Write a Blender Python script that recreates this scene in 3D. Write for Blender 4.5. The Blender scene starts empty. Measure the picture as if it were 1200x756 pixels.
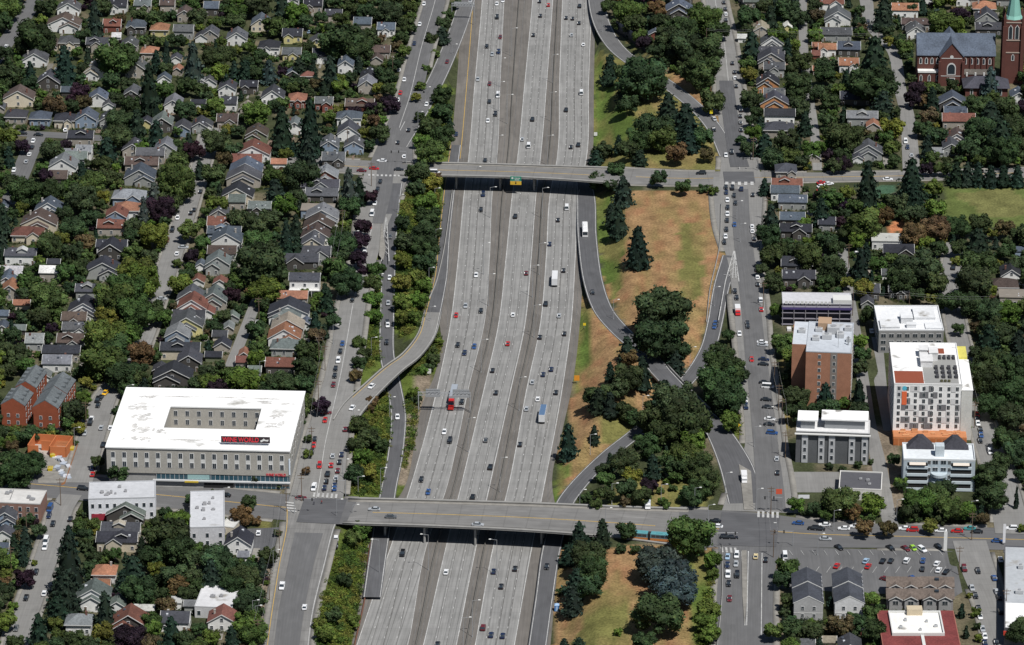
import bpy, math, random
import numpy as np
from mathutils import Vector, Matrix
R = math.radians
random.seed(7); rng = np.random.default_rng(7)
SC = bpy.context.scene; COL = SC.collection
# ------------------------------------------------------------ camera
TH = R(22.0); F = 5290.0; DIST = 1949.0
CAM = np.array([0.0, -DIST*math.cos(TH), DIST*math.sin(TH)])
FW = np.array([0, math.cos(TH), -math.sin(TH)]); UP = np.array([0, math.sin(TH), math.cos(TH)])
def at(px, py, z=0.0):
    """point of height z seen at pixel (px,py) of the 1200x756 photograph"""
    d = FW + np.array([1, 0, 0])*(px-600)/F - UP*(py-378)/F
    t = (z-CAM[2])/d[2]
    return CAM + d*t
def pix(p):
    v = np.array(p, float)-CAM; zc = v@FW
    return 600+F*v[0]/zc, 378-F*(v@UP)/zc
def scl(py, z=0.0):
    p = at(600, py, z)-CAM
    return F/(p@FW)
cd = bpy.data.cameras.new('camera'); cam = bpy.data.objects.new('camera', cd); COL.objects.link(cam)
cam.location = CAM; cam.rotation_euler = (math.pi/2-TH, 0, 0)
cd.lens = 36*F/1200; cd.clip_start = 5; cd.clip_end = 20000
SC.camera = cam
# ------------------------------------------------------------ light
AZ, EL = R(35), R(60)      # sun: azimuth from -Y towards +X
sd = Vector((math.sin(AZ)*math.cos(EL), -math.cos(AZ)*math.cos(EL), math.sin(EL)))
w = bpy.data.worlds.new('World'); SC.world = w; w.use_nodes = True
nt = w.node_tree; bg = nt.nodes['Background']; sky = nt.nodes.new('ShaderNodeTexSky')
sky.sky_type = 'NISHITA'; sky.sun_disc = False; sky.sun_elevation = EL
sky.sun_rotation = math.atan2(sd.x, sd.y); sky.air_density = 1.0; sky.dust_density = 0.6
nt.links.new(sky.outputs[0], bg.inputs[0]); bg.inputs[1].default_value = 0.05
ld = bpy.data.lights.new('sun', 'SUN'); lo = bpy.data.objects.new('sun', ld); COL.objects.link(lo)
ld.energy = 4.9; ld.angle = R(0.5); ld.color = (1.0, 0.972, 0.93)
lo.rotation_euler = (-sd).to_track_quat('-Z', 'Y').to_euler()
SC.view_settings.view_transform = 'Standard'; SC.view_settings.look = 'None'
SC.view_settings.exposure = 0.0; SC.view_settings.gamma = 1
# ------------------------------------------------------------ materials
def mat(name, base=(.5,.5,.5), rough=.8, obj=False, noise=0.0, nscale=1.0, spec=.3, metal=0.0, spots=None, attr=None, bump=0):
    m = bpy.data.materials.new(name); m.use_nodes = True
    t = m.node_tree; n = t.nodes; L = t.links; p = n['Principled BSDF']
    p.inputs['Roughness'].default_value = rough; p.inputs['Specular IOR Level'].default_value = spec
    p.inputs['Metallic'].default_value = metal
    if obj:
        oi = n.new('ShaderNodeObjectInfo'); src = oi.outputs['Color']
    else:
        rgb = n.new('ShaderNodeRGB'); rgb.outputs[0].default_value = (*base, 1); src = rgb.outputs[0]
    def mul(a, b):
        x = n.new('ShaderNodeMix'); x.data_type = 'RGBA'; x.blend_type = 'MULTIPLY'; x.inputs[0].default_value = 1
        L.new(a, x.inputs[6]); L.new(b, x.inputs[7]); return x.outputs[2]
    if attr:
        a = n.new('ShaderNodeAttribute'); a.attribute_name = attr; src = mul(src, a.outputs['Color'])
    g = n.new('ShaderNodeNewGeometry')
    if noise:
        for k, (s, amp) in enumerate(((nscale, noise), (nscale*.13, noise*.8))):
            nz = n.new('ShaderNodeTexNoise'); nz.inputs['Scale'].default_value = s; nz.inputs['Detail'].default_value = 4
            L.new(g.outputs['Position'], nz.inputs['Vector'])
            mr = n.new('ShaderNodeMapRange'); mr.inputs[1].default_value = .25; mr.inputs[2].default_value = .75
            mr.inputs[3].default_value = 1-amp; mr.inputs[4].default_value = 1+amp
            L.new(nz.outputs[0], mr.inputs[0]); src = mul(src, mr.outputs[0])
    if spots:   # (colour, scale, threshold) worn or stained spots of their own colour
        c, s, th = spots
        nz = n.new('ShaderNodeTexNoise'); nz.inputs['Scale'].default_value = s; nz.inputs['Detail'].default_value = 6
        L.new(g.outputs['Position'], nz.inputs['Vector'])
        mr = n.new('ShaderNodeMapRange'); mr.inputs[1].default_value = th; mr.inputs[2].default_value = th+.08
        L.new(nz.outputs[0], mr.inputs[0])
        x = n.new('ShaderNodeMix'); x.data_type = 'RGBA'; L.new(mr.outputs[0], x.inputs[0]); L.new(src, x.inputs[6])
        x.inputs[7].default_value = (*c, 1); src = x.outputs[2]
    L.new(src, p.inputs['Base Color'])
    m['n'] = name
    return m
M = {}
M['wall'] = mat('painted_siding', obj=True, noise=.12, nscale=1.5)
M['roof'] = mat('asphalt_shingle', obj=True, noise=.30, nscale=1.3, rough=.9)
M['flat'] = mat('membrane_roof', obj=True, noise=.10, nscale=.6, rough=.8, spots=((.28,.27,.25), .11, .63))
M['trim'] = mat('white_trim', (.60,.60,.58), .6)
M['frame'] = mat('window_frame', (.6,.6,.6), .5)
M['glass'] = mat('window_glass', (.03,.04,.05), .08, spec=.8)
M['glassb'] = mat('storefront_glass', (.03,.08,.11), .1, spec=.8)
M['brick'] = mat('red_brick', obj=True, noise=.14, nscale=3)
M['conc'] = mat('concrete', (.27,.266,.255), .85, noise=.12, nscale=.5)
M['dconc'] = mat('underdeck_shade_concrete', (.055,.055,.055), .9, noise=.2, nscale=.5)  # concrete coloured near black: shade under the bridge decks painted in
M['paint'] = mat('car_paint', obj=True, rough=.25, spec=.6)
M['any'] = mat('plain_surface', obj=True, rough=.65, noise=.05, nscale=2)
M['rub'] = mat('rubber', (.02,.02,.02), .8)
M['metal'] = mat('galvanised_metal', (.36,.37,.38), .5, metal=.3)
M['wood'] = mat('weathered_wood', (.14,.10,.07), .85, noise=.15)
M['bark'] = mat('bark', (.09,.065,.045), .9)
M['white'] = mat('road_paint_white', (.42,.42,.41), .6, noise=.3, nscale=1.5)
M['yellow'] = mat('road_paint_yellow', (.45,.30,.08), .6, noise=.18, nscale=1.5)
M['lamp'] = mat('lamp_lens', (.75,.75,.72), .3)
fm = M['leaf'] = mat('foliage', obj=True, noise=.18, nscale=.35, rough=.75, spec=.15, attr='tint')
def road_mat(name, base, joint=0.0, lanes=0, amp=.1, patch=.0):
    """paving with uv = metres across / along; worn wheel tracks, slab joints, patches"""
    m = bpy.data.materials.new(name); m.use_nodes = True
    t = m.node_tree; n = t.nodes; L = t.links; p = n['Principled BSDF']
    p.inputs['Roughness'].default_value = .85; p.inputs['Specular IOR Level'].default_value = .25
    uv = n.new('ShaderNodeUVMap'); sep = n.new('ShaderNodeSeparateXYZ'); L.new(uv.outputs[0], sep.inputs[0])
    val = None
    def math_(op, a, b=None):
        x = n.new('ShaderNodeMath'); x.operation = op
        for i, v in enumerate((a, b)):
            if v is None: continue
            if isinstance(v, (int, float)): x.inputs[i].default_value = v
            else: L.new(v, x.inputs[i])
        return x.outputs[0]
    def noise(scale_u, scale_v, det=4, lo=.3, hi=.7, o0=1, o1=1):
        c = n.new('ShaderNodeCombineXYZ'); L.new(math_('MULTIPLY', sep.outputs[0], scale_u), c.inputs[0]); L.new(math_('MULTIPLY', sep.outputs[1], scale_v), c.inputs[1])
        z = n.new('ShaderNodeTexNoise'); z.inputs['Scale'].default_value = 1; z.inputs['Detail'].default_value = det; L.new(c.outputs[0], z.inputs[0])
        r = n.new('ShaderNodeMapRange'); r.inputs[1].default_value = lo; r.inputs[2].default_value = hi; r.inputs[3].default_value = o0; r.inputs[4].default_value = o1
        L.new(z.outputs[0], r.inputs[0]); return r.outputs[0]
    val = noise(1.6, .03, o0=1-amp, o1=1+amp)                     # streaks along the lane
    val = math_('MULTIPLY', val, noise(.25, .12, o0=1-amp*.8, o1=1+amp*.8))
    if lanes:
        fr = math_('FRACT', math_('DIVIDE', sep.outputs[0], lanes))
        d = math_('ABSOLUTE', math_('SUBTRACT', fr, .5))             # 0 mid lane
        d = math_('ABSOLUTE', math_('SUBTRACT', d, .0))
        r = n.new('ShaderNodeMapRange'); r.inputs[1].default_value = .0; r.inputs[2].default_value = .2; r.inputs[3].default_value = .90; r.inputs[4].default_value = 1.0
        L.new(d, r.inputs[0]); val = math_('MULTIPLY', val, r.outputs[0])
        r = n.new('ShaderNodeMapRange'); r.inputs[1].default_value = .440; r.inputs[2].default_value = .465; r.inputs[3].default_value = 1; r.inputs[4].default_value = .66
        L.new(d, r.inputs[0]); val = math_('MULTIPLY', val, r.outputs[0])
    if joint:
        fr = math_('FRACT', math_('DIVIDE', sep.outputs[1], joint))
        r = n.new('ShaderNodeMapRange'); r.inputs[1].default_value = .94; r.inputs[2].default_value = .97; r.inputs[3].default_value = 1; r.inputs[4].default_value = .84
        L.new(fr, r.inputs[0]); val = math_('MULTIPLY', val, r.outputs[0])
    if patch:
        val = math_('MULTIPLY', val, noise(.08, .035, 1, .60, .62, 1, 1-patch))
        val = math_('MULTIPLY', val, noise(.06, .02, 1, .38, .40, 1+patch, 1))
    x = n.new('ShaderNodeMix'); x.data_type = 'RGBA'; x.blend_type = 'MULTIPLY'; x.inputs[0].default_value = 1
    x.inputs[6].default_value = (*base, 1); L.new(val, x.inputs[7]); L.new(x.outputs[2], p.inputs['Base Color'])
    return m
M['fw'] = road_mat('freeway_concrete', (.232,.230,.223), joint=4.6, lanes=3.65, amp=.14, patch=.10)
M['fwb'] = road_mat('freeway_shoulder', (.138,.128,.117), amp=.12, patch=.12)
M['asph'] = road_mat('street_asphalt', (.118,.118,.120), amp=.10, patch=.10)
M['asphd'] = road_mat('dark_asphalt', (.092,.093,.098), amp=.12, patch=.10)
M['asphc'] = road_mat('street_concrete', (.195,.192,.185), joint=5, amp=.08, patch=.10)
M['deckc'] = road_mat('deck_concrete', (.170,.167,.162), joint=9, amp=.15, patch=.10)
M['walk'] = mat('sidewalk_concrete', (.22,.21,.19), .9, noise=.2, nscale=.4)
# ------------------------------------------------------------ mesh builder
class MB:
    def __init__(s): s.v = []; s.f = []; s.m = []
    def add(s, vs, fs, m=0, T=None):
        b = len(s.v)
        s.v += [tuple(T(v)) if T else tuple(v) for v in vs]; s.f += [tuple(b+i for i in f) for f in fs]; s.m += [m]*len(fs); return s
    def box(s, x0, x1, y0, y1, z0, z1, m=0, T=None):
        vs = [(x,y,z) for z in (z0,z1) for y in (y0,y1) for x in (x0,x1)]
        return s.add(vs, [(0,2,3,1),(4,5,7,6),(0,1,5,4),(2,6,7,3),(0,4,6,2),(1,3,7,5)], m, T)
    def frustum(s, b, z0, t, z1, m=0, T=None):     # b,t = x0,x1,y0,y1
        vs = [(x,y,z0) for y in b[2:] for x in b[:2]]+[(x,y,z1) for y in t[2:] for x in t[:2]]
        return s.add(vs, [(0,2,3,1),(4,5,7,6),(0,1,5,4),(2,6,7,3),(0,4,6,2),(1,3,7,5)], m, T)
    def prism(s, pts, z0, z1, m=0, T=None):         # pts (x,y) polygon, extruded in z
        n = len(pts); vs = [(x,y,z0) for x,y in pts]+[(x,y,z1) for x,y in pts]
        return s.add(vs, [tuple(range(n-1,-1,-1)), tuple(range(n,2*n))]+[(i,(i+1)%n,n+(i+1)%n,n+i) for i in range(n)], m, T)
    def exy(s, pts, y0, y1, m=0, T=None):           # pts (x,z) polygon, extruded along y
        n = len(pts); vs = [(x,y0,z) for x,z in pts]+[(x,y1,z) for x,z in pts]
        return s.add(vs, [tuple(range(n)), tuple(range(2*n-1,n-1,-1))]+[(i,n+i,n+(i+1)%n,(i+1)%n) for i in range(n)], m, T)
    def cyl(s, p, q, r0, r1=None, n=8, m=0, T=None):
        r1 = r0 if r1 is None else r1
        p, q = Vector(p), Vector(q); d = (q-p).normalized(); a = d.orthogonal().normalized(); c = d.cross(a)
        vs = [tuple(o+(a*math.cos(t)+c*math.sin(t))*r) for o, r in ((p,r0),(q,r1)) for t in [2*math.pi*i/n for i in range(n)]]
        return s.add(vs, [tuple(range(n-1,-1,-1)), tuple(range(n,2*n))]+[(i,(i+1)%n,n+(i+1)%n,n+i) for i in range(n)], m, T)
    def mesh(s, name, mats):
        me = bpy.data.meshes.new(name); me.from_pydata(s.v, [], s.f)
        for k in (mats if isinstance(mats, (list, tuple)) else [mats]): me.materials.append(M[k])
        if any(s.m): me.polygons.foreach_set('material_index', s.m)
        return me
    def build(s, name, mats, parent=None, color=None):
        return link(name, s.mesh(name, mats), parent, color)
def link(name, data, parent=None, color=None, loc=None):
    o = bpy.data.objects.new(name, data); COL.objects.link(o)
    if parent is not None: o.parent = parent
    if color is not None: o.color = (*color[:3], 1)
    if loc is not None: o.location = loc
    return o
def empty(name, loc, rz=0.0):
    o = bpy.data.objects.new(name, None); COL.objects.link(o); o.location = loc; o.rotation_euler = (0,0,rz); o.empty_display_size = .5
    return o
def tag(o, label, cat, group=None):
    o['label'] = label; o['category'] = cat
    if group: o['group'] = group
    return o
PEND = []      # things waiting for a label: (object, attribute words, px, py, category, group, place or None)
def later(o, attrs, px, py, cat, group, place=None): PEND.append((o, attrs, px, py, cat, group, place)); return o
def mesh_np(name, V, Q, mats, tint=None, uv=None, midx=None):
    me = bpy.data.meshes.new(name); V = np.asarray(V, np.float32); Q = np.asarray(Q, np.int32); n = len(Q)
    me.vertices.add(len(V)); me.vertices.foreach_set('co', V.ravel())
    me.loops.add(n*4); me.loops.foreach_set('vertex_index', Q.ravel())
    me.polygons.add(n); me.polygons.foreach_set('loop_start', np.arange(0, 4*n, 4, dtype=np.int32))
    if midx is not None: me.polygons.foreach_set('material_index', np.asarray(midx, np.int32))
    me.update(calc_edges=True)
    for k in (mats if isinstance(mats, (list, tuple)) else [mats]): me.materials.append(M[k])
    if tint is not None:
        a = me.attributes.new('tint', 'FLOAT_COLOR', 'FACE'); t = np.ones((n,4), np.float32); t[:,:3] = tint
        a.data.foreach_set('color', t.ravel())
    if uv is not None:
        l = me.uv_layers.new(name='UVMap'); l.data.foreach_set('uv', np.asarray(uv, np.float32)[Q.ravel()].ravel())
    return me
def structure(o, kind='structure'): o['kind'] = kind; return o
# ------------------------------------------------------------ roads
FZ = -8.2
def smooth(P, step=5.0):
    """Catmull-Rom through rows of P (k columns), resampled about every step metres of the first two columns"""
    P = np.asarray(P, float); out = []
    E = np.vstack([2*P[0]-P[1], P, 2*P[-1]-P[-2]])
    for i in range(1, len(E)-2):
        n = max(1, int(np.linalg.norm(E[i+1,:2]-E[i,:2])/step))
        for k in range(n):
            t = k/n; a,b,c,d = E[i-1],E[i],E[i+1],E[i+2]
            # centripetal-ish damping keeps it tame
            m1 = (c-a)*.5; m2 = (d-b)*.5; L = np.linalg.norm(c[:2]-b[:2])
            for m in (m1, m2):
                l = np.linalg.norm(m[:2]);
                if l > L > 0: m *= L/l
            out.append((2*t**3-3*t**2+1)*b+(t**3-2*t**2+t)*m1+(-2*t**3+3*t**2)*c+(t**3-t**2)*m2)
    out.append(P[-1]); return np.array(out)
ROADS = []; RZ = [0.0]
def frames(C):
    T = np.gradient(C[:,:2], axis=0); T /= np.linalg.norm(T, axis=1)[:,None]
    return T, np.stack([T[:,1], -T[:,0]], 1)       # tangent, right-hand normal
def strip(C, o0, o1, dz=0.0):
    """verts, quads, uv of a strip between offsets o0..o1 (scalars or arrays) of centre line C (x,y,z,...)"""
    T, N = frames(C); n = len(C)
    a = C[:,:2]+N*np.reshape(np.broadcast_to(o0, n), (n,1)); b = C[:,:2]+N*np.reshape(np.broadcast_to(o1, n), (n,1))
    z = C[:,2]+dz; V = np.empty((2*n,3)); V[0::2] = np.c_[a, z]; V[1::2] = np.c_[b, z]
    i = np.arange(n-1)*2; Q = np.stack([i, i+1, i+3, i+2], 1)
    s = np.r_[0, np.cumsum(np.linalg.norm(np.diff(C[:,:2], axis=0), axis=1))]
    uv = np.empty((2*n,2)); uv[0::2] = np.c_[np.broadcast_to(o0, n), s]; uv[1::2] = np.c_[np.broadcast_to(o1, n), s]
    return V, Q, uv
def cat_(parts):
    V, Q, U, b = [], [], [], 0
    for v, q, u in parts:
        V.append(v); Q.append(q+b); U.append(u); b += len(v)
    return np.vstack(V), np.vstack(Q), np.vstack(U)
def slab(V, Q, U, th):
    """closed slab under a strip"""
    n = len(V)//2; B = V.copy(); B[:,2] -= th; VV = np.vstack([V, B]); m = len(V)
    i = np.arange(n-1)*2
    QQ = [Q, Q[:,::-1]+m, np.stack([i, i+2, i+2+m, i+m], 1), np.stack([i+1, i+1+m, i+3+m, i+3], 1), np.array([[0, m, m+1, 1], [m-2, m-1, 2*m-1, 2*m-2]])]
    return VV, np.vstack(QQ), np.vstack([U, U])
def road(name, pts, m='asph', bridge=False, phrase='', walk=0, center=None, edge=None, pier=(), burn=True, wm=3.0):
    C = smooth([(*at(x,y,z)[:2], z, w_) for x,y,z,w_ in pts])
    RZ[0] += .006; C[:,2] += RZ[0]
    r = dict(name=name, C=C, m=m, bridge=bridge, phrase=phrase, walk=walk, center=center, edge=edge, burn=burn, wm=wm)
    ROADS.append(r); return r
W_ = 'the left frontage road'; E_ = 'the right frontage road'
def off(pts): return [(*at(x,y,z)[:2], z, w) for x,y,z,w in pts]
B50 = road('bridge50', [(470,198.5,0,17),(560,200,0,16.5),(640,202.5,0,16.5),(722,206.5,0,20)], 'deckc', True, 'the upper overpass', center='y')
B45 = road('bridge45', [(405,599.5,0,23),(500,602,0,23.5),(620,606.5,0,25),(720,612.5,0,28),(800,618.5,0,34)], 'deckc', True, 'the lower overpass', center='y')
BR = road('rampbridge', [(507.6,366,-6.6,7),(500,393,-4.6,7.2),(482,417,-2,7.5),(461,433,-.3,8),(438,454,0,8.5),(417,475,0,9.5),(404,494,0,9)], 'asphc', True, 'the curved ramp bridge', edge='y')
NB = road('rampover', [(770,431,-.1,9),(785,447,0,9),(803,466,0,9),(820,482,0,9)], 'asphd', True, 'the right ramp bridge', edge='w')
ST = []
ST.append(road('exit_ramp', [(534,170,FZ,5.5),(526.5,224,FZ,5.5),(520.5,280,FZ,5.5),(517,322,FZ+.1,6),(512,347,FZ+.7,6.6),(507.6,366,-6.65,7)], 'asphd', phrase='the collector lane left of the freeway', edge='y'))
ST.append(road('street', [(-60,552,0,20),(0,563,0,21),(60,569,0,23),(200,581,0,23),(330,594,0,24),(412,600.0,0,24)], 'asph', phrase='the cross street left of the lower overpass', walk=2.5, center='y'))
ST.append(road('street', [(795,618.6,0,36),(880,621,0,33),(960,626,0,25),(1080,629,0,21),(1260,634,0,20)], 'asph', phrase='the cross street right of the lower overpass', walk=2.5, center='y'))
ST.append(road('street', [(340,184,0,14),(378,192,0,16),(430,196,0,18),(474,199,0,20)], 'deckc', phrase='the cross street left of the upper overpass', walk=2, center='y'))
ST.append(road('street', [(718,206,0,22),(800,209,0,19),(880,208,0,16),(960,207.5,0,12),(1110,205,0,11),(1260,200,0,11)], 'deckc', phrase='the cross street right of the upper overpass', walk=2, center='y'))
# left frontage
ST.append(road('frontage_road', [(516,-40,0,12),(510,0,0,11),(494,55,0,11),(481,110,0,12),(468,150,0,13),(460,185,0,19),(455,205,0,22)], 'asph', phrase=W_+' above upper overpass', walk=2.2, center='w'))
ST.append(road('frontage_road', [(455,198,0,22),(447,225,0,19),(437,262,0,14),(428,300,0,11),(415,350,0,11),(408,390,0,12),(399,440,0,13),(390,480,0,15),(381,520,0,18),(375,560,0,20),(368,598,0,22)], 'asphc', phrase=W_+' between the overpasses', walk=2.5, center='w'))
ST.append(road('frontage_road', [(368,598,0,22),(363,620,0,19),(354,660,0,18),(342,720,0,16),(332,800,0,16)], 'deckc', phrase=W_+' below lower overpass', walk=2.5, edge='y'))
ST.append(road('entry_ramp', [(462,215,0,8),(458,250,0,7.5),(455.5,290,-1.0,7),(455,325,-2.5,6.6),(453.5,375,-5,6.6),(453.5,415,-6.6,6.6),(461,450,-7,6.6),(467,488,-7,6.6),(463,535,-7,6.6),(456,570,-7,6.6),(449,610,-7,7),(443,650,-7,7),(436,700,-7,7)], 'asphd', phrase='the left entry ramp', edge='w'))
ST.append(road('exit_ramp', [(560,-60,FZ,9),(547,0,-6,9),(538,30,-5,9),(520,75,-3,9),(502,112,-1,9),(483,145,0,9),(468,172,0,8)], 'asph', phrase='the top-left exit ramp', edge='w'))
# right side
ST.append(road('frontage_road', [(832,-60,0,9),(838,0,0,10),(848,45,0,10),(853,90,0,12),(859,140,0,14),(866,190,0,17),(868,208,0,20)], 'asphc', phrase=E_+' above upper overpass', walk=2.5, center='w'))
ST.append(road('frontage_road', [(866,208,0,24),(865,225,0,23),(866,265,0,20),(872,310,0,14),(878,360,0,14),(883,410,0,13),(889,460,0,14),(895,520,0,15),(892,560,0,22),(888,600,0,28)], 'asphc', phrase=E_+' between the overpasses', walk=2.5, center='w'))
ST.append(road('frontage_road', [(880,630,0,26),(876,660,0,22),(873,700,0,21),(872,760,0,21),(871,820,0,21)], 'asph', phrase=E_+' below lower overpass', walk=2.5))
ST.append(road('exit_ramp', [(697,-60,FZ,9),(699,0,-6.5,9),(706,30,-5,9),(722,56,-3,9),(748,77,-1.5,9),(785,101,-.5,8.5),(820,130,0,8),(840,155,0,8),(853,184,0,8)], 'asph', phrase='the top-right exit ramp', edge='w'))
ST.append(road('exit_ramp', [(683,205,FZ,7),(687,235,FZ,9),(688,275,-6.6,9),(694,325,-5.5,9),(706,362,-4,9),(726,387,-2.2,9),(756,414,-.6,9),(773,434,-.1,9)], 'asphd', phrase='the right exit ramp', edge='w'))
ST.append(road('exit_ramp', [(817,480,0,9),(835,497,0,10),(850,520,0,12),(864,550,0,14),(874,590,0,14)], 'asphd', phrase='the right exit ramp below the trees', edge='w'))
ST.append(road('entry_ramp', [(858,300,0,9),(846,335,-.5,7.5),(838,378,-2,7),(830,408,-3.4,7),(815,434,-4.8,7),(800,452,-5.6,7),(775,482,-6,7),(745,508,-6.4,7),(718,529,-6.7,7),(694,551,-7,7),(674,573,-7,7.4),(661,592,-7,7.4),(653,618,-7,7.4),(645,650,-7,7.4),(638,700,-7,7),(628,770,-7,7)], 'asphd', phrase='the right entry ramp', edge='w'))
# side streets
ST.append(road('side_street', [(56,-40,0,9),(41,0,0,9),(14,40,0,9),(-10,75,0,9)], 'asph', phrase='the top-left corner street'))
ST.append(road('side_street', [(15,156,0,8),(70,159,0,8),(128,163,0,8)], 'asph', phrase='the far-left cross street'))
ST.append(road('side_street', [(44,158,0,9),(34,180,0,9),(24,205,0,9),(10,240,0,8)], 'asph', phrase='the far-left side street'))
ST.append(road('side_street', [(247,150,0,8),(238,185,0,8),(226,225,0,8),(213,265,0,9),(196,315,0,9),(182,350,0,9),(168,395,0,9),(146,440,0,9),(126,462,0,9),(116,485,0,10),(105,520,0,10.5),(92,566,0,11)], 'asphc', phrase='the tree-lined left side street', walk=1.6))
ST.append(road('alley', [(318,320,0,4.5),(302,350,0,5),(290,380,0,5),(270,430,0,5)], 'asphc', phrase='the alley above the white courtyard building', burn=True))
ST.append(road('alley', [(305,668-520,0,4),(295,345-180,0,4),(290,385-205,0,4)], 'asphc', phrase='the upper left alley'))
ST.append(road('side_street', [(83,580,0,9),(73,596,0,9),(62,630,0,9),(50,666,0,9),(34,710,0,9),(15,765,0,9)], 'asphc', phrase='the bottom-left side street', walk=1.8))
ST.append(road('side_street', [(1008,-40,0,7),(1015,0,0,7),(1022,33,0,6),(1047,62,0,6),(1055,105,0,6),(1063,135,0,7),(1067,180,0,8),(1068,206,0,8)], 'asphc', phrase='the side street left of the church'))
ST.append(road('alley', [(940,-20,0,4.5),(942,60,0,4.5),(948,110,0,4.5),(955,160,0,4.5),(958,200,0,4.5)], 'asphc', phrase='the upper right alley'))
ST.append(road('alley', [(985,290,0,6),(990,320,0,5),(996,350,0,4.5),(1004,400,0,5),(1012,450,0,5),(1019,495,0,5),(1030,545,0,6),(1040,600,0,6),(1046,622,0,6)], 'asphc', phrase='the alley beside the brick tower'))
ST.append(road('side_street', [(1119,285,0,8),(1114,330,0,8),(1122,390,0,8),(1140,450,0,8),(1152,500,0,10),(1172,560,0,12),(1182,600,0,13),(1186,626,0,13)], 'asphc', phrase='the street right of the coloured tower', walk=1.5))
ST.append(road('side_street', [(1136,634,0,13),(1147,670,0,13),(1163,712,0,12),(1178,770,0,12)], 'asphc', phrase='the bottom-right side street', walk=1.8, center=None))
# freeway cross-section: rows of (py, edge x) in photo pixels, all at FZ
def hedge_(rows, ys):
    y, x = np.array(rows, float).T; t = np.interp
    m = np.gradient(x, y); out = []
    for q in ys:
        i = min(max(np.searchsorted(y, q)-1, 0), len(y)-2); h = y[i+1]-y[i]; s = (q-y[i])/h
        out.append((2*s**3-3*s**2+1)*x[i]+(s**3-2*s**2+s)*h*m[i]+(-2*s**3+3*s**2)*x[i+1]+(s**3-s**2)*h*m[i+1])
    return np.array(out)
YS = np.arange(-90, 850, 6.0)
EDGE = {
 'o0': [(-90,548),(0,541),(60,538),(190,526),(224,521.5),(300,511),(345,504),(385,516),(440,509),(470,496),(520,486),(575,472),(612,445),(640,431),(690,424),(756,412),(850,395)],
 'a0': [(-90,571),(0,565),(95,556.5),(190,548.4),(224,544),(300,537),(380,527.5),(456,512),(520,495.5),(570,481),(640,458),(700,437),(756,418),(850,386)],
 'a1': [(-90,596),(0,591),(95,586.5),(190,582),(224,577.5),(300,574),(380,567.5),(456,549),(520,536),(570,524),(640,500),(756,478),(850,450)],
 'b0': [(-90,632),(0,624),(95,615),(190,605.7),(224,600.8),(300,593),(380,584),(456,567),(570,540),(640,522.7),(756,496),(850,472)],
 'b1': [(-90,653),(0,648),(95,641),(190,633),(224,628.8),(300,623),(380,615.5),(456,599),(570,574),(640,558.4),(756,535),(850,514)],
 'c0': [(-90,663),(0,659),(95,655.5),(190,652),(224,645),(300,640),(380,633),(456,617),(570,595.6),(640,578),(756,556.7),(850,538)],
 'c1': [(-90,697),(0,693.6),(95,690),(190,686.6),(224,678.8),(300,674.5),(380,669.5),(456,659),(570,637.8),(640,623.8),(756,603),(850,586)],
 'o1': [(-90,700),(0,698),(95,696),(190,694),(224,690),(300,684),(380,679.5),(455,670),(505,659),(568,647),(600,652),(641,655),(700,650),(756,645),(850,633)]}
EX = {k: hedge_(v, YS) for k, v in EDGE.items()}
def edge_world(k, z=FZ): return np.array([at(x, y, z) for x, y in zip(EX[k], YS)])
def sheet(k0, k1, dz, f0=0.0, f1=1.0):
    A, B = edge_world(k0), edge_world(k1)
    P, Qq = A+(B-A)*f0, A+(B-A)*f1
    n = len(P); V = np.empty((2*n,3)); V[0::2] = P; V[1::2] = Qq; V[:,2] += dz
    i = np.arange(n-1)*2; Q = np.stack([i, i+1, i+3, i+2], 1)
    s = np.abs(P[:,1]-P[0,1]); wd = np.linalg.norm(Qq-P, axis=1)
    uv = np.empty((2*n,2)); uv[0::2] = np.c_[np.zeros(n), s]; uv[1::2] = np.c_[wd, s]
    return V, Q, uv
def line_on(k0, k1, f, wd, dz, y0=-90, y1=850, off=0.0, dash=None):
    """a painted line at fraction f between two freeway edges"""
    A, B = edge_world(k0), edge_world(k1); P = A+(B-A)*f; P[:,2] += dz; P[:,0] += off
    m = (YS >= y0) & (YS <= y1); P = P[m]
    if dash is None: return [strip(P, -wd/2, wd/2)]
    s = np.r_[0, np.cumsum(np.linalg.norm(np.diff(P[:,:2], axis=0), axis=1))]; out = []
    for a in np.arange(0, s[-1]-dash[0], dash[1]):
        q = np.array([[np.interp(t, s, P[:,j]) for j in range(3)] for t in (a, a+dash[0])]); out.append(strip(q, -wd/2, wd/2))
    return out
V,Q,U = sheet('o0','o1', 0.0); structure(link('freeway_shoulder', mesh_np('freeway_shoulder', V,Q,'fwb',uv=U)))
for k in 'abc':
    V,Q,U = sheet(k+'0',k+'1', .012); structure(link('freeway_lanes', mesh_np('freeway_lanes', V,Q,'fw',uv=U)))
L_ = []
for k, ns in (('a',4),('b',3),('c',4)):
    for i in range(1, ns): L_ += line_on(k+'0',k+'1', i/ns, .24, .022, dash=(1.5, 8.5))
    for f, o in ((0, .1),(1, -.1)): L_ += line_on(k+'0',k+'1', f, .32 if (k,f)!=('a',1) else .2, .024, off=o)
SEAM = []
for k, f, w__ in (('a',.5,.42),('a',.26,.2),('a',.75,.25),('c',.5,.40),('c',.74,.32),('c',.25,.2),('b',.34,.2),('b',.66,.2)): SEAM += line_on(k+'0',k+'1', f, w__, .018, off=.35)
for k0,k1,f in (('a1','b0',.3),('a1','b0',.72),('b1','c0',.25),('b1','c0',.74),('o0','a0',.75),('c1','o1',.5)): SEAM += line_on(k0,k1, f, .3, .018)
V,Q,U = cat_(SEAM); M['seam'] = mat('tar_seam', (.128,.125,.12), .8, noise=.3, nscale=.8); structure(link('pavement_seam', mesh_np('pavement_seam', V,Q,'seam',uv=U)))
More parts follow.
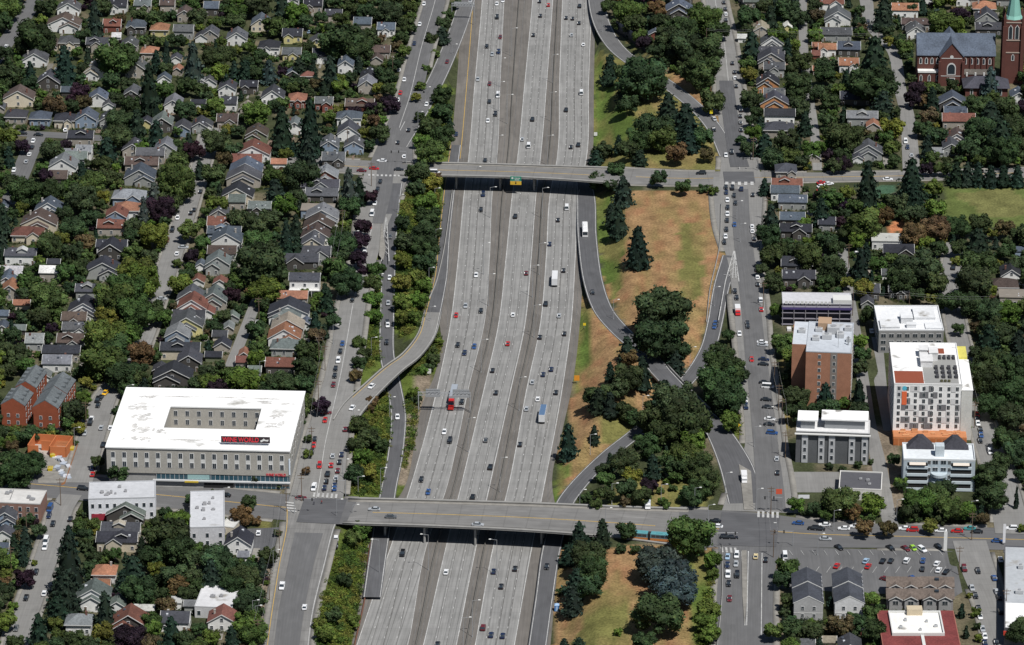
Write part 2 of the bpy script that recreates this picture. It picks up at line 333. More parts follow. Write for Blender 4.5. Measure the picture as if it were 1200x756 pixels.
V,Q,U = cat_(L_); structure(link('lane_markings', mesh_np('lane_markings', V,Q,'white',uv=U)))
L_ = line_on('o0','a0', .56, .3, .02, y1=190)+line_on('c1','o1', .62, .32, .02, y0=628)
V,Q,U = cat_(L_); structure(link('yellow_edge_line', mesh_np('yellow_edge_line', V,Q,'yellow',uv=U)))
# medians: narrow tar seams and concrete barriers
MEDLINES = []
M['barr'] = mat('barrier_concrete', (.13,.125,.115), .9, noise=.2)
for k0,k1,f in (('a1','b0',.52),('b1','c0',.50)):
    A, B = edge_world(k0), edge_world(k1); P = A+(B-A)*f; MEDLINES.append(P)
    mb = MB(); n = len(P); T,N = frames(P)
    prof = [(-.35,0),(-.14,.35),(-.1,.95),(.1,.95),(.14,.35),(.35,0)]
    V = np.array([[P[i,0]+N[i,0]*a, P[i,1]+N[i,1]*a, P[i,2]+b] for i in range(n) for a,b in prof]); m = len(prof)
    Q = [(i*m+j, i*m+j+1, (i+1)*m+j+1, (i+1)*m+j) for i in range(n-1) for j in range(m-1)]
    o = link('concrete_barrier', mesh_np('concrete_barrier', V, Q, 'barr'))
    tag(o, 'long low concrete barrier running down the '+('left' if k0=='a1' else 'right')+' median of the freeway', 'barrier', 'median barriers')
    A2 = P.copy(); 
def in_poly(x, y, poly):
    c = np.zeros(np.shape(x), bool); n = len(poly); j = n-1
    for i in range(n):
        xi, yi = poly[i][:2]; xj, yj = poly[j][:2]
        t = ((yi > y) != (yj > y)); c ^= t & (x < (xj-xi)*(y-yi)/((yj-yi) or 1e-9)+xi); j = i
    return c
FWPOLY = np.vstack([edge_world('o0')[:,:2], edge_world('o1')[::-1,:2]])
def nearest(C, X, Y):
    """distance to polyline, z and width there, tangent index"""
    if np.size(X) == 1:
        x, y = float(np.ravel(X)[0]), float(np.ravel(Y)[0]); a, b = C[:-1], C[1:]; d = b[:,:2]-a[:,:2]; l2 = np.maximum((d**2).sum(1), 1e-9)
        t = np.minimum(np.maximum(((x-a[:,0])*d[:,0]+(y-a[:,1])*d[:,1])/l2, 0), 1); q = np.hypot(x-a[:,0]-t*d[:,0], y-a[:,1]-t*d[:,1]); i = int(q.argmin())
        return np.array([q[i]]), np.array([a[i,2]+t[i]*(b[i,2]-a[i,2])]), np.array([a[i,3]+t[i]*(b[i,3]-a[i,3])]), np.array([i])
    D = np.full(np.shape(X), 1e9); Z = np.zeros(np.shape(X)); Wd = np.zeros(np.shape(X)); K = np.zeros(np.shape(X), int)
    for i in range(len(C)-1):
        a, b = C[i], C[i+1]; dx, dy = b[0]-a[0], b[1]-a[1]; l2 = dx*dx+dy*dy or 1e-9
        t = np.clip(((X-a[0])*dx+(Y-a[1])*dy)/l2, 0, 1)
        d = np.hypot(X-a[0]-t*dx, Y-a[1]-t*dy); m = d < D
        D = np.where(m, d, D); Z = np.where(m, a[2]+t*(b[2]-a[2]), Z); Wd = np.where(m, a[3]+t*(b[3]-a[3]), Wd); K = np.where(m, i, K)
    return D, Z, Wd, K
# ------------------------------------------------------------ terrain
gx = np.concatenate([[-9000,-4000,-1500,-700,-450], np.arange(-330,331,2.5), [450,700,1500,4000,9000]])
gy = np.concatenate([[-3000,-1200,-600], np.arange(-400,541,2.5), [650,900,1500,4000,12000]])
GX, GY = np.meshgrid(gx, gy)
Z = np.zeros(GX.shape)
def polydist(P, X, Y): return nearest(np.c_[P, np.zeros(len(P)), np.zeros(len(P))], X, Y)[0]
A_, B_ = edge_world('o0'), edge_world('o1')
xl = np.interp(GY, A_[::-1,1], A_[::-1,0]) if A_[0,1] > A_[-1,1] else np.interp(GY, A_[:,1], A_[:,0])
xr = np.interp(GY, B_[::-1,1], B_[::-1,0]) if B_[0,1] > B_[-1,1] else np.interp(GY, B_[:,1], B_[:,0])
dd = np.maximum(np.maximum(xl-GX, GX-xr), 0)
Z = np.minimum(0, FZ-.12+np.maximum(dd-3, 0)*.55)
NR = []
for r in ROADS:
    if r['bridge']: continue
    C = r['C']; m = 45
    i0, i1 = np.searchsorted(gx, (C[:,0].min()-m, C[:,0].max()+m)); j0, j1 = np.searchsorted(gy, (C[:,1].min()-m, C[:,1].max()+m))
    sl = (slice(j0,j1), slice(i0,i1)); X_, Y_ = GX[sl], GY[sl]; zz = Z[sl]
    D, rz, rw, K = nearest(C, X_, Y_); e = np.maximum(D-rw/2-r['wm'], 0); base = rz-.12
    NR.append((sl, D, rz, rw)); far = e > 24
    zz = np.where(far, zz, np.clip(zz, base-.6*e, base+.6*e)); Z[sl] = np.where(e <= 0, base, zz)
for sl, D, rz, rw in NR:      # keep roads free of earth
    Z[sl] = np.where(D < rw/2+2.6, np.minimum(Z[sl], rz-.12), Z[sl])
Z = np.where(dd <= 2.6, FZ-.12, Z)
def hz(x, y):
    i = min(max(np.searchsorted(gx, x)-1, 0), len(gx)-2); j = min(max(np.searchsorted(gy, y)-1, 0), len(gy)-2)
    u = (x-gx[i])/(gx[i+1]-gx[i]); v = (y-gy[j])/(gy[j+1]-gy[j])
    return (Z[j,i]*(1-u)+Z[j,i+1]*u)*(1-v)+(Z[j+1,i]*(1-u)+Z[j+1,i+1]*u)*v
def gat(px, py, h=0.0):
    """ground point under the thing whose point at height h above the ground shows at (px,py)"""
    z = 0.0
    for _ in range(12):
        p = at(px, py, z+h); z = .5*z+.5*hz(p[0], p[1])
    p = at(px, py, z+h); return np.array([p[0], p[1], hz(p[0], p[1])])
# ground zones: pixel polygons, colour; later ones on top
YARD = (.046,.054,.026); DRY = (.255,.160,.080); GREEN = (.085,.125,.028); DIRT = (.19,.155,.115); COVER = (.085,.115,.025); OLIVE=(.140,.135,.045)
ZONES = [
 ([(460,95),(530,95),(528,195),(470,195)], COVER), ([(697,55),(745,80),(790,105),(838,160),(850,200),(700,198),(690,150)], OLIVE),
 ([(697,60),(745,120),(745,175),(693,190)], GREEN), ([(745,60),(800,95),(790,90),(735,45)], OLIVE), ([(780,90),(850,150),(852,110),(800,80)], DRY),
 ([(465,205),(530,205),(512,300),(500,350),(480,400),(465,400),(460,300)], COVER),
 ([(425,320),(452,300),(450,430),(405,470),(412,380)], COVER),
 ([(405,480),(520,400),(520,440),(495,500),(475,580),(400,585),(400,520)], COVER), ([(485,440),(510,440),(490,520),(475,570),(465,570),(475,500)], DIRT),
 ([(400,612),(434,612),(430,640),(410,760),(405,800),(340,800),(385,650)], COVER),
 ([(695,225),(840,222),(848,290),(838,340),(815,432),(790,432),(735,385),(705,330),(697,260)], DRY),
 ([(695,225),(725,225),(735,285),(722,352),(705,320),(697,260)], GREEN), ([(796,262),(822,262),(826,340),(812,352),(797,345)], OLIVE),
 ([(680,345),(700,360),(752,420),(790,450),(760,490),(720,522),(665,575),(648,585),(668,480),(680,400)], DRY),
 ([(678,350),(690,365),(692,420),(672,470),(668,420)], GREEN), ([(655,540),(668,545),(655,590),(645,590)], GREEN), ([(700,480),(745,490),(742,520),(700,520)], OLIVE),
 ([(735,560),(830,560),(830,600),(700,600)], OLIVE), ([(655,640),(850,640),(845,760),(640,760),(640,800),(650,700)], DRY),
 ([(700,690),(735,700),(740,780),(660,780)], OLIVE), ([(800,640),(845,655),(845,740),(815,770)], GREEN), ([(845,480),(874,480),(874,515),(850,505)], GREEN),
 ([(1105,218),(1260,218),(1260,270),(1100,262)], (.095,.120,.036)), ([(1120,222),(1180,222),(1240,250),(1150,255)], (.135,.135,.05)),
 ([(1043,258),(1064,258),(1055,284),(1040,284)], (.42,.17,.08)), ([(1028,218),(1046,216),(1049,231),(1030,233)], (.05,.10,.06)),
 ([(390,395),(402,395),(395,470),(380,480),(372,470)], OLIVE), ([(875,290),(892,290),(905,470),(900,520),(893,440)], DIRT),
 ([(300,610),(322,600),(318,640),(305,640)], OLIVE), ([(305,640),(325,650),(310,735),(298,720)], DIRT), ([(898,640),(915,650),(915,756),(900,756)], DIRT),
 ([(1046,270),(1170,290),(1165,340),(1100,345)], YARD), ([(1015,500),(1050,505),(1060,600),(1025,600)], DIRT), ([(915,420),(925,420),(935,500),(915,520)], OLIVE)]
colr = np.empty(GX.shape+(3,)); colr[:] = YARD
nzr = rng.random(GX.shape)
from mathutils import noise as mn
k1 = np.array([[mn.noise((x*.045, y*.03, 3.0)) for x in gx] for y in gy]); k2 = np.array([[mn.noise((x*.12, y*.08, 9.0)) for x in gx] for y in gy])
dirt = np.clip((k1+.5*k2-.12)*3, 0, .7)[...,None]; colr = colr*(1-dirt)+np.array((.15,.125,.085))*dirt
PXX = np.empty(GX.shape); PYY = np.empty(GX.shape)
vv = np.stack([GX-CAM[0], GY-CAM[1], Z-CAM[2]], -1); zc = np.maximum(vv@FW, 1); PXX = 600+F*vv[...,0]/zc; PYY = 378-F*(vv@UP)/zc
jx, jy = k2*9, k1*5
k4 = np.array([[mn.noise((x*.22, y*.07, 15.0)) for x in gx] for y in gy])
k3 = np.array([[mn.noise((x*.16, y*.035, 5.0)) for x in gx] for y in gy])
for poly, c in ZONES:
    m = in_poly(PXX+jx, PYY+jy, poly); cc = np.array(c)
    mix = np.clip(.25+2.6*k3+1.2*k1, 0, 1)[...,None]*(.42 if c == DRY else .4)
    alt = np.array(OLIVE) if c == DRY else (np.array(DRY) if c in (OLIVE, GREEN) else cc*.8)
    cz = cc*(1-mix)+alt*mix
    if c == DRY:
        red = np.clip(2.4*k4-.2, 0, .6)[...,None]; cz = cz*(1-red)+np.array((.24,.115,.062))*red
    colr = np.where(m[...,None], cz, colr)
ni, nj = GX.shape
V = np.stack([GX, GY, Z], -1).reshape(-1,3); idx = np.arange(ni*nj).reshape(ni,nj)
Q = np.stack([idx[:-1,:-1], idx[:-1,1:], idx[1:,1:], idx[1:,:-1]], -1).reshape(-1,4)
gm = mat('ground_earth', (1,1,1), .95, noise=.42, nscale=1.0, spec=.1, attr='ground'); M['ground'] = gm
me = mesh_np('ground', V, Q, 'ground'); a = me.attributes.new('ground', 'FLOAT_COLOR', 'POINT')
c4 = np.ones((ni*nj,4), np.float32); c4[:,:3] = colr.reshape(-1,3); a.data.foreach_set('color', c4.ravel()); structure(link('ground', me))
# ------------------------------------------------------------ road meshes
def inside_other(p, me_):
    for r in ROADS:
        if r is me_: continue
        D,_,w_,_ = nearest(r['C'], np.array([p[0]]), np.array([p[1]]))
        if D[0] < w_[0]/2+.3: return True
    return bool(in_poly(np.array([p[0]]), np.array([p[1]]), LOT)[0])
LOT = [tuple(at(x,y)[:2]) for x,y in ((912,641),(1116,646),(1134,690),(1118,700),(915,690))]
wk, lw, ly = [], [], []
for r in ROADS:
    C = r['C']; h = C[:,3]/2
    if r['walk']:
        for s in (-1, 1):
            a0, a1 = (h+.05, h+r['walk']) if s > 0 else (-h-r['walk'], -h-.05)
            _, N = frames(C); run = []
            for i in range(len(C)):
                p = C[i,:2]+N[i]*(a0[i]+a1[i])/2
                if not inside_other(p, r): run.append(i)
                else:
                    if len(run) > 1: s_ = np.array(run); wk.append(slab(*strip(C[s_], a0[s_], a1[s_], .13), .3))
                    run = []
            if len(run) > 1: s_ = np.array(run); wk.append(slab(*strip(C[s_], a0[s_], a1[s_], .13), .3))
    sg = np.array([i for i in range(len(C))])
    if r['center']:
        (ly if r['center']=='y' else lw).append(strip(C[2:-2], -.12, .12, .012))
        if r['center']=='y': ly.append(strip(C[2:-2], .25, .45, .012))
    if r['edge']:
        lw.append(strip(C, -h+.35, -h+.62, .012)); (lw if r['edge']=='w' else ly).append(strip(C, h-.62, h-.35, .012))
    if r['bridge']: continue
    V,Q,U = strip(C, -h, h); structure(link('road' if r['name'] in ('street','side_street') else r['name'], mesh_np(r['name'], V,Q,r['m'],uv=U)))
def overlay(name, pts, m, dz=.03):
    C = smooth([(*at(x,y,0)[:2], RZ[0]+dz, w_) for x,y,w_ in pts]); h = C[:,3]/2; V,Q,U = strip(C, -h, h); structure(link(name, mesh_np(name, V,Q,m,uv=U)))
overlay('asphalt_lane', [(851,95,7),(855,130,7.5),(862,175,8),(867,196,9)], 'asphd')
overlay('asphalt_lane', [(868,222,7),(869,262,8),(874,310,8.5),(880,360,8.5),(885,410,9),(891,460,9.5),(897,520,10),(902,570,11),(903,598,12)], 'asph', .02)
overlay('asphalt_lane', [(461,150,7),(452,200,8),(449,230,7),(443,262,5)], 'asph', .02)
overlay('asphalt_lane', [(362,625,11),(353,660,10),(341,720,9.5),(331,800,9)], 'asph', .02)
overlay('intersection', [(352,598,23),(402,600,24)], 'asphd', .02); overlay('intersection', [(843,620,31),(912,623,29)], 'asphd', .02); overlay('intersection', [(848,208,15),(884,208,15)], 'asphd', .02)
V,Q,U = cat_(wk); structure(link('sidewalk', mesh_np('sidewalk', V,Q,'walk',uv=U)))
V,Q,U = cat_(lw); structure(link('white_road_line', mesh_np('white_road_line', V,Q,'white',uv=U)))
V,Q,U = cat_(ly); structure(link('yellow_road_line', mesh_np('yellow_road_line', V,Q,'yellow',uv=U)))
def patch(name, pts, m, z=.03):
    P = [at(x,y,z) for x,y in pts]; mb = MB(); mb.add(P, [tuple(range(len(P)))]); me = mb.mesh(name, m)
    l = me.uv_layers.new(name='UVMap')
    for lp, u in zip(me.loops, l.data): u.uv = (me.vertices[lp.vertex_index].co.x, me.vertices[lp.vertex_index].co.y)
    return structure(link(name, me))
patch('parking_lot', [(912,641),(1116,646),(1134,690),(1118,700),(915,690)], 'asph', .06)
patch('parking_lot', [(925,553),(983,553),(985,577),(927,577)], 'asphc', .05)
patch('parking_lot', [(280,620),(328,618),(322,640),(300,655),(285,650)], 'asphd', .05)
patch('paved_yard', [(1003,395),(1034,395),(1044,505),(1014,505)], 'asphc', .028)
patch('parking_lot', [(1095,292),(1125,292),(1122,340),(1103,335)], 'asphc', .025)
patch('construction_slab', [(38,527),(95,522),(78,566),(45,566)], 'walk', .04)
patch('paved_yard', [(0,563),(28,545),(95,550),(70,562)], 'asphc', .025)
# crosswalk bars, gore chevrons, stop lines, islands
cw = MB()
def bars(p0, p1, n, vx, vy, z=.25):
    for i in range(n):
        t = (i+.5)/n; x = p0[0]+(p1[0]-p0[0])*t; y = p0[1]+(p1[1]-p0[1])*t; w2 = (p1[0]-p0[0])/n*.25 if abs(p1[0]-p0[0]) > abs(p1[1]-p0[1]) else 0; h2 = 0 if w2 else (p1[1]-p0[1])/n*.25
        q = [(x-w2, y-h2), (x+w2, y+h2), (x+w2+vx, y+h2+vy), (x-w2+vx, y-h2+vy)]
        cw.add([at(a,b,z) for a,b in q], [(0,1,2,3)])
bars((366,577),(397,579),6,-1,5); bars((886,599),(914,600),5,0,7); bars((843,641),(864,642),4,1,6); bars((334,587),(338,600),4,10,1)
bars((848,213),(885,213),5,0,4); bars((430,204),(470,205),8,0,2); bars((905,612),(912,612),1,0,1)
for q in (((858,326),(860,294),(861,294),(863,326),(862,326),(860.3,300),(859,326)),): cw.add([at(a,b,.3) for a,b in q], [tuple(range(7))])
cw.build('crosswalk_marking', 'white')['kind'] = 'structure'
isl = MB()
for q in (((869,646),(875,646),(875.5,700),(872.5,733),(870,700)), ((866,545),(880,553),(883,598),(872,598)), ((447,262),(452,292),(449,306),(444,300))):
    isl.prism([tuple(at(a,b)[:2]) for a,b in q], 0, .42)
isl.build('traffic_island', 'walk')['kind'] = 'structure'
gl = MB()
def pline(pts, wd=.3, z=.28):
    P = np.array([at(x,y,z) for x,y in pts]); V,Q,U = strip(P, -wd/2, wd/2); gl.add([tuple(v) for v in V], [tuple(q) for q in Q])
pline([(869,646),(873,733)],.35); pline([(877,646),(875,733)],.35); pline([(893,648),(892,745)],.3); pline([(452,255),(447,306)],.35); pline([(453,255),(456,306)],.35)
pline([(705,340),(712,362),(728,384),(752,405)],.25,-2.6) if False else None; pline([(860,294),(850,330),(842,375)],.4); pline([(861,294),(866,330)],.4); pline([(848,322),(862,322)],.3)
for i in range(4): pline([(857-i*1.2,306+i*6),(860,301+i*6),(863+i*.6,306+i*6)],.3)
for i in range(5): pline([(448-i*.6,274+i*6),(450.5,269+i*6),(454+i*.3,274+i*6)],.3)
for i in range(14):     # parking bay lines
    x = 925+i*13.5; pline([(x,645),(x+4,650.5)],.14); pline([(x+3,671),(x+8,664)],.14)
gl.build('road_line', 'white')['kind'] = 'structure'
# ------------------------------------------------------------ bridges
def bridge(r, th, name, label, piers, pier_r=.75, walks=0.0, rail=True):
    C = r['C']; h = C[:,3]/2; e = empty(name, (0,0,0)); tag(e, label, 'overpass' if 'over' in name else 'bridge')
    V,Q,U = strip(C, -h, h); link('road_surface', mesh_np('road_surface', V,Q,r['m'],uv=U), e)
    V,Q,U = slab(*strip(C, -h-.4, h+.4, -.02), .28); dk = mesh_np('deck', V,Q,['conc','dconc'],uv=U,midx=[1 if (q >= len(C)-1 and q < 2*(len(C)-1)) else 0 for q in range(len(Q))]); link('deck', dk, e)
    hh = h.mean(); k = 0
    for g in np.linspace(-hh+(3.2 if hh > 6 else 1.3), hh-(3.2 if hh > 6 else 1.3), 6 if hh > 6 else 3):
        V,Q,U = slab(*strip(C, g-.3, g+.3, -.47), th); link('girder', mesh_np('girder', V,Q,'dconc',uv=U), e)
    for s in (-1,1):
        V,Q,U = slab(*strip(C, s*(h+.05) if s>0 else -h-.4, h+.4 if s>0 else -h-.05, .9), .95); link('parapet', mesh_np('parapet', V,Q,'conc',uv=U), e)
        if walks: V,Q,U = slab(*strip(C, h-walks if s>0 else -h, h-.02 if s>0 else -h+walks, .14), .16); link('footway', mesh_np('footway', V,Q,'walk',uv=U), e)
    T,N = frames(C)
    for (px, py, offs) in piers:
        p = at(px, py, 0); D,_,_,K = nearest(C, np.array([p[0]]), np.array([p[1]])); i = int(K[0])
        for o in offs:
            q = C[i,:2]+N[i]*o; z0 = min(hz(q[0], q[1]), FZ); mb = MB(); mb.cyl((q[0],q[1],z0-.3), (q[0],q[1],C[i,2]-th-.4), pier_r, n=12); mb.build('pier', 'conc', e)
        mb = MB(); a, b = C[i,:2]+N[i]*(offs[0]-1.2), C[i,:2]+N[i]*(min(offs[-1], hh-4)+.8); t = T[i]*.6
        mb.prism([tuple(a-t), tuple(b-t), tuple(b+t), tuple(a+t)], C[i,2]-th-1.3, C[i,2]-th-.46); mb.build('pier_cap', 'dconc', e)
    return e
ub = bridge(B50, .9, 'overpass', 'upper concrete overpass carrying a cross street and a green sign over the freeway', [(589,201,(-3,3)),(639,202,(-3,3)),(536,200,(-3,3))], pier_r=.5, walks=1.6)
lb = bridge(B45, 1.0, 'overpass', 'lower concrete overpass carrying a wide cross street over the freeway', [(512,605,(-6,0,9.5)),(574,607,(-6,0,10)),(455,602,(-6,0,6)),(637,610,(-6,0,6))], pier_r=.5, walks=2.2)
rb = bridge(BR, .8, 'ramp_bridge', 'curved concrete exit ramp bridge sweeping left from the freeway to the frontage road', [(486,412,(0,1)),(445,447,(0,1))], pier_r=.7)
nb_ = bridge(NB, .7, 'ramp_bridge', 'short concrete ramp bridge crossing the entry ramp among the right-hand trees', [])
# ------------------------------------------------------------ plants
def cube_sphere(n=3):
    V, Q = [], []; g = np.linspace(-1, 1, n+1)
    for ax in range(3):
        for s in (-1, 1):
            b = len(V)
            for i in range(n+1):
                for j in range(n+1):
                    p = [0,0,0]; p[ax] = s; p[(ax+1)%3] = g[i]; p[(ax+2)%3] = g[j]*s; V.append(p)
            Q += [(b+i*(n+1)+j, b+(i+1)*(n+1)+j, b+(i+1)*(n+1)+j+1, b+i*(n+1)+j+1) for i in range(n) for j in range(n)]
    V = np.array(V, float); return V/np.linalg.norm(V, axis=1)[:,None], np.array(Q)
CS3, CS2 = cube_sphere(4), cube_sphere(2)
def cards(P, Nn, size, r):
    """one small leaf-spray quad at each point, roughly facing outwards"""
    n = len(P); Nn = Nn+r.normal(0, .55, (n,3)); Nn /= np.linalg.norm(Nn, axis=1)[:,None]+1e-9
    a = np.cross(Nn, r.normal(0, 1, (n,3))); a /= np.linalg.norm(a, axis=1)[:,None]+1e-9; b = np.cross(Nn, a)
    s = (size*r.uniform(.6, 1.35, n))[:,None]; a = a*s; b = b*s*r.uniform(.5, 1, n)[:,None]
    V = np.stack([P-a-b, P+a-b*.4, P+a*.6+b, P-a*.8+b*.8], 1).reshape(-1,3)
    return V, np.arange(4*n).reshape(n,4)
def broad(r, ncard, csize, nl, flat=1.0):
    """crown in a unit frame: radius about 1, z from 0 to 2"""
    Vs, Qs, Ts, b = [], [], [], 0
    lobes = [((r.uniform(-.1,.1),r.uniform(-.1,.1),.95), .60, .9)]
    for i in range(nl):
        t = i*2.4+r.uniform(-.4,.4); k = r.uniform(.0, 1); z = .35+1.15*((i+.5)/nl)+r.uniform(-.15,.15)
        rad = math.sqrt(max(0, 1-((z-.9)/1.15)**2))*.72
        lobes.append(((rad*math.cos(t)*r.uniform(.7,1.22), rad*math.sin(t)*r.uniform(.7,1.22), z), r.uniform(.22,.44), r.uniform(.6,1.5)))
    tot = sum(l[1]**2 for l in lobes)
    for c, rr, tn in lobes:
        sv, sq = CS3; d = 1+.22*np.sin(sv[:,0]*5+c[0]*9+b)*np.cos(sv[:,1]*6+c[1]*7)+r.normal(0,.05,len(sv))
        V = sv*d[:,None]*rr*.86*np.array((1,1,.95))+np.array(c); Vs.append(V); Qs.append(sq+b); b += len(V); Ts.append(np.full(len(sq), tn*.8))
        n = int(ncard*rr**2/tot); p = r.normal(0,1,(n,3)); p /= np.linalg.norm(p, axis=1)[:,None]
        P = p*(rr*r.uniform(.82,1.22,n))[:,None]+np.array(c); V, Q = cards(P, p, csize, r); Vs.append(V); Qs.append(Q+b); b += len(V)
        Ts.append(tn*r.uniform(.72,1.3,n))
    return np.vstack(Vs), np.vstack(Qs), np.concatenate(Ts)
def conif(r, ncard, csize, tiers, dens=1.0):
    Vs, Qs, Ts, b = [], [], [], 0
    n = 10; zs = np.linspace(.1, 1.95, 9); ang = np.arange(n)*2*math.pi/n
    V = np.array([[(1-z/2)**.66*.68*math.cos(a)*(1+.15*math.sin(3*a+z*9)), (1-z/2)**.66*.68*math.sin(a)*(1+.15*math.sin(3*a+z*9)), z] for z in zs for a in ang])
    Q = np.array([(i*n+j, i*n+(j+1)%n, (i+1)*n+(j+1)%n, (i+1)*n+j) for i in range(8) for j in range(n)]); Vs.append(V); Qs.append(Q); b = len(V); Ts.append(np.full(len(Q), .7))
    per = ncard//tiers
    for k in range(tiers):
        z = .06+1.86*(k/tiers)**.95; R0 = (1-z/2)**.62*min(1,.72+z)*r.uniform(.86,1.1); nb = max(5, int(11*(1-z/2.4)))
        m = int(per*(1.6-1.2*k/tiers)); bi = r.integers(0, nb, m); th = (bi+.5*(k%2))*2*math.pi/nb+r.normal(0,.12,m); rl = r.uniform(.35,1,m)**.6; br = (.8+.3*np.sin(bi*7.1+k*2.3))
        rad = R0*rl*br; P = np.c_[rad*np.cos(th), rad*np.sin(th), z-.16*rl**2*R0+.10*rl+r.normal(0,.02,m)]
        Nn = np.c_[np.cos(th)*.7, np.sin(th)*.7, np.full(m,.7)]; V, Q = cards(P, Nn, csize, r); Vs.append(V); Qs.append(Q+b); b += len(V)
        Ts.append((.75+.5*rl)*r.uniform(.75,1.25,m)*(.85+.3*((bi*5+k)%3)/2))
    return np.vstack(Vs), np.vstack(Qs), np.concatenate(Ts)
def tinted(T, r, warm=.08):
    t = np.repeat(T[:,None], 3, 1); t[:,0] *= 1+r.normal(0,warm,len(T)); t[:,2] *= 1+r.normal(0,warm,len(T)); return t
LODS = {'d': [(360,.155,8),(1400,.085,14),(3600,.052,22)], 'c': [(320,.15,6),(1000,.085,10),(2200,.058,15)]}
RAW = {}; PM = {}
for kd in 'dc':
    for li, (nc, cs, nl) in enumerate(LODS[kd]):
        for v in range(5 if kd == 'd' else 4):
            r = np.random.default_rng(100*li+v+(50 if kd == 'c' else 0))
            X = broad(r, nc, cs, nl) if kd == 'd' else conif(r, nc, cs, nl)
            RAW[kd,li,v] = X; PM[kd,li,v] = mesh_np('crown', X[0], X[1], 'leaf', tinted(X[2], r))
tm = MB(); tm.cyl((0,0,-.5), (0,0,.6), .034, .026, 7); tm.cyl((0,0,.55), (.02,0,1), .026, .012, 6)
for t in range(5): tm.cyl((0,0,.45+.06*t), (.2*math.cos(t*1.3), .2*math.sin(t*1.3), .72+.05*t), .014, .005, 5)
TRUNK = tm.mesh('trunk', 'bark')
LEAF = {'d':(.031,.051,.020),'l':(.066,.108,.021),'y':(.092,.105,.021),'p':(.020,.011,.018),'c':(.015,.030,.019),'o':(.078,.058,.028),'b':(.042,.062,.058),'g':(.047,.077,.021)}
LWORD = {'d':'dark green','l':'bright green','y':'yellow-green','p':'dark plum-coloured','c':'dark green','o':'bronze-tinged','b':'blue-grey','g':'mid green'}
TREES = []   # px, py, wpx, hpx, kind letters
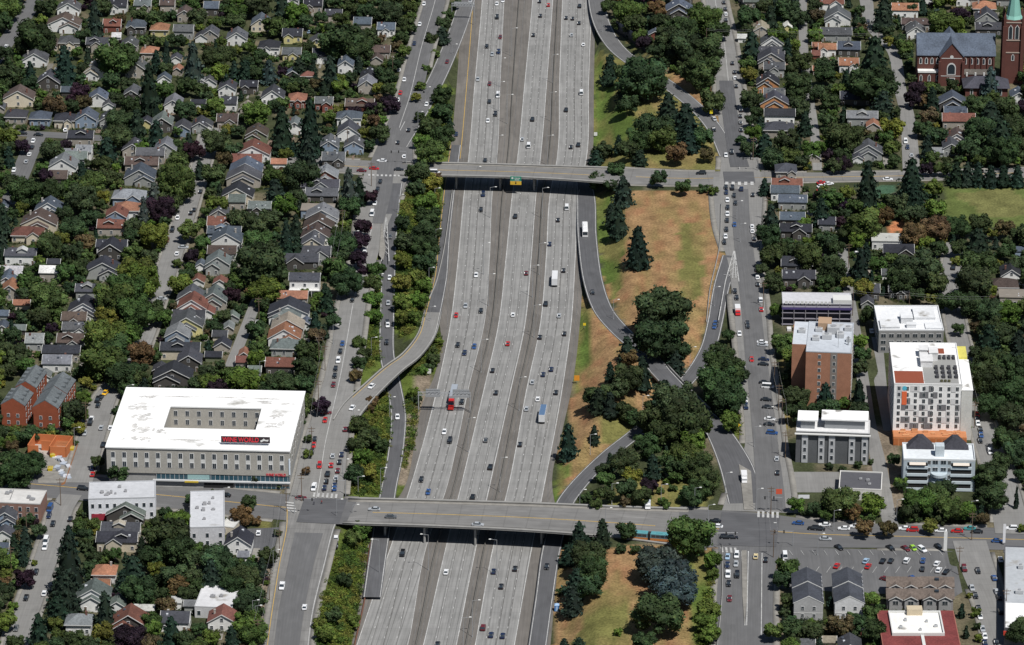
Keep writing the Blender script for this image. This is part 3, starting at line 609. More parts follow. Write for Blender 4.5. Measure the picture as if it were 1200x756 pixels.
VT = """
A|695 410 110 c 240;440 90 90 c 180;775 250 55 c 140;900 290 110 cb 200;865 400 90 d 180;300 300 130 c 180;545 270 180 g;520 375 90 d;560 565 130 d;640 570 90 c 130;545 640 130 d;500 700 110 c 130;165 180 180 d;35 640 110 y;100 680 75 p;600 395 80 d;370 430 90 p;35 40 120 g;650 70 80 d;725 90 90 d;920 80 90 d;40 350 110 d;140 390 80 d;300 680 60 p;240 705 110 d;390 170 80 d;210 30 90 d;860 190 40 l;100 210 60 l;350 480 30 y;545 460 70 d;610 490 90 d;860 510 100 d;730 620 90 c 130;900 700 90 p;660 690 70 l;830 610 50 g;410 270 50 c 110;20 250 80 d;480 30 80 d;80 30 60 d;560 90 60 o
B|240 20 130 d;50 270 120 d;140 60 100 g;70 100 60 d;250 340 90 d;190 330 90 c 110;330 120 110 g;430 60 110 l;640 190 200 d;760 160 70 d;720 230 140 d;560 190 70 c 60;585 340 100 c 170;620 370 60 l;480 280 80 d;300 330 90 cb 110;360 330 50 p;840 350 90 d;810 410 60 y;870 490 80 p;850 470 60 p;780 500 60 p;700 520 60 p;50 490 80 l;360 480 70 g;360 600 130 c 220;490 590 130 c 260;480 700 100 c 150;60 660 140 d;130 700 90 d;820 620 90 d;790 560 60 o;830 560 50 l;620 510 50 y;860 60 120 d;920 170 60 d;930 240 60 g;440 310 90 c 90;540 80 60 d;490 210 40 l;200 290 60 d;520 390 60 o;410 410 60 g;240 530 130 l;630 400 80 l;100 380 50 c 80;740 570 30 y;150 100 90 d;750 60 90 d;640 90 80 g
C|215 20 50 d;175 70 60 d;155 110 70 d;150 160 90 c 80;150 440 90 d;155 520 100 d;90 590 110 d;150 630 120 d;60 660 80 l;100 710 120 g;45 540 50 d;180 560 60 c 80;925 30 70 d;935 310 90 c 120;925 360 70 c 80;900 700 90 d;870 730 80 c 70;15 130 50 d;120 250 45 g;80 320 45 g;50 400 50 g;30 450 50 y;100 180 60 d
D|130 370 220 d;60 420 120 c 110;60 490 100 d;50 340 100 d;400 330 170 d;330 220 160 d;430 230 150 d;250 180 130 d;420 90 150 g;490 140 100 d;320 140 130 d;200 240 90 d;60 60 130 g;90 110 100 d;30 30 80 d;460 470 110 d;400 380 80 d;330 560 170 c 160;250 500 130 c 140;180 600 170 d;120 650 120 d;220 640 130 g;340 640 130 c 120;410 640 100 d;60 700 100 d;20 670 60 c 90;120 730 80 c 70;290 715 100 o;430 720 70 o;625 80 110 d;700 30 80 d;800 40 110 d;860 80 90 d;640 210 100 c 130;620 300 80 g;630 345 80 y;840 210 60 l;870 280 100 d;860 390 130 d;850 440 90 d;640 460 100 d;870 500 90 d;890 570 80 c 110;650 620 80 l;640 560 60 d;800 660 110 d;700 670 110 c 100;620 690 70 d;920 695 90 l;940 440 60 d;760 170 90 l;220 370 50 l;450 60 60 d;590 650 50 d
E|300 60 120 c 150;190 45 50 d;580 110 130 g;630 130 110 l;560 90 90 b;30 350 100 d;255 300 200 c 260;250 400 200 d;300 480 130 c 120;50 470 90 d;120 640 160 d;30 560 70 d;345 600 110 y;340 690 80 g;480 600 80 d;505 680 70 c 110;370 190 60 d;330 190 60 y;510 410 70 g;620 395 60 d;800 380 90 cb 150;930 330 80 y;730 490 120 d;800 530 130 c 120;870 500 110 d;760 620 160 d;850 640 170 c 170;920 600 140 d;700 690 100 d;850 700 150 d;930 690 100 d;100 720 70 d;15 680 60 l;490 470 60 o;0 420 60 d;440 460 80 p;200 130 50 o;440 40 60 d;560 10 60 l;640 700 60 d;810 450 60 g;100 420 80 l;340 20 50 d;380 120 40 d
F|120 140 150 d;60 100 90 d;230 140 120 d;20 70 70 g;380 170 150 d;430 100 120 g;340 310 120 d;230 390 120 d;340 420 100 d;380 330 60 l;820 100 170 g;790 190 110 d;870 80 80 d;720 150 90 cb 120;750 220 120 p;720 340 130 y;670 220 60 cb 130;620 300 80 d;880 320 100 g;700 440 80 d;620 420 90 g;640 520 160 y;660 560 170 l;590 600 180 g;530 650 170 g;500 720 110 y;640 700 160 g;720 690 100 d;760 720 90 g;840 570 110 l;130 560 110 g;230 630 160 g;180 720 110 d;190 490 60 g;360 490 100 d;890 440 70 p;930 440 40 y;100 210 60 y;830 470 50 g;460 260 60 d;290 350 70 y;130 420 60 l;930 30 60 c 90;480 160 70 y;700 500 70 d;300 240 80 d;55 240 60 d;420 260 90 d;490 400 50 g
G|450 60 150 d;390 80 100 g;330 140 130 c 130;370 205 110 l;45 60 110 d;60 200 100 l;10 230 60 g;160 270 110 d;240 290 130 d;310 260 100 d;250 370 130 g;260 470 230 d;330 510 120 d;380 340 80 c 150;390 415 70 c 100;430 400 80 c 120;280 600 140 l;340 600 80 g;670 120 100 cb 200;720 130 80 c 130;680 210 100 d;770 160 70 p;735 300 80 p;725 370 85 p;715 450 80 p;640 380 120 d;620 330 60 d;640 440 90 d;610 490 110 g;660 560 140 d;560 590 50 c 60;530 630 60 l;460 610 50 g;130 620 80 p;210 600 50 o;270 660 60 d;800 500 80 g;780 560 80 g;780 640 90 l;790 720 80 l;920 280 70 d;930 370 90 d;925 460 80 y;920 560 90 y;920 650 80 l;930 720 80 y;740 500 50 p;120 580 60 d;650 290 50 y;95 720 60 d;600 740 70 d;570 270 40 d
H|40 50 110 d;100 100 100 y;30 120 80 d;80 190 110 l;90 260 110 d;60 330 120 d;70 400 130 d;70 470 110 d;30 540 80 y;60 570 80 l;40 640 90 l;20 720 60 l;130 100 50 o;875 90 90 d;945 110 70 d;940 240 70 c 110;945 320 60 d;110 160 60 y;120 330 60 d
I|40 130 110 c 140;20 270 100 c 160;110 390 130 c 190;205 75 75 d;320 115 75 d;415 120 50 d;460 130 50 g;230 690 240 d;140 730 110 c 100;700 110 60 c 80;730 270 100 c 160;720 340 110 d;780 420 100 d;730 440 110 d;740 560 90 d;760 690 70 l;900 440 120 g;860 420 110 d;930 210 60 d;880 290 70 l;790 300 50 d;690 500 60 d;10 40 80 d
J|225 110 130 c 240;430 80 150 c 200;440 160 120 c 130;530 120 90 l;550 210 90 l;360 190 100 d;60 170 100 g;130 140 70 y;205 290 160 g;310 250 80 o;440 340 120 o;540 310 120 o;645 300 120 d;750 290 110 d;740 380 160 c 150;740 480 170 d;730 560 160 d;870 310 90 o;930 340 70 d;870 420 90 d;920 480 90 d;40 370 100 d;60 500 130 d;30 560 80 d;450 500 200 d;400 530 150 d;520 500 110 g;380 560 120 d;550 560 100 d;210 590 90 y;165 500 50 d;640 50 80 c 110;690 50 80 c 110;740 50 80 c 110;800 60 80 c 100;860 60 80 c 100;925 60 80 c 100;220 410 60 c 80;335 450 60 g;240 710 90 d;700 660 120 d;800 700 120 d;880 700 120 l;640 650 100 d;590 650 90 d;640 460 50 y;610 30 70 d;560 30 60 g;460 620 70 d;660 400 90 d;500 30 60 p;120 330 80 d;800 600 60 y;560 400 80 d;80 400 80 d;130 560 60 y
K|490 60 190 l;480 170 190 g;560 240 140 d;530 120 150 d;610 50 110 l;660 140 120 o;640 250 90 d;600 300 80 d;60 140 130 d;30 220 80 d;120 190 90 g;390 340 70 l;380 420 70 l;370 480 60 y;50 630 110 d;140 650 130 d;80 700 150 d;455 640 60 d;640 650 110 d;560 690 110 d;60 570 60 o;220 60 60 d;725 150 60 d;400 270 60 y;420 230 50 d;60 50 80 d;540 400 40 d;20 720 90 d;350 550 30 g;650 210 80 d
L|180 270 150 l;110 240 90 g;60 300 90 p;340 270 120 d;300 300 90 d;240 160 80 l;470 120 100 d;470 200 110 d;470 280 90 d;480 370 70 d;545 380 80 p;20 90 40 d;720 90 70 g;740 140 70 d;720 180 70 d;480 530 45 d;480 600 50 l;470 680 45 o;240 720 60 d;350 740 50 d;850 265 50 d;830 390 50 l;60 20 60 d;240 20 90 d;320 30 50 d;400 280 90 d;530 100 40 d;780 360 60 o;770 390 50 o;720 470 90 d;760 530 100 d;820 560 80 d;700 560 80 d;740 620 90 l;700 700 90 d;760 690 90 y;40 210 40 d;700 240 60 o;150 220 60 g;960 330 30 d
O|870 330 120 d;880 350 100 c 120;935 370 90 c 120;740 540 100 c 170;860 510 60 c 90;935 220 60 c 100;910 680 80 d;935 640 60 c 90;110 160 60 d;90 200 50 d;140 80 50 l;60 210 50 l;20 320 60 l;30 350 50 d;110 120 40 g
P|60 110 100 c 120;70 160 80 o;130 220 100 c 160;60 250 130 d;40 400 100 d;90 430 90 d;200 60 200 d;280 120 130 d;300 30 90 d;280 170 110 c 110;510 200 170 d;500 290 200 d;530 350 150 d;450 260 120 d;530 50 60 d;490 120 80 d;230 330 170 c 150;300 370 200 d;200 430 160 d;330 450 200 d;240 500 150 d;400 480 100 l;370 540 110 l;540 450 90 l;330 620 150 g;380 660 140 d;290 660 110 d;150 560 110 d;50 640 130 d;180 660 90 c 120;430 730 120 d;790 90 110 g;830 150 90 l;850 210 100 d;830 260 110 d;850 340 120 d;850 410 110 d;930 400 80 d;600 240 60 d;20 300 90 d;150 470 90 d;260 420 110 c 120;570 190 70 d;540 420 60 l
Q|190 80 80 l;200 140 80 d;190 200 70 d;30 330 90 c 130;50 390 100 d;110 370 70 l;185 330 90 c 160;190 400 90 d;790 80 140 c 170;870 50 120 d;800 170 150 d;900 200 140 d;780 260 150 d;880 320 160 d;800 380 130 d;900 430 130 d;870 540 120 d;930 600 120 d;350 630 60 d;800 700 150 d;750 720 90 d;700 350 40 g;380 740 60 l;240 640 30 d;180 650 40 d;50 660 40 d;110 670 35 d;930 80 90 c 120;930 300 90 d;850 640 90 d;690 470 40 y;650 20 60 d;940 700 60 d;700 200 60 d;800 20 110 d;740 130 80 d
R|320 380 170 c 300;300 500 170 c 200;270 590 130 c 140;320 260 90 c 140;490 590 110 c 190;620 420 170 c 180;650 500 150 d;570 460 90 c 120;780 240 190 d;830 310 150 d;700 350 110 d;830 180 120 l;770 140 60 d;900 360 100 d;800 430 120 d;730 400 80 y;830 480 100 o;720 520 110 d;400 240 70 d;430 190 70 g;135 170 60 d;180 220 70 d;90 240 60 o;115 440 95 p;30 420 60 y;890 75 60 d;30 640 100 l;70 740 80 d;180 680 110 c 160;260 650 70 y;270 710 70 g;480 700 100 y;350 730 100 d;710 680 80 l;800 690 110 c 150;930 680 70 d;600 725 150 p;780 570 90 o;20 460 60 o;80 330 50 d;380 270 50 d;920 300 60 g;900 430 90 d;60 570 50 l;160 370 30 y
S|205 90 70 d;170 150 100 o;240 175 50 o;340 230 40 d;295 340 90 d;60 370 150 d;30 430 120 c 160;190 450 140 d;130 470 120 d;230 520 110 d;200 560 130 d;200 660 140 l;230 700 130 g;30 720 80 l;150 720 80 d;50 45 45 d;290 460 30 l;20 320 70 d;100 330 60 c 90;210 400 90 d;130 420 80 d;730 220 90 l;690 260 80 g;650 450 70 d;600 620 80 d;560 700 90 l;530 650 60 y;690 640 70 l
T|790 250 110 c 160;900 230 90 c 140;830 340 150 d;740 330 100 c 100;850 410 140 d;780 460 140 c 140;760 540 120 c 140;840 490 110 d;920 50 80 d;820 70 60 d;870 100 60 g;720 745 60 c 50;790 745 80 c 60;830 300 90 c 110;710 500 50 d
U|360 240 200 g;200 380 190 b;270 450 190 b;290 510 160 b;210 610 220 d;130 60 90 d;60 220 90 d;100 305 50 d;30 305 50 d;455 360 80 l;460 420 60 l;440 590 110 l;430 650 110 l;450 700 90 l;400 20 100 d;370 70 80 d;60 30 100 d;140 740 110 d;810 400 110 g;780 450 90 d;740 690 90 g;850 100 80 l;930 120 70 d;830 740 70 d;15 690 40 l;340 50 80 d;220 80 40 l
V|90 90 150 g;50 100 90 d;250 100 110 l;210 210 80 o;320 210 80 o;520 200 70 y;460 90 140 l;540 60 120 g;620 120 120 g;680 130 100 l;800 60 150 d;420 130 90 d;380 10 60 d;945 210 40 l;240 540 80 l;250 610 90 g;260 690 110 d;155 620 50 g;665 590 40 c 70;685 690 35 c 60;730 600 50 l;735 665 40 d;745 720 40 y;930 690 120 d;920 60 26 c 110;580 30 100 d;505 100 90 d;30 150 60 g;160 60 60 g;700 520 30 y;20 690 40 d
"""
TILE = {'A':(0,0),'B':(240,0),'C':(480,0),'D':(720,0),'E':(960,0),'F':(0,190),'G':(240,190),'H':(480,190),'I':(720,190),'J':(960,190),
 'K':(0,380),'L':(240,380),'O':(480,380),'P':(720,380),'Q':(960,380),'R':(0,566),'S':(240,566),'T':(480,566),'U':(720,566),'V':(960,566)}
TS = 3.979
def tiles(text):
    for line in text.strip().splitlines():
        k, rest = line.split('|', 1); ox, oy = TILE[k]
        for e in rest.split(';'):
            if e.strip(): yield ox, oy, e.split()
for ox, oy, e in tiles(VT):
    x, y, w_ = ox+float(e[0])/TS, oy+float(e[1])/TS, float(e[2])/TS; k = e[3]; h = float(e[4])/TS if len(e) > 4 else None
    TREES.append([x, y, w_, h, k])
# ------------------------------------------------------------ houses
RC = {'k':(.026,.028,.036),'d':(.046,.048,.058),'m':(.072,.076,.083),'l':(.165,.175,.185),'w':(.50,.50,.49),'b':(.070,.052,.045),'r':(.135,.058,.044),
      'o':(.25,.120,.075),'t':(.25,.22,.18),'v':(.105,.125,.118),'u':(.066,.082,.106)}
RW = {'k':'black','d':'dark grey','m':'grey','l':'light grey','w':'white','b':'brown','r':'red-brown','o':'orange','t':'tan','v':'grey-green','u':'slate-blue'}
WC = {'W':(.70,.70,.68),'C':(.56,.50,.39),'Y':(.55,.50,.24),'G':(.30,.31,.30),'B':(.22,.28,.36),'T':(.34,.31,.27),'R':(.19,.065,.048),'D':(.07,.065,.06),'N':(.16,.18,.11),'O':(.45,.22,.10)}
WW = {'W':'white','C':'cream','Y':'pale yellow','G':'grey','B':'blue','T':'beige','R':'brick-red','D':'dark','N':'olive','O':'orange'}
KW = {'g':'gabled house','n':'double-gabled house','s':'side-gabled house','h':'hipped house','c':'dormered house','f':'boxy house'}
HT = """
A|318 75 110 g m W;295 150 165 n b W;548 65 90 s k W;522 155 85 c r R;633 165 90 h u D;742 172 85 h o Y;860 105 70 g b T;665 60 80 s v T;780 60 70 s b T;855 185 95 s m G;938 200 60 g d W;212 250 110 g b C;322 235 100 h m C;455 245 110 s d T;600 255 80 g m T;695 280 80 h o T;160 315 125 g m W;440 372 100 n t W;632 365 105 g m T;765 395 65 g u W;820 300 50 g d W;826 355 50 g o T;940 410 60 g l W;225 420 115 g d D;310 450 50 s u D;455 500 90 g u W;507 520 60 g m W;612 475 75 g m D;85 500 150 g b C;806 530 85 g l W;925 505 70 s k W;72 580 100 h d T;185 590 100 h u B;300 600 100 h k C;400 598 105 g u B;505 605 85 g d G;680 600 60 g k Y;755 620 100 g v D;848 640 80 g d B;930 625 75 g d G;375 680 125 s k T;310 768 100 s l W;390 750 75 s l W;618 735 100 g d T;770 740 110 g l G;700 765 140 s m T;285 360 55 s u W;543 195 35 s w W;0 530 30 g m T
B|30 75 70 s u D;400 40 75 g u W;258 150 90 g u C;408 200 95 s k Y;148 215 100 g m W;522 235 80 g m Y;25 200 75 g m T;298 262 100 h k W;405 285 90 s m Y;540 300 75 s k W;655 345 75 g u W;820 275 90 s b T;800 305 60 g b T;735 150 85 s u T;845 170 85 s u W;600 105 80 s d T;505 60 90 s k T;410 370 60 g u D;478 378 60 h r C;762 400 85 g k W;755 440 85 g l T;20 410 70 g m W;103 450 85 g d W;205 440 85 s k D;315 490 110 g d W;430 505 85 h o R;555 520 85 s m R;722 530 140 c b R;110 520 80 s k W;105 600 100 s b T;195 530 65 g t T;418 630 85 g v W;240 668 105 n b N;5 610 60 g d W;672 590 120 h u W;670 665 110 g d W;578 720 90 g m B;695 722 95 g m B;222 756 170 g r W;743 85 30 s w W
D|312 25 115 s o D;300 88 130 n u D;232 80 45 s t W;190 185 65 g u R;280 275 30 s w W;345 265 25 s w W;635 15 120 s o T;650 42 100 s v T;595 200 35 s w W;685 180 75 g t T;808 150 40 g w Y;735 240 110 n m W;730 285 130 s d G;730 322 130 n d T;745 362 100 s m G;715 430 110 n k O;745 475 100 s m T;745 525 140 n d O;770 580 150 s k W;765 645 145 h d T;943 240 30 s o R;940 280 40 s r R;945 350 30 s o T;925 760 70 g d T
E|55 50 125 s r W;85 120 130 n m W;80 195 150 s m G;38 265 85 s o W;138 265 110 c u D;138 340 95 s o W;400 85 130 s o W;450 145 140 s b G;450 185 90 g m W;500 20 60 g m W;672 30 70 g d W;770 75 110 h o T;780 125 110 g d G;790 170 130 s d D;740 30 80 s v T;865 30 80 s t G;170 495 150 s k D;200 590 150 c l G;252 615 65 g o T;228 748 140 n m G;620 522 130 n u D;635 570 110 s u D;650 605 160 s r T;640 690 120 n b W;615 732 80 g d G;553 735 50 s l G;930 490 80 g u W;180 765 50 g d W;800 760 50 g d T
F|290 65 140 g l W;330 20 160 s v G;270 115 90 s b D;225 265 135 n u W;180 330 175 n b C;125 378 150 h r C;660 50 165 s b T;650 110 150 n u G;600 208 160 h l B;590 265 115 h o W;540 298 105 g r B;520 345 140 s r T;520 435 150 c k W;515 460 120 g k D;480 548 170 n k G;95 480 155 c d W;250 498 60 s k W;30 600 85 g u W;230 560 95 s w T;50 560 110 s w T;45 645 105 g o T;100 690 80 s o C;15 740 50 s u G;410 645 120 c d G;390 738 160 n k W;935 510 45 g u W;920 585 65 g r W;890 680 140 n m W;895 728 145 n r W;880 770 160 s d G;15 235 40 g u W
G|195 35 150 s r T;345 30 75 s o W;190 85 160 n u W;180 120 170 n m T;150 200 155 g k C;65 285 90 g m T;150 225 80 s v T;255 255 110 s v D;90 335 165 s r T;90 372 165 c u B;100 415 150 g u W;80 462 140 s b W;60 522 120 n v G;70 592 65 g r W;40 690 130 n v T;15 732 60 g r W;130 752 60 g v G;330 110 60 s m G;562 110 120 n l R;538 155 185 s d G;545 190 160 s m D;525 268 165 f t B;545 305 160 n l W;530 345 150 g b D;515 392 140 g b W;500 430 110 g m C;510 475 160 s d G;450 500 170 s d D;465 620 150 s2 d W;405 672 155 s o T;390 752 200 n k W;380 775 130 h v G;600 25 110 s m D
I|800 85 100 h d T;805 142 150 s r T;795 182 140 s u W;830 225 140 s u G;830 305 120 s u D;845 362 155 s k D;850 518 150 c k D;860 582 160 s d D
J|395 255 60 h b G;315 410 150 f w W;370 457 150 s k D;322 550 60 s m W;208 552 65 s t C;372 642 100 s d D;235 648 95 s d D;225 688 60 g d G;940 445 60 f u B;895 572 100 g k W;860 622 140 h b T;910 675 150 f t T;35 325 80 s k G
K|345 18 120 s b T;348 62 120 s m W;328 122 130 s b G;160 125 85 s l G;285 180 185 s k T;265 225 140 s l W;205 272 60 g l W;90 52 60 s v D;870 52 160 n m Y;825 98 120 n l B;840 167 195 s k C;880 222 120 g d D;745 242 70 g d D;805 298 190 n k D;10 45 30 g u W
L|70 82 70 s d C;110 48 50 g l T;80 132 80 g k T;40 177 80 s k N;182 172 50 g o T;170 202 50 s r T;385 65 160 n t T;370 105 160 n o W;370 152 130 h v G;350 240 140 s r D;232 247 60 s v G;470 32 60 g u W
R|50 155 100 g k G;25 205 100 n d B;15 275 90 g d W;15 365 50 s2 u B;585 188 190 n v D;562 272 190 c d C;545 322 200 s k C;485 472 110 h o W;470 505 90 s o T;430 590 170 n v W;400 592 70 g o B;545 605 80 g v W;365 712 125 h l W;600 705 170 n r D;672 622 95 s w W;820 592 55 f w W;885 602 40 s l G;815 695 140 s d W
S|155 335 130 g k W;80 695 140 g r W;180 372 50 s l W
"""
win = MB(); win.box(-.62,.62,-.10,.02,-.08,1.48,0); win.box(-.5,-.04,-.12,.0,.05,.66,1); win.box(.04,.5,-.12,.0,.05,.66,1); win.box(-.5,.5,-.12,.0,.76,1.38,1)
WIN = win.mesh('window', ('frame','glass'))
dr = MB(); dr.box(-.55,.55,-.12,.02,0,2.2,0); dr.box(-.42,.42,-.15,.0,.02,2.06,1); DOOR = dr.mesh('door', ('frame','wood'))
ch = MB(); ch.box(-.36,.36,-.36,.36,-1.6,.95); ch.box(-.43,.43,-.43,.43,.95,1.1); CHIM = ch.mesh('chimney', 'brick')
def T_s(W, D): return lambda v: (W/2-v[1], v[0]+D/2, v[2])       # gable frame (u,v) turned so its ridge runs along x
def gable(mb, W, L, Hw, rise, o=.42, T=None, th=.28, m=0, y0=0.0):
    k = rise/(W/2); e = W/2+o
    mb.exy([(-e, Hw-o*k),(0, Hw+rise),(e, Hw-o*k),(e, Hw-o*k+th),(0, Hw+rise+th*1.2),(-e, Hw-o*k+th)], y0-o, y0+L+o, m, T)
def rake(mb, W, Hw, rise, y, o=.42, T=None, th=.26, w=.24):
    k = rise/(W/2); e = W/2+o
    mb.exy([(-e-.03, Hw-o*k-w+.25),(0, Hw+rise-w+.25),(e+.03, Hw-o*k-w+.25),(e+.03, Hw-o*k+th),(0, Hw+rise+th*1.3),(-e-.03, Hw-o*k+th)], y-.07, y+.07, 0, T)
PATHS = MB()
HB = []    # picture boxes of houses, to keep planting off them
def house(px, py, wpx, kind, rc, wc, r):
    s = scl(py); W = max(4.0, wpx/s*.92); st = 2 if '2' in kind else 1; k = kind[0]; small = W < 7
    big = W > 12.5
    Hw = (2.5 if small else 3.5)+(2.8 if st == 2 else 0)+(r.uniform(0,1.0) if not small else 0)
    p = gat(px, py); yaw = R(-2.5+r.uniform(-1.2,1.2))
    e = empty({'g':'gabled_house','n':'double_gabled_house','s':'long_roofed_house','h':'hip_roofed_house','c':'dormered_house','f':'flat_roofed_house'}[k] if not small else 'garden_shed' if W < 5.6 else 'garage', p, yaw)
    att = f"{WW[wc].replace(' ','-')}-walled {RW[rc].replace(' ','-')}-roofed {KW[k] if not small else ('small shed' if W < 5.6 else 'small outbuilding')}"
    later(e, att, px, py, 'house' if not small else ('shed' if W < 5.6 else 'garage'), 'houses of the residential blocks' if not small else 'sheds and garages')
    rcol = np.array(RC[rc])*r.uniform(.75,1.2)*np.array((1,r.uniform(.97,1.03),r.uniform(.94,1.06))); wcol = np.array(WC[wc])*r.uniform(.85,1.08)
    wm = 'brick' if wc == 'R' else 'wall'; fz = 0
    L = (9.6 if k in 'gn' else 7.6 if k in 'sc' else 8.8)*(.62 if small else 1)*r.uniform(.92,1.12)
    if k in 'gn':
        rise = W*.5*r.uniform(.58,.72); 
        if rise > 4: rise = 4
        mb = MB(); mb.exy([(-W/2,-.6),(W/2,-.6),(W/2,Hw),(0,Hw+rise),(-W/2,Hw)], 0, L); mb.build('wall', wm, e, wcol)
        rb = MB(); gable(rb, W, L, Hw, rise); ro = rb.build('roof', 'roof', e, rcol)
        tb = MB(); rake(tb, W, Hw, rise, -.44); tb.build('bargeboard', 'trim', ro)
        if not small: link('window', WIN, e, loc=(0,-.02,Hw+.2))
        if k == 'n':
            W2 = W*r.uniform(.55,.68); r2 = rise*W2/W; H2 = Hw-.7; x0 = r.choice((-1,1,0))*(W-W2)/2*.9; T = lambda v: (v[0]+x0, v[1], v[2])
            pb = MB(); pb.exy([(-W2/2,-.6),(W2/2,-.6),(W2/2,H2),(0,H2+r2),(-W2/2,H2)], -2.4, .0, 0, T); pb.build('porch', wm, e, wcol)
            rb = MB(); gable(rb, W2, 2.4+L*.2, H2, r2, .45, T, y0=-2.4); r3 = rb.build('porch_roof', 'roof', e, rcol*1.04)
            tb = MB(); rake(tb, W2, H2, r2, -2.88, .45, T); tb.build('bargeboard', 'trim', r3); fz = -2.4
    elif k in 'sc':
        rise = L*.5*r.uniform(.50,.66); T = T_s(W, L)
        mb = MB(); mb.exy([(-L/2,-.6),(L/2,-.6),(L/2,Hw),(0,Hw+rise),(-L/2,Hw)], 0, W, 0, T); mb.build('wall', wm, e, wcol)
        rb = MB(); gable(rb, L, W, Hw, rise, T=T); ro = rb.build('roof', 'roof', e, rcol)
        tb = MB(); rake(tb, L, Hw, rise, -.44, T=T); rake(tb, L, Hw, rise, W+.44, T=T); tb.build('bargeboard', 'trim', ro)
        if k == 'c' or (W > 10 and r.random() < .3):
            dw = min(4.2, W*.36); x0 = r.uniform(-.15,.15)*W; kk = rise/(L/2); zb = Hw+.6
            Td = lambda v: (v[0]+x0, v[1]+.9, v[2])
            db = MB(); db.exy([(-dw/2,zb-1),(dw/2,zb-1),(dw/2,zb+1.5),(0,zb+2.5),(-dw/2,zb+1.5)], 0, L*.38, 0, Td); gable(db, dw, L*.38, zb+1.5, 1.0, .35, Td, .2, 1)
            me = db.mesh('dormer', (wm,'roof')); do = link('dormer', me, ro, wcol if k == 'c' else wcol)
            do.color = (*rcol, 1) if k != 'c' else (*(wcol*.5+rcol*.5), 1)
            tb = MB(); rake(tb, dw, zb+1.5, 1.0, -.38+.9, .35, lambda v: (v[0]+x0, v[1], v[2]), .2, .3); tb.build('dormer_trim', 'trim', ro)
    elif k == 'h':
        rise = min(3.0, min(W, L)*.3); o = .6; rl = abs(W-L)/2
        mb = MB(); mb.box(-W/2,W/2,0,L,-.6,Hw); mb.build('wall', wm, e, wcol)
        b = [(-W/2-o,-o),(W/2+o,-o),(W/2+o,L+o),(-W/2-o,L+o)]
        t = [(-rl,L/2),(rl,L/2)] if W >= L else [(0,L/2-rl),(0,L/2+rl)]
        vs = [(x,y,Hw-.1) for x,y in b]+[(x,y,Hw+.12) for x,y in b]+[(x,y,Hw+.12+rise) for x,y in t]
        fs = [(3,2,1,0),(0,1,5,4),(1,2,6,5),(2,3,7,6),(3,0,4,7)]+([(4,5,9,8),(5,6,9),(6,7,8,9),(7,4,8)] if W >= L else [(4,5,8),(5,6,9,8),(6,7,9),(7,4,8,9)])
        rb = MB(); rb.add(vs, fs); ro = rb.build('roof', 'roof', e, rcol)
        tb = MB(); tb.box(-W/2-o-.05,W/2+o+.05,-o-.06,-o+.02,Hw-.14,Hw+.16); tb.build('gutter', 'trim', ro)
        rise = rise
    else:
        rise = .4; mb = MB(); mb.box(-W/2,W/2,0,L,-.6,Hw+.3); mb.build('wall', wm, e, wcol)
        rb = MB(); rb.box(-W/2-.3,W/2+.3,-.3,L+.3,Hw+.302,Hw+.6); ro = rb.build('roof', 'flat', e, rcol)
    if k in 'sh' and not small and W > 7.5 and r.random() < .5 and st == 1:       # projecting front gable
        W2 = W*r.uniform(.36,.5); r2 = 1.5*W2/4.2; x0 = r.uniform(-.28,.28)*W; T2 = lambda v: (v[0]+x0, v[1], v[2]); H2 = Hw-.1
        pb = MB(); pb.exy([(-W2/2,-.6),(W2/2,-.6),(W2/2,H2),(0,H2+r2),(-W2/2,H2)], -1.8, .0, 0, T2); pb.build('front_wing', wm, e, wcol)
        rb = MB(); gable(rb, W2, 1.8+L*.28, H2, r2, .35, T2, .2, y0=-1.8); r3 = rb.build('wing_roof', 'roof', e, rcol*.97)
        tb = MB(); rake(tb, W2, H2, r2, -2.18, .35, T2, .2); tb.build('bargeboard', 'trim', r3); link('window', WIN, e, loc=(x0, -1.83, 1.2))
    if not small:
        n = 3 if W > 9 else 2; xs = np.linspace(-W/2+1.4, W/2-1.4, n)+r.uniform(-.2,.2)
        di = r.integers(0, n)
        yy = fz if k == 'n' else 0
        if k == 'n': xs = [x for x in (x0-W2*.27, x0+W2*.27)]; di = r.integers(0, 2)
        for i, x in enumerate(xs):
            if i == di and st == 1: link('door', DOOR, e, loc=(x, yy-.02, .1))
            else: link('window', WIN, e, loc=(x, yy-.02, 1.1))
            if st == 2: link('window', WIN, e, loc=(x, yy-.02, 4.0))
        for y in (2.5, L-3): 
            o = link('window', WIN, e, loc=(-W/2-.02 if px > 600 else W/2+.02, y, 1.2)); o.rotation_euler = (0,0,R(-90 if px > 600 else 90))
        if r.random() < .45:
            cx = (W*.28)*r.choice((-1,1)); c = link('chimney', CHIM, ro, color=(.15,.075,.06) if r.random() < .6 else (.35,.33,.3), loc=(cx, L*r.uniform(.35,.7), Hw+rise*.75)); 
        if st == 2:
            pb = MB(); pb.box(-W/2-.2,W/2+.2,-2,-.02,2.7,2.95); [pb.box(x-.12,x+.12,-1.95,-1.7,0,2.7) for x in np.linspace(-W/2,W/2,5)]; pb.build('porch', 'trim', e)
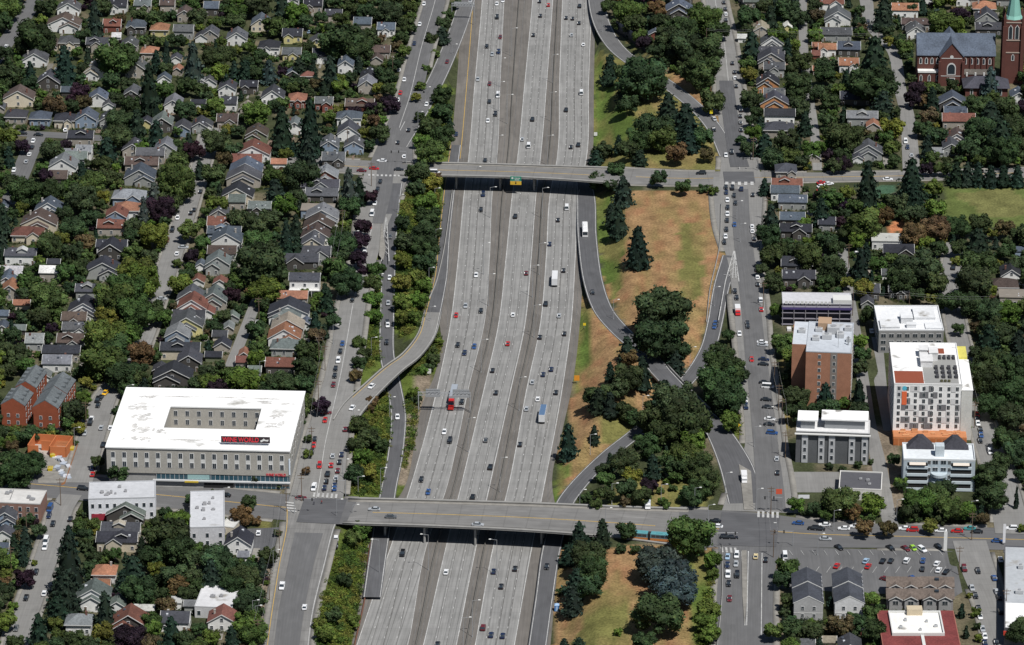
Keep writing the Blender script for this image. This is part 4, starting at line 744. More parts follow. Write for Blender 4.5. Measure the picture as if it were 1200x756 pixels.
    if not small:
        for _ in range(int(r.integers(0, 4))):      # vents and skylights on the slopes
            f = r.uniform(.25,.8); 
            if k in 'gn': x_, y_, z_ = (1-f)*W/2*r.choice((-1,1)), L*r.uniform(.2,.85), Hw+rise*f
            elif k in 'scf' : x_, y_, z_ = W*r.uniform(-.4,.4), L/2*f, Hw+rise*f
            else: continue
            vb = MB(); a_ = r.uniform(.18,.5); vb.box(-a_,a_,-a_,a_,-.2,.62); o = vb.build('roof_vent' if a_ < .35 else 'skylight', 'any', ro, (.5,.52,.55) if r.random() < .6 else (.06,.07,.09)); o.location = (x_, y_, z_)
        c_, s_ = math.cos(yaw), math.sin(yaw)
        for (xa,xb,ya,yb) in ([(W/2+.4,W/2+3.0,-7,L*.6)] if r.random() < .42 else [])+([(-.6,.6,-7,-.1)] if r.random() < .6 else [])+([(-W/2,W/2-1,L+.5,L+4)] if r.random() < .35 else []):
            PATHS.add([(p[0]+x*c_-y*s_, p[1]+x*s_+y*c_, p[2]+.22) for x,y in ((xa,ya),(xb,ya),(xb,yb),(xa,yb))], [(0,1,2,3)], int(r.integers(0,3)))
    ht = (Hw+rise)*s*.927+L*s*.375
    HB.append((px-wpx/2-1, px+wpx/2+1, py-ht, py+(2.4*s*.375 if k == 'n' else 0), p[1]))
    return e
hr = np.random.default_rng(11)
for ox, oy, e in tiles(HT):
    x, y, w_ = ox+float(e[0])/TS, oy+float(e[1])/TS, float(e[2])/TS
    house(x, y, w_, e[3], e[4], e[5], hr)
# rows of houses behind the top edge of the picture and beyond the sides
for x in list(range(60,470,24))+list(range(880,1190,26)):
    if abs(x-1015) > 14: house(x+hr.uniform(-5,5), -14+hr.uniform(-6,4), hr.uniform(19,26), hr.choice(list('gnsh')), hr.choice(list('kdmbu')), hr.choice(list('WTGC')), hr)
M['path2'] = mat('brick_paving', (.17,.125,.095), .9, noise=.2); M['path3'] = mat('gravel_drive', (.155,.145,.125), .95, noise=.25)
structure(PATHS.build('driveway', ('walk','path2','path3')))
# ------------------------------------------------------------ vehicles (built along +y, nose forward)
def wheel_mesh():
    mb = MB(); mb.cyl((-.12,0,0),(.12,0,0),.34,n=12); mb.cyl((-.13,0,0),(.13,0,0),.19,n=8,m=1); return mb.mesh('wheel', ('rub','metal'))
WHEEL = wheel_mesh()
hm = MB(); hm.box(-.15,.15,-.02,.02,-.06,.06); HLAMP = hm.mesh('headlight', 'lamp')
tm_ = MB(); tm_.box(-.12,.12,-.02,.02,-.06,.06); TLAMP = tm_.mesh('tail_light', 'any')
def car_meshes(L, W, H, hood, cab0, cab1, rear=0.0, bed=False, van=False):
    """profile of the body side as (y,z), extruded with a narrower cabin"""
    h = L/2; zb, zs = .28, .82 if H < 1.6 else .98
    b = MB(); f = .93*W/2; w2 = W/2
    # lower body in 5 cross sections
    ys = [-h, -h+.35, -h+.9, h-1.0, h-.35, h]; ws = [.86, .97, 1, 1, .96, .80]; zt = [zs-.05, zs+.02, zs+.04, zs, zs-.06, zs-.2]; zl = [.42,.32,zb,zb,.3,.4]
    vs = []
    for y, q, t, l in zip(ys, ws, zt, zl): vs += [(-w2*q,y,l),(w2*q,y,l),(w2*q,y,t-.18),(w2*q*.93,y,t),(-w2*q*.93,y,t),(-w2*q,y,t-.18)]
    n = 6; fs = [tuple(range(n)), tuple(range(5*n+n-1, 5*n-1, -1))]
    for i in range(5): fs += [(i*n+j, (i+1)*n+j, (i+1)*n+(j+1)%n, i*n+(j+1)%n) for j in range(n)]
    b.add(vs, fs)
    c0, c1 = cab0*L-h, cab1*L-h          # cabin from rear y to front y at belt
    sl0, sl1 = (.25 if van or H > 1.6 else .65), (.55 if van else .75)
    b.frustum((-w2*.80,w2*.80,c0+sl0,c1-sl1), H-.07, (-w2*.76,w2*.76,c0+sl0+.06,c1-sl1-.06), H)
    if bed: b.box(-w2*.96,w2*.96,-h+.05,-h+.15,zs,zs+.32); b.box(-w2*.96,-w2*.86,-h+.1,c0,zs,zs+.32); b.box(w2*.86,w2*.96,-h+.1,c0,zs,zs+.32)
    for sx in (-1,1):   # roof pillars
        for (y0,y1) in ((c0+.1,c0+sl0),(c1-.12,c1-sl1)): b.cyl((sx*w2*.88,y0,zs),(sx*w2*.77,y1,H-.05),.05,n=4)
    g = MB(); g.frustum((-w2*.88,w2*.88,c0,c1), zs-.02, (-w2*.77,w2*.77,c0+sl0,c1-sl1), H-.06)
    return b.mesh('body','paint'), g.mesh('window_glass','glass'), L, W
CT = {'s': ('sedan', car_meshes(4.7,1.84,1.45,.3,.10,.74)), 'u': ('suv', car_meshes(4.75,1.95,1.78,.3,.03,.76)), 'p': ('pickup_truck', car_meshes(5.6,2.0,1.85,.3,.38,.78,bed=True)),
      'h': ('hatchback', car_meshes(4.1,1.78,1.5,.3,.03,.78)), 'v': ('van', car_meshes(5.4,2.05,2.2,.2,.02,.86,van=True))}
PC = {'k':(.012,.013,.016),'w':(.72,.73,.74),'s':(.36,.38,.40),'g':(.10,.105,.11),'r':(.42,.018,.018),'d':(.12,.016,.022),'b':(.025,.075,.22),'n':(.012,.022,.06),'t':(.05,.25,.26),'y':(.75,.42,.02),'c':(.6,.5,.28),'e':(.30,.55,.05),'l':(.30,.42,.55)}
PW = {'k':'black','w':'white','s':'silver','g':'grey','r':'bright red','d':'dark red','b':'blue','n':'navy','t':'teal','y':'yellow','c':'cream','e':'lime green','l':'pale blue'}
def road_here(px, py, h=.7):
    """surface height, tangent and name of the paving seen at a pixel"""
    for r in sorted(ROADS, key=lambda r: -r['bridge']):
        C = r['C']; z = 0.0; ok = False
        zs = [0.0]
        if C[:,2].min() < -.5:
            zs = list(np.unique(np.round(C[::3,2],1)))
        best = None
        for z in zs:
            p = at(px, py, z+h); D, rz, rw, K = nearest(C, np.array([p[0]]), np.array([p[1]]))
            if D[0] < rw[0]/2+.6 and abs(rz[0]-z) < .5 and (best is None or D[0] < best[0]): best = (D[0], rz[0], int(K[0]), p)
        if best:
            T = frames(C)[0][best[2]]; p = at(px, py, best[1]+h); return np.array([p[0],p[1],best[1]]), T, r
    p = at(px, py, FZ+h)
    if in_poly(np.array([p[0]]), np.array([p[1]]), FWPOLY)[0]:
        i = np.argmin(abs(YS-py)); A = edge_world('b0'); j = int(np.argmin(abs(A[:,1]-p[1]))); j = min(max(j,1),len(A)-2); T = A[j-1,:2]-A[j+1,:2]; T /= np.linalg.norm(T)
        lane = 'left' if px < (EX['a1'][i]+EX['b0'][i])/2 else ('right' if px > (EX['b1'][i]+EX['c0'][i])/2 else 'middle')
        return np.array([p[0],p[1],FZ+.02]), T, lane
    g = gat(px, py, h); g[2] += .10; return g, None, None
def place_vehicle(px, py, col, typ, head=None, phrase=None):
    name, (body, glass, L, W) = CT[typ]
    p, T, r = road_here(px, py)
    if isinstance(r, str):
        sec = 'above upper overpass' if py < 200 else ('below lower overpass' if py > 625 else ('between overpasses, upper half' if py < 400 else 'between overpasses, lower half'))
        phrase = phrase or f"on {r} freeway lanes {sec}"
        if r == 'left': T = -T
        T = T*np.sign(T[1]) if r != 'left' else T*-np.sign(T[1])
        moving = True
    elif r is not None: phrase = phrase or 'on '+r['phrase']
    if phrase is None: phrase = 'beside the houses off the street'
    if head is not None: a = math.radians(head)           # degrees clockwise from +Y (away)
    elif T is not None:
        a = math.atan2(T[0], T[1])
        if isinstance(r, dict) and r['name'] not in ('entry_ramp','exit_ramp'):
            D,_,_,K = nearest(r['C'], np.array([p[0]]), np.array([p[1]])); C = r['C'][int(K[0])]; side = (p[0]-C[0])*T[1]-(p[1]-C[1])*T[0]
            if side < 0: a += math.pi
    else: a = 0
    tail = ''
    o = link(name, body, None, PC[col]); o.location = p; o.rotation_euler = (0,0,-a)
    link('window_glass', glass, o)
    for sx in (-1,1):
        for y in (-L*.31, L*.32): link('wheel', WHEEL, o, loc=(sx*(W/2-.12), y, .34))
        link('headlight', HLAMP, o, loc=(sx*W*.32, L/2-.02, .62)); link('tail_light', TLAMP, o, color=(.12,.008,.008), loc=(sx*W*.36, -L/2+.01, .72))
    later(o, PW[col]+' '+name.replace('_',' ').replace('suv','SUV'), px, py, name.replace('_',' ').replace('suv','SUV') if typ != 's' else 'car', 'cars on the roads and in parking places', phrase)
    return o
CARS = """
C|435 2 w;407 17 w;408 80 k u;423 172 d;360 215 k;385 252 s;415 242 n u;318 368 s;373 390 d;412 445 w v;372 473 k;400 532 k u;365 562 w;352 748 k;606 5 k;647 22 r;610 72 k;577 162 k;573 556 k u;525 648 s;555 680 w v;793 28 k u;730 82 k;760 85 k;790 106 k;755 162 s;810 207 w;801 433 w v;730 512 k u;752 684 k;787 675 k u;175 287 d;217 625 n;67 17 w;47 112 w;22 202 n;80 485 w;283 5 w
H|343 150 n u;333 220 k;310 525 w;261 668 s;333 692 k;217 713 r;493 252 k u;544 516 d;482 710 w;733 212 w v;692 268 k;653 380 n;718 503 k;635 660 k u;697 714 s;853 606 k;115 48 w v
O|225 95 k;257 132 n;302 102 b;244 360 k;162 500 w;188 542 k u;55 722 k;458 88 r;387 213 k;403 317 k;355 538 g;377 665 k u;608 58 k;722 42 k;623 232 n;661 208 n;572 268 s;598 347 w;545 392 s;683 316 k;515 558 k
T|87 40 b;295 65 k u;318 192 s;170 413 w;392 410 n;492 397 k;427 480 k;343 673 d u;380 706 n;434 710 n;130 750 k;640 388 k
S|922 328 k u;790 120 s;868 155 g;448 68 d s 80;507 22 w u;558 20 n;605 22 b;612 258 w u;611 292 k;465 577 w;360 480 w p;275 425 w s 100;250 232 w s 0;207 240 g s 0;95 55 k
L|642 88 b;632 125 k;622 168 w u;610 205 k;606 238 k;600 280 d;561 445 r;566 410 d s 90;512 535 k;508 562 r;499 593 k;535 657 r u;589 655 r;596 612 s;638 605 n;628 640 k;620 680 d;612 715 s;573 697 k u;567 730 k;606 748 n;512 750 w;655 487 d;688 388 w;778 287 w;898 430 w;848 82 k;853 2 w;235 100 l h 90;237 122 b s 90;35 268 w s 90;15 285 w s 80
G|905 33 k;790 28 r;732 38 d;818 90 k;806 125 k;793 190 w;780 240 w v;770 300 r;745 420 w;688 640 k;570 693 k s 90;602 530 w s 0;862 537 w;855 655 s;418 305 r s 0;245 745 w s 0;850 745 k;865 345 g
B|930 370 w;912 432 r;905 325 w;900 465 w;897 490 w;890 510 s;950 605 k;900 663 k;930 728 w;825 748 w;505 148 w s 60;495 150 l h 80
F|65 35 w;902 65 w;935 135 k;905 220 k;828 258 w h;803 315 k u;780 362 d;855 395 s s 90;825 425 w;755 635 s s 90;890 235 k
A|105 620 k;180 627 k;150 685 k;137 718 w;305 605 w s 0;122 752 s;30 215 w;155 655 w
K|491 318 y;455 352 k u;420 458 k u;395 505 s;472 480 s;515 482 w;482 562 k u;432 668 n s;431 697 r;457 375 k;145 475 k s 10;545 390 k;470 340 k;427 440 w
R|233 118 b v;228 150 n;247 188 k;328 165 k;214 270 w v;209 298 w u;168 413 k;122 533 k;207 512 w;75 675 g;387 25 k u
D|520 65 w;517 40 k;550 293 k;560 335 k;562 362 w;568 400 k;590 512 k;587 540 k;588 570 g;462 602 k;465 553 s;547 710 k u;520 722 w;510 10 k;590 605 k;520 92 k
I|405 50 k u;520 115 k;522 140 n;527 175 w;528 210 k;527 240 w;525 270 k;522 312 k;518 345 w;512 372 k;550 120 k u;558 155 k;565 190 k;592 125 n u;560 290 b;645 150 k;642 298 w;643 320 w;652 355 k;665 500 k u;667 535 w;668 568 k;682 642 w u;685 685 r;562 600 k;570 630 k;620 750 k;470 750 b
P|583 42 w;640 162 r;600 200 k u;612 350 w;613 383 n u;690 82 w s 100;692 95 s s 100;697 162 n s 100;695 185 k s 100;700 270 k s 100;715 290 w v 100;725 440 w s 100;722 465 k s 100;735 505 b u 100;708 350 k s 100;715 385 k s 100;757 625 s;760 690 k;622 8 k;467 8 b;475 -2 k
U|470 175 k;478 200 w;520 252 k u;550 252 k;857 185 b;930 210 k u;528 342 l;527 380 n;530 425 w p;533 467 k;537 537 d;570 335 w u;567 375 s;572 427 k u;659 340 c;705 355 k;795 338 w v;782 372 w p
V|25 193 w;0 212 k;115 210 w;30 258 s;170 200 w;435 217 r u;567 220 w;643 222 r;702 210 t;735 225 k;832 268 b;898 210 w u;398 210 w;92 300 k s 150;332 302 k s 150;403 305 d s 150;438 303 e h 160;480 310 w u 150;82 385 r s 20;218 362 l s 20;228 387 r s 20;297 362 k s 20;335 362 k h 20;408 362 w u 20;484 360 b s 10;549 375 w s 20;481 400 k h 10;557 405 w s 20;592 413 k s 25;310 447 d s 120;437 445 b s 150;464 462 b s 150;505 458 k s 90;560 460 g s 90;555 295 k h 150;677 398 d u;740 407 k;816 440 b;712 487 s;728 523 k;827 503 s;838 530 k;846 597 k u;743 583 k;750 620 w;762 678 s;772 712 w;825 740 k;773 745 n;846 355 w s
Q|737 420 r;740 460 w;755 515 b;752 490 k;797 593 w u;245 30 w;735 440 k;750 540 k
J|180 425 w s 90;195 465 r s 90;242 452 r s 80;625 490 k u;320 78 w;10 95 r s 70;10 130 r s 70;45 100 w s 70;202 508 w s 90;12 112 w s 70
E|403 658 w u;412 685 n;430 722 s;395 240 w s 90;255 225 w;230 175 k;228 100 k;15 235 w s 90;410 460 w
"""
for ox, oy, e in tiles(CARS):
    ph = None
    x, y = ox+float(e[0])/TS, oy+float(e[1])/TS
    if ox == 960 and oy == 566 and 290 <= float(e[1]) <= 470 and float(e[0]) < 610: ph = 'in the asphalt parking lot'
    if ox == 720 and oy == 380 and len(e) > 4 and float(e[4]) == 100: ph = 'parked head-in before the brick tower'
    place_vehicle(x, y, e[2], e[3] if len(e) > 3 else 's', float(e[4]) if len(e) > 4 else None, ph)
def wheels(o, xs, ys, r=.5):
    for x in xs:
        for y in ys: w_ = link('wheel', WHEEL, o, loc=(x, y, r)); s = r/.34; w_.scale = (1.6, s, s)
def big(name, px, py, h, label, cat, head=None):
    p, T, r = road_here(px, py, h)
    e = empty(name, p, 0); a = math.atan2(T[0], T[1]) if head is None else R(head)
    if isinstance(r, str) and r == 'left': a += math.pi
    e.rotation_euler = (0,0,-a); tag(e, label, cat); return e
def box_truck(px, py, roof, label, L=12.5, H=3.9):
    e = big('box_truck', px, py, 2, label, 'truck')
    b = MB(); b.box(-1.28,1.28,-L/2,L/2-2.6,1.0,H); b.box(-1.25,1.25,-L/2+.1,L/2-2.7,H,H+.03,1); o = b.build('cargo_box', ('paint','any'), e, (.62,.63,.64)); 
    c = MB(); c.frustum((-1.2,1.2,L/2-2.3,L/2),.6,(-1.15,1.15,L/2-2.2,L/2-.5),2.7); co = c.build('cab','paint',e,(.65,.65,.66))
    g = MB(); g.frustum((-1.1,1.1,L/2-.6,L/2-.1),1.6,(-1.0,1.0,L/2-.8,L/2-.42),2.55); g.build('windscreen','glass',co)
    c = MB(); c.box(-.5,.5,-L/2,L/2-1,.55,.98); c.build('chassis','rub',e)
    rt = MB(); rt.box(-1.2,1.2,-L/2+.1,L/2-2.7,H+.035,H+.06); rt.build('roof_panel','any',e,roof)
    wheels(e, (-1.0,1.0), (-L/2+1,-L/2+2.2,L/2-1.6), .5); return e
box_truck(480+622/TS, 380+415/TS, (.085,.15,.26), 'white box truck with blue roof on the right freeway lanes between the overpasses', 14, 4.1)
box_truck(480+677/TS, 190+540/TS, (.60,.61,.62), 'long silver box truck on the right freeway lanes below the upper overpass', 13, 4.0)
def semi(px, py):
    e = big('semi_truck', px, py, 1.5, 'red semi truck tractor with grey trailer passing under the freeway sign gantry', 'truck')
    b = MB(); b.box(-1.25,1.25,-15.5,-2.4,1.1,4.0); b.build('trailer','paint',e,(.33,.36,.40))
    c = MB(); c.frustum((-1.2,1.2,-1.6,2.2),.7,(-1.1,1.1,-1.5,1.6),3.4); c.box(-.95,.95,2.15,4.2,.7,1.9); c.box(-1.2,1.2,2.6,4.0,.5,1.0); co = c.build('cab','paint',e,(.50,.02,.015))
    g = MB(); g.frustum((-1.12,1.12,1.7,2.22),2.0,(-1.05,1.05,1.3,1.72),3.0); g.build('windscreen','glass',co)
    f = MB(); f.box(-.5,.5,-15,4.1,.55,1.08); f.build('chassis','rub',e)
    for x in (-1.2,1.2): k = MB(); k.cyl((x,-1.2+.0,1),(x,-1.2,4.1),.1); k.build('exhaust_stack','metal',e)
    wheels(e, (-1,1), (-14,-12.8,-1.5,-.2,3.2), .5)
semi(480+195/TS, 380+372/TS)
def bus(px, py, label, segs, roofc, bodyc, lower, name='bus', head=None):
    e = big(name, px, py, 1.8, label, 'bus', head); L = sum(segs)+(len(segs)-1)*1.0; y = L/2
    for i, s in enumerate(segs):
        b = MB(); b.box(-1.28,1.28,y-s,y,.35,1.35,0); bo = b.build('body','paint',e,lower)
        u = MB(); u.box(-1.27,1.27,y-s+.02,y-.02,1.352,3.05,0); u.build('upper_body','paint',bo,bodyc)
        r = MB(); r.frustum((-1.25,1.25,y-s+.03,y-.03),3.052,(-1.05,1.05,y-s+.2,y-.2),3.28); r.box(-.7,.7,y-s*.75,y-s*.5,3.28,3.5); r.box(-.7,.7,y-s*.3,y-s*.12,3.28,3.45); r.build('roof','paint',e,roofc)
        n = max(3, int(s/1.7))
        for k in range(n):
            for sx in (-1,1):
                g = MB(); ya = y-s+.4+(s-.8)/n*k; g.box(sx*1.29-.02,sx*1.29+.02,ya+.08,ya+(s-.8)/n-.08,1.7,2.7); g.build('window','glass',e)
        if i == 0: g = MB(); g.box(-1.1,1.1,y,y+.03,1.3,2.8); g.build('windscreen','glass',e)
        if i == len(segs)-1: g = MB(); g.box(-1.0,1.0,y-s-.03,y-s,1.9,2.8); g.build('rear_window','glass',e)
        wheels(e, (-1.05,1.05), (y-s+2.4, y-2.6), .5)
        if i < len(segs)-1:
            j = MB()
            for k in range(5): j.box(-1.15+.08*(k%2),1.15-.08*(k%2),y-s-1+.2*k,y-s-.8+.2*k,.5,3.1)
            j.build('bellows','rub',e)
        y -= s+1.0
bus(480+818/TS, 190+313/TS, 'white bus with black roof hatches on the right exit ramp below the upper overpass', [12.5], (.75,.75,.75), (.72,.72,.72), (.66,.66,.66))
bus(720+172/TS, 566+246/TS, 'teal and orange articulated city bus on the lower overpass east approach', [9.5,8.0], (.10,.30,.33), (.10,.22,.27), (.50,.20,.06), 'articulated_bus')
# small white service truck by the lower overpass and a truck with red cab on the right frontage
def small_truck(px, py, cab, box, label, head=None, L=7.0):
    e = big('delivery_truck', px, py, 1.5, label, 'truck', head)
    b = MB(); b.box(-1.15,1.15,-L/2,L/2-2.0,.8,3.0); b.build('cargo_box','paint',e,box)
    c = MB(); c.frustum((-1.05,1.05,L/2-1.9,L/2),.5,(-1.0,1.0,L/2-1.85,L/2-.8),2.2); co = c.build('cab','paint',e,cab)
    g = MB(); g.frustum((-.98,.98,L/2-.95,L/2-.4),1.4,(-.9,.9,L/2-1.1,L/2-.78),2.1); g.build('windscreen','glass',co)
    wheels(e, (-.95,.95), (-L/2+1.2, L/2-1.1), .42)
small_truck(720+575/TS, 190+690/TS, (.5,.02,.02), (.7,.7,.7), 'white box truck with red cab on the right frontage road', 180)
small_truck(720+605/TS, 380+712/TS, (.7,.7,.7), (.72,.72,.72), 'white delivery truck waiting above the lower right intersection', 180)
small_truck(720+155/TS, 566+97/TS, (.7,.7,.7), (.6,.65,.72), 'small white utility truck parked on dirt behind the lower overpass', 180, 6)
# ------------------------------------------------------------ larger buildings
BB = []
def bld(name, fl, fr, H, D, label, wall, roofc, cat='building', wm='wall', parapet=.6, rm='flat', base=0.0, wallname='wall', roof=True, hb=True):
    """flat-roofed block: fl, fr are the pixels of its front roof corners at height H, D its depth; local frame x right, y back"""
    a, b = at(*fl, H), at(*fr, H); W = float(np.hypot(b[0]-a[0], b[1]-a[1])); yaw = math.atan2(b[1]-a[1], b[0]-a[0])
    e = empty(name, (a[0], a[1], 0), yaw); e['W'] = W
    if label: tag(e, label, cat)
    m = MB(); m.box(0,W,0,D,base-.6,H); m.build(wallname, wm, e, wall)
    if roof:
        r = MB(); r.box(.3,W-.3,.3,D-.3,H+.003,H+.06)
        ro = r.build('roof', rm, e, roofc)
        if parapet:
            q = MB()
            for x0,x1,y0,y1 in ((-.05,W+.05,-.05,.3),(-.05,W+.05,D-.3,D+.05),(-.05,.3,.301,D-.301),(W-.3,W+.05,.301,D-.301)): q.box(x0,x1,y0,y1,H+.004,H+parapet)
            q.build('parapet', 'any', ro, tuple(np.array(roofc)*.9) if roofc[0] > .4 else wall)
    if hb:
        s = scl((fl[1]+fr[1])/2); HB.append((fl[0]-3, fr[0]+5, fl[1]-D*s*.375, fl[1]+H*s*.927, a[1]))
    return e, W
def win_mesh(w, h, fr=.1, mull=True, frame='frame', glass='glass'):
    b = MB(); b.box(-w/2-fr,w/2+fr,-.08,.04,-fr,h+fr,0)
    if mull: b.box(-w/2,-.04,-.11,.0,0,h,1); b.box(.04,w/2,-.11,.0,0,h,1)
    else: b.box(-w/2,w/2,-.11,.0,0,h,1)
    return b.mesh('window', (frame, glass))
def wins(e, mesh, xs, zs, side='f', D=0, W=0, name='window'):
    for z in zs:
        for x in xs:
            loc, rz = {'f':((x,-.03,z),0),'r':((W+.03,x,z),90),'l':((-.03,x,z),-90),'b':((x,D+.03,z),180)}[side]
            o = link(name, mesh, e, loc=loc); o.rotation_euler = (0,0,R(rz))
def hvac(e, spots, z, col=(.42,.43,.44)):
    for x, y, w_, d, h in spots:
        m = MB(); m.box(x,x+w_,y,y+d,z+.15,z+h); m.cyl((x+w_/2,y+d/2,z+h),(x+w_/2,y+d/2,z+h+.25),min(w_,d)*.32,n=10,m=1); m.mesh; link('rooftop_unit', m.mesh('rooftop_unit',('any','metal')), e, col)
WA = win_mesh(1.5, 1.9); WB = win_mesh(1.1, 1.6, mull=False); WC2 = win_mesh(2.0, 1.5)
# --- white-roofed courtyard block with roof sign
e, W = bld('courtyard_block', (124.5,524.5), (339,529.5), 16.5, 60, 'big white-roofed courtyard block with red-lettered roof sign beside the frontage road', (.40,.37,.32), (.80,.80,.79), roof=False)
for o in list(e.children): bpy.data.objects.remove(o)
cx0, cx1, cy0, cy1 = W*.275, W*.79, 19.5, 42.0; D = 60; H = 16.5
m = MB()
for x0,x1,y0,y1 in ((0,W,0,cy0),(0,W,cy1,D),(0,cx0,cy0,cy1),(cx1,W,cy0,cy1)): m.box(x0,x1,y0,y1,5.9,H)
m.build('wall','wall',e,(.355,.340,.305))
m = MB(); m.box(.6,W-.6,.6,D-.6,-.6,5.9); m.build('podium','wall',e,(.30,.30,.29))
rf = MB()
for x0,x1,y0,y1 in ((-.4,W+.4,-.4,cy0+.25),(-.4,W+.4,cy1-.25,D+.4),(-.4,cx0+.25,cy0+.25,cy1-.25),(cx1-.25,W+.4,cy0+.25,cy1-.25)): rf.box(x0,x1,y0,y1,H+.003,H+.55)
M['wroof'] = mat('white_membrane_roof', (.82,.82,.81), .6, noise=.05, nscale=.4, spots=((.36,.35,.32), .075, .655))
ro = rf.build('roof','wroof',e)
st_ = MB(); SR = np.random.default_rng(4)
M['stain'] = mat('weathered_roof_film', (.55,.54,.52), .8, noise=.35, nscale=1.3)
for (u,v,a,b) in ((.16,.30,4.5,5),(.17,.14,5,3.2),(.155,.5,4,4.5),(.13,.66,5,3.5),(.155,.85,4,2.2),(.32,.86,8,1.0),(.60,.87,9,1.0),(.80,.80,4.5,2.2),(.88,.42,4.5,3),(.87,.57,3,3),(.45,.13,14,1.1),(.62,.13,6,.8),(.78,.86,7,1.1),(.92,.78,3,1.5),(.27,.27,2,3)):
    for _ in range(16):
        x, y = W*u+SR.normal(0,a*.45), D*v+SR.normal(0,b*.45); rx, ry = a*SR.uniform(.12,.42), b*SR.uniform(.12,.42); n = 9
        if cx0-1.5 < x < cx1+1.5 and cy0-1.5 < y < cy1+1.5: continue
        st_.add([(x+rx*math.cos(t)*SR.uniform(.6,1.2), y+ry*math.sin(t)*SR.uniform(.6,1.2), H+.556+.002*SR.random()) for t in np.linspace(0,2*math.pi,n,endpoint=False)], [tuple(range(n))])
st_.build('stain_pattern','stain',ro)
nx = 16; xs = np.linspace(2.6, W-3.0, nx)
WL = win_mesh(1.35, 2.1, .12); 
wins(e, WL, xs, (12.6, 8.6)); 
pm = MB(); pm.box(-.95,.95,-.05,.03,0,6.3); PAN = pm.mesh('window_bay','trim')
for x in xs: o = link('window_bay', PAN, e, loc=(x,0,8.4)); o.scale = (1,.4,1)
wins(e, WL, np.linspace(3,D-3,9), (12.6, 8.6), 'r', W=W)
for x in np.linspace(cx0+2.2, cx1-2.2, 8):
    for z in (12.8, 9.0): link('window', WL, e, loc=(x, cy1-.03, z))
cy_ = MB(); cy_.box(cx0,cx1,cy0,cy1,5.9,6.6); cy_.build('courtyard_deck','any',e,(.35,.34,.32))
g = MB(); g.box(W*.27,W-.2,.25,.6,3.4,5.85); g.box(W*.70,W-.2,.3,.6,.2,2.6); g.build('storefront','glassb',e)
mul = MB()
for x in np.arange(W*.27, W-.2, 1.8): mul.box(x-.06,x+.06,.18,.26,3.4,5.85)
for x in np.arange(W*.70, W-.2, 1.8): mul.box(x-.06,x+.06,.22,.3,.2,2.6)
mul.build('mullion','frame',e)
g = MB(); g.box(W*.44,W*.56,.16,.24,3.6,5.7); g.build('pale_glass_bay','any',e,(.30,.46,.46))  # pale teal panel in front of the storefront glass
bb = MB(); bb.box(W*.25,W+.2,-.5,.24,2.75,3.35); bb.build('canopy','any',e,(.55,.56,.56))
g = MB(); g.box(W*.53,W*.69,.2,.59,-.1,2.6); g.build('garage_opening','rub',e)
aw = MB(); aw.box(W*.425,W*.50,-.9,-.5,2.5,3.1); aw.build('yellow_awning','any',e,(.50,.36,.04))
wa = MB(); wa.box(W*.25,W*.53,-3.2,-2.8,-.1,1.7); wa.build('ramp_wall','conc',e)
def text(s, size, parent, loc, m='any', color=(1,1,1), rx=90, rz=0, ext=.08, align='CENTER', name='lettering', sx=1.0):
    c = bpy.data.curves.new(name,'FONT'); c.body = s; c.size = size; c.extrude = ext; c.align_x = align; c.align_y = 'CENTER'; c.materials.append(M[m]); c.offset = size*.012
    t = bpy.data.objects.new('t', c); COL.objects.link(t); bpy.context.view_layer.update()
    me = bpy.data.meshes.new_from_object(t.evaluated_get(bpy.context.evaluated_depsgraph_get())); bpy.data.objects.remove(t)
    o = link(name, me, parent, color, loc); o.rotation_euler = (R(rx),0,R(rz)); o.scale = (sx,1,1); return o
sg = empty('roof_sign', (0,0,0)); 
def local(e, x, y, z): 
    M_ = Matrix.Translation(e.location) @ Matrix.Rotation(e.rotation_euler.z, 4, 'Z'); return M_ @ Vector((x,y,z))
sg.location = local(e, W*.755, 4.6, H+.55); sg.rotation_euler = (0,0,e.rotation_euler.z); tag(sg, 'black rooftop sign with red capital letters on the white courtyard block', 'sign')
b = MB(); b.box(-9.7,9.7,-.15,.15,.9,3.5); b.build('sign_board','any',sg,(.03,.02,.025))
M['red'] = mat('red_sign_letter', (.62,.03,.05), .5)
text('WINE WORLD', 2.75, sg, (-1.9,-.2,2.15), 'red', sx=.80)
q = MB(); q.add([(6.0,-.2,1.3),(7.4,-.2,1.9),(8.9,-.2,1.7),(9.3,-.2,2.5),(7.9,-.2,2.4),(7.2,-.2,3.0),(6.7,-.2,2.4),(5.9,-.2,2.1)], [tuple(range(8))]); q.build('sign_emblem','trim',sg)
fr_ = MB(); fr_.box(-10,9,-.5,-.35,.05,.25); [fr_.box(x-.08,x+.08,-.1,.6,.0,1.2) for x in np.linspace(-9,9,7)]; fr_.build('sign_frame','metal',sg)
text('WINE WORLD', 1.5, e, (W*.925,-.12,6.4), 'red', sx=.8)
vb = MB(); vb.box(W-.3,W+.25,-.25,.3,6.6,13.4); vb.build('corner_banner','any',e,(.62,.70,.78))
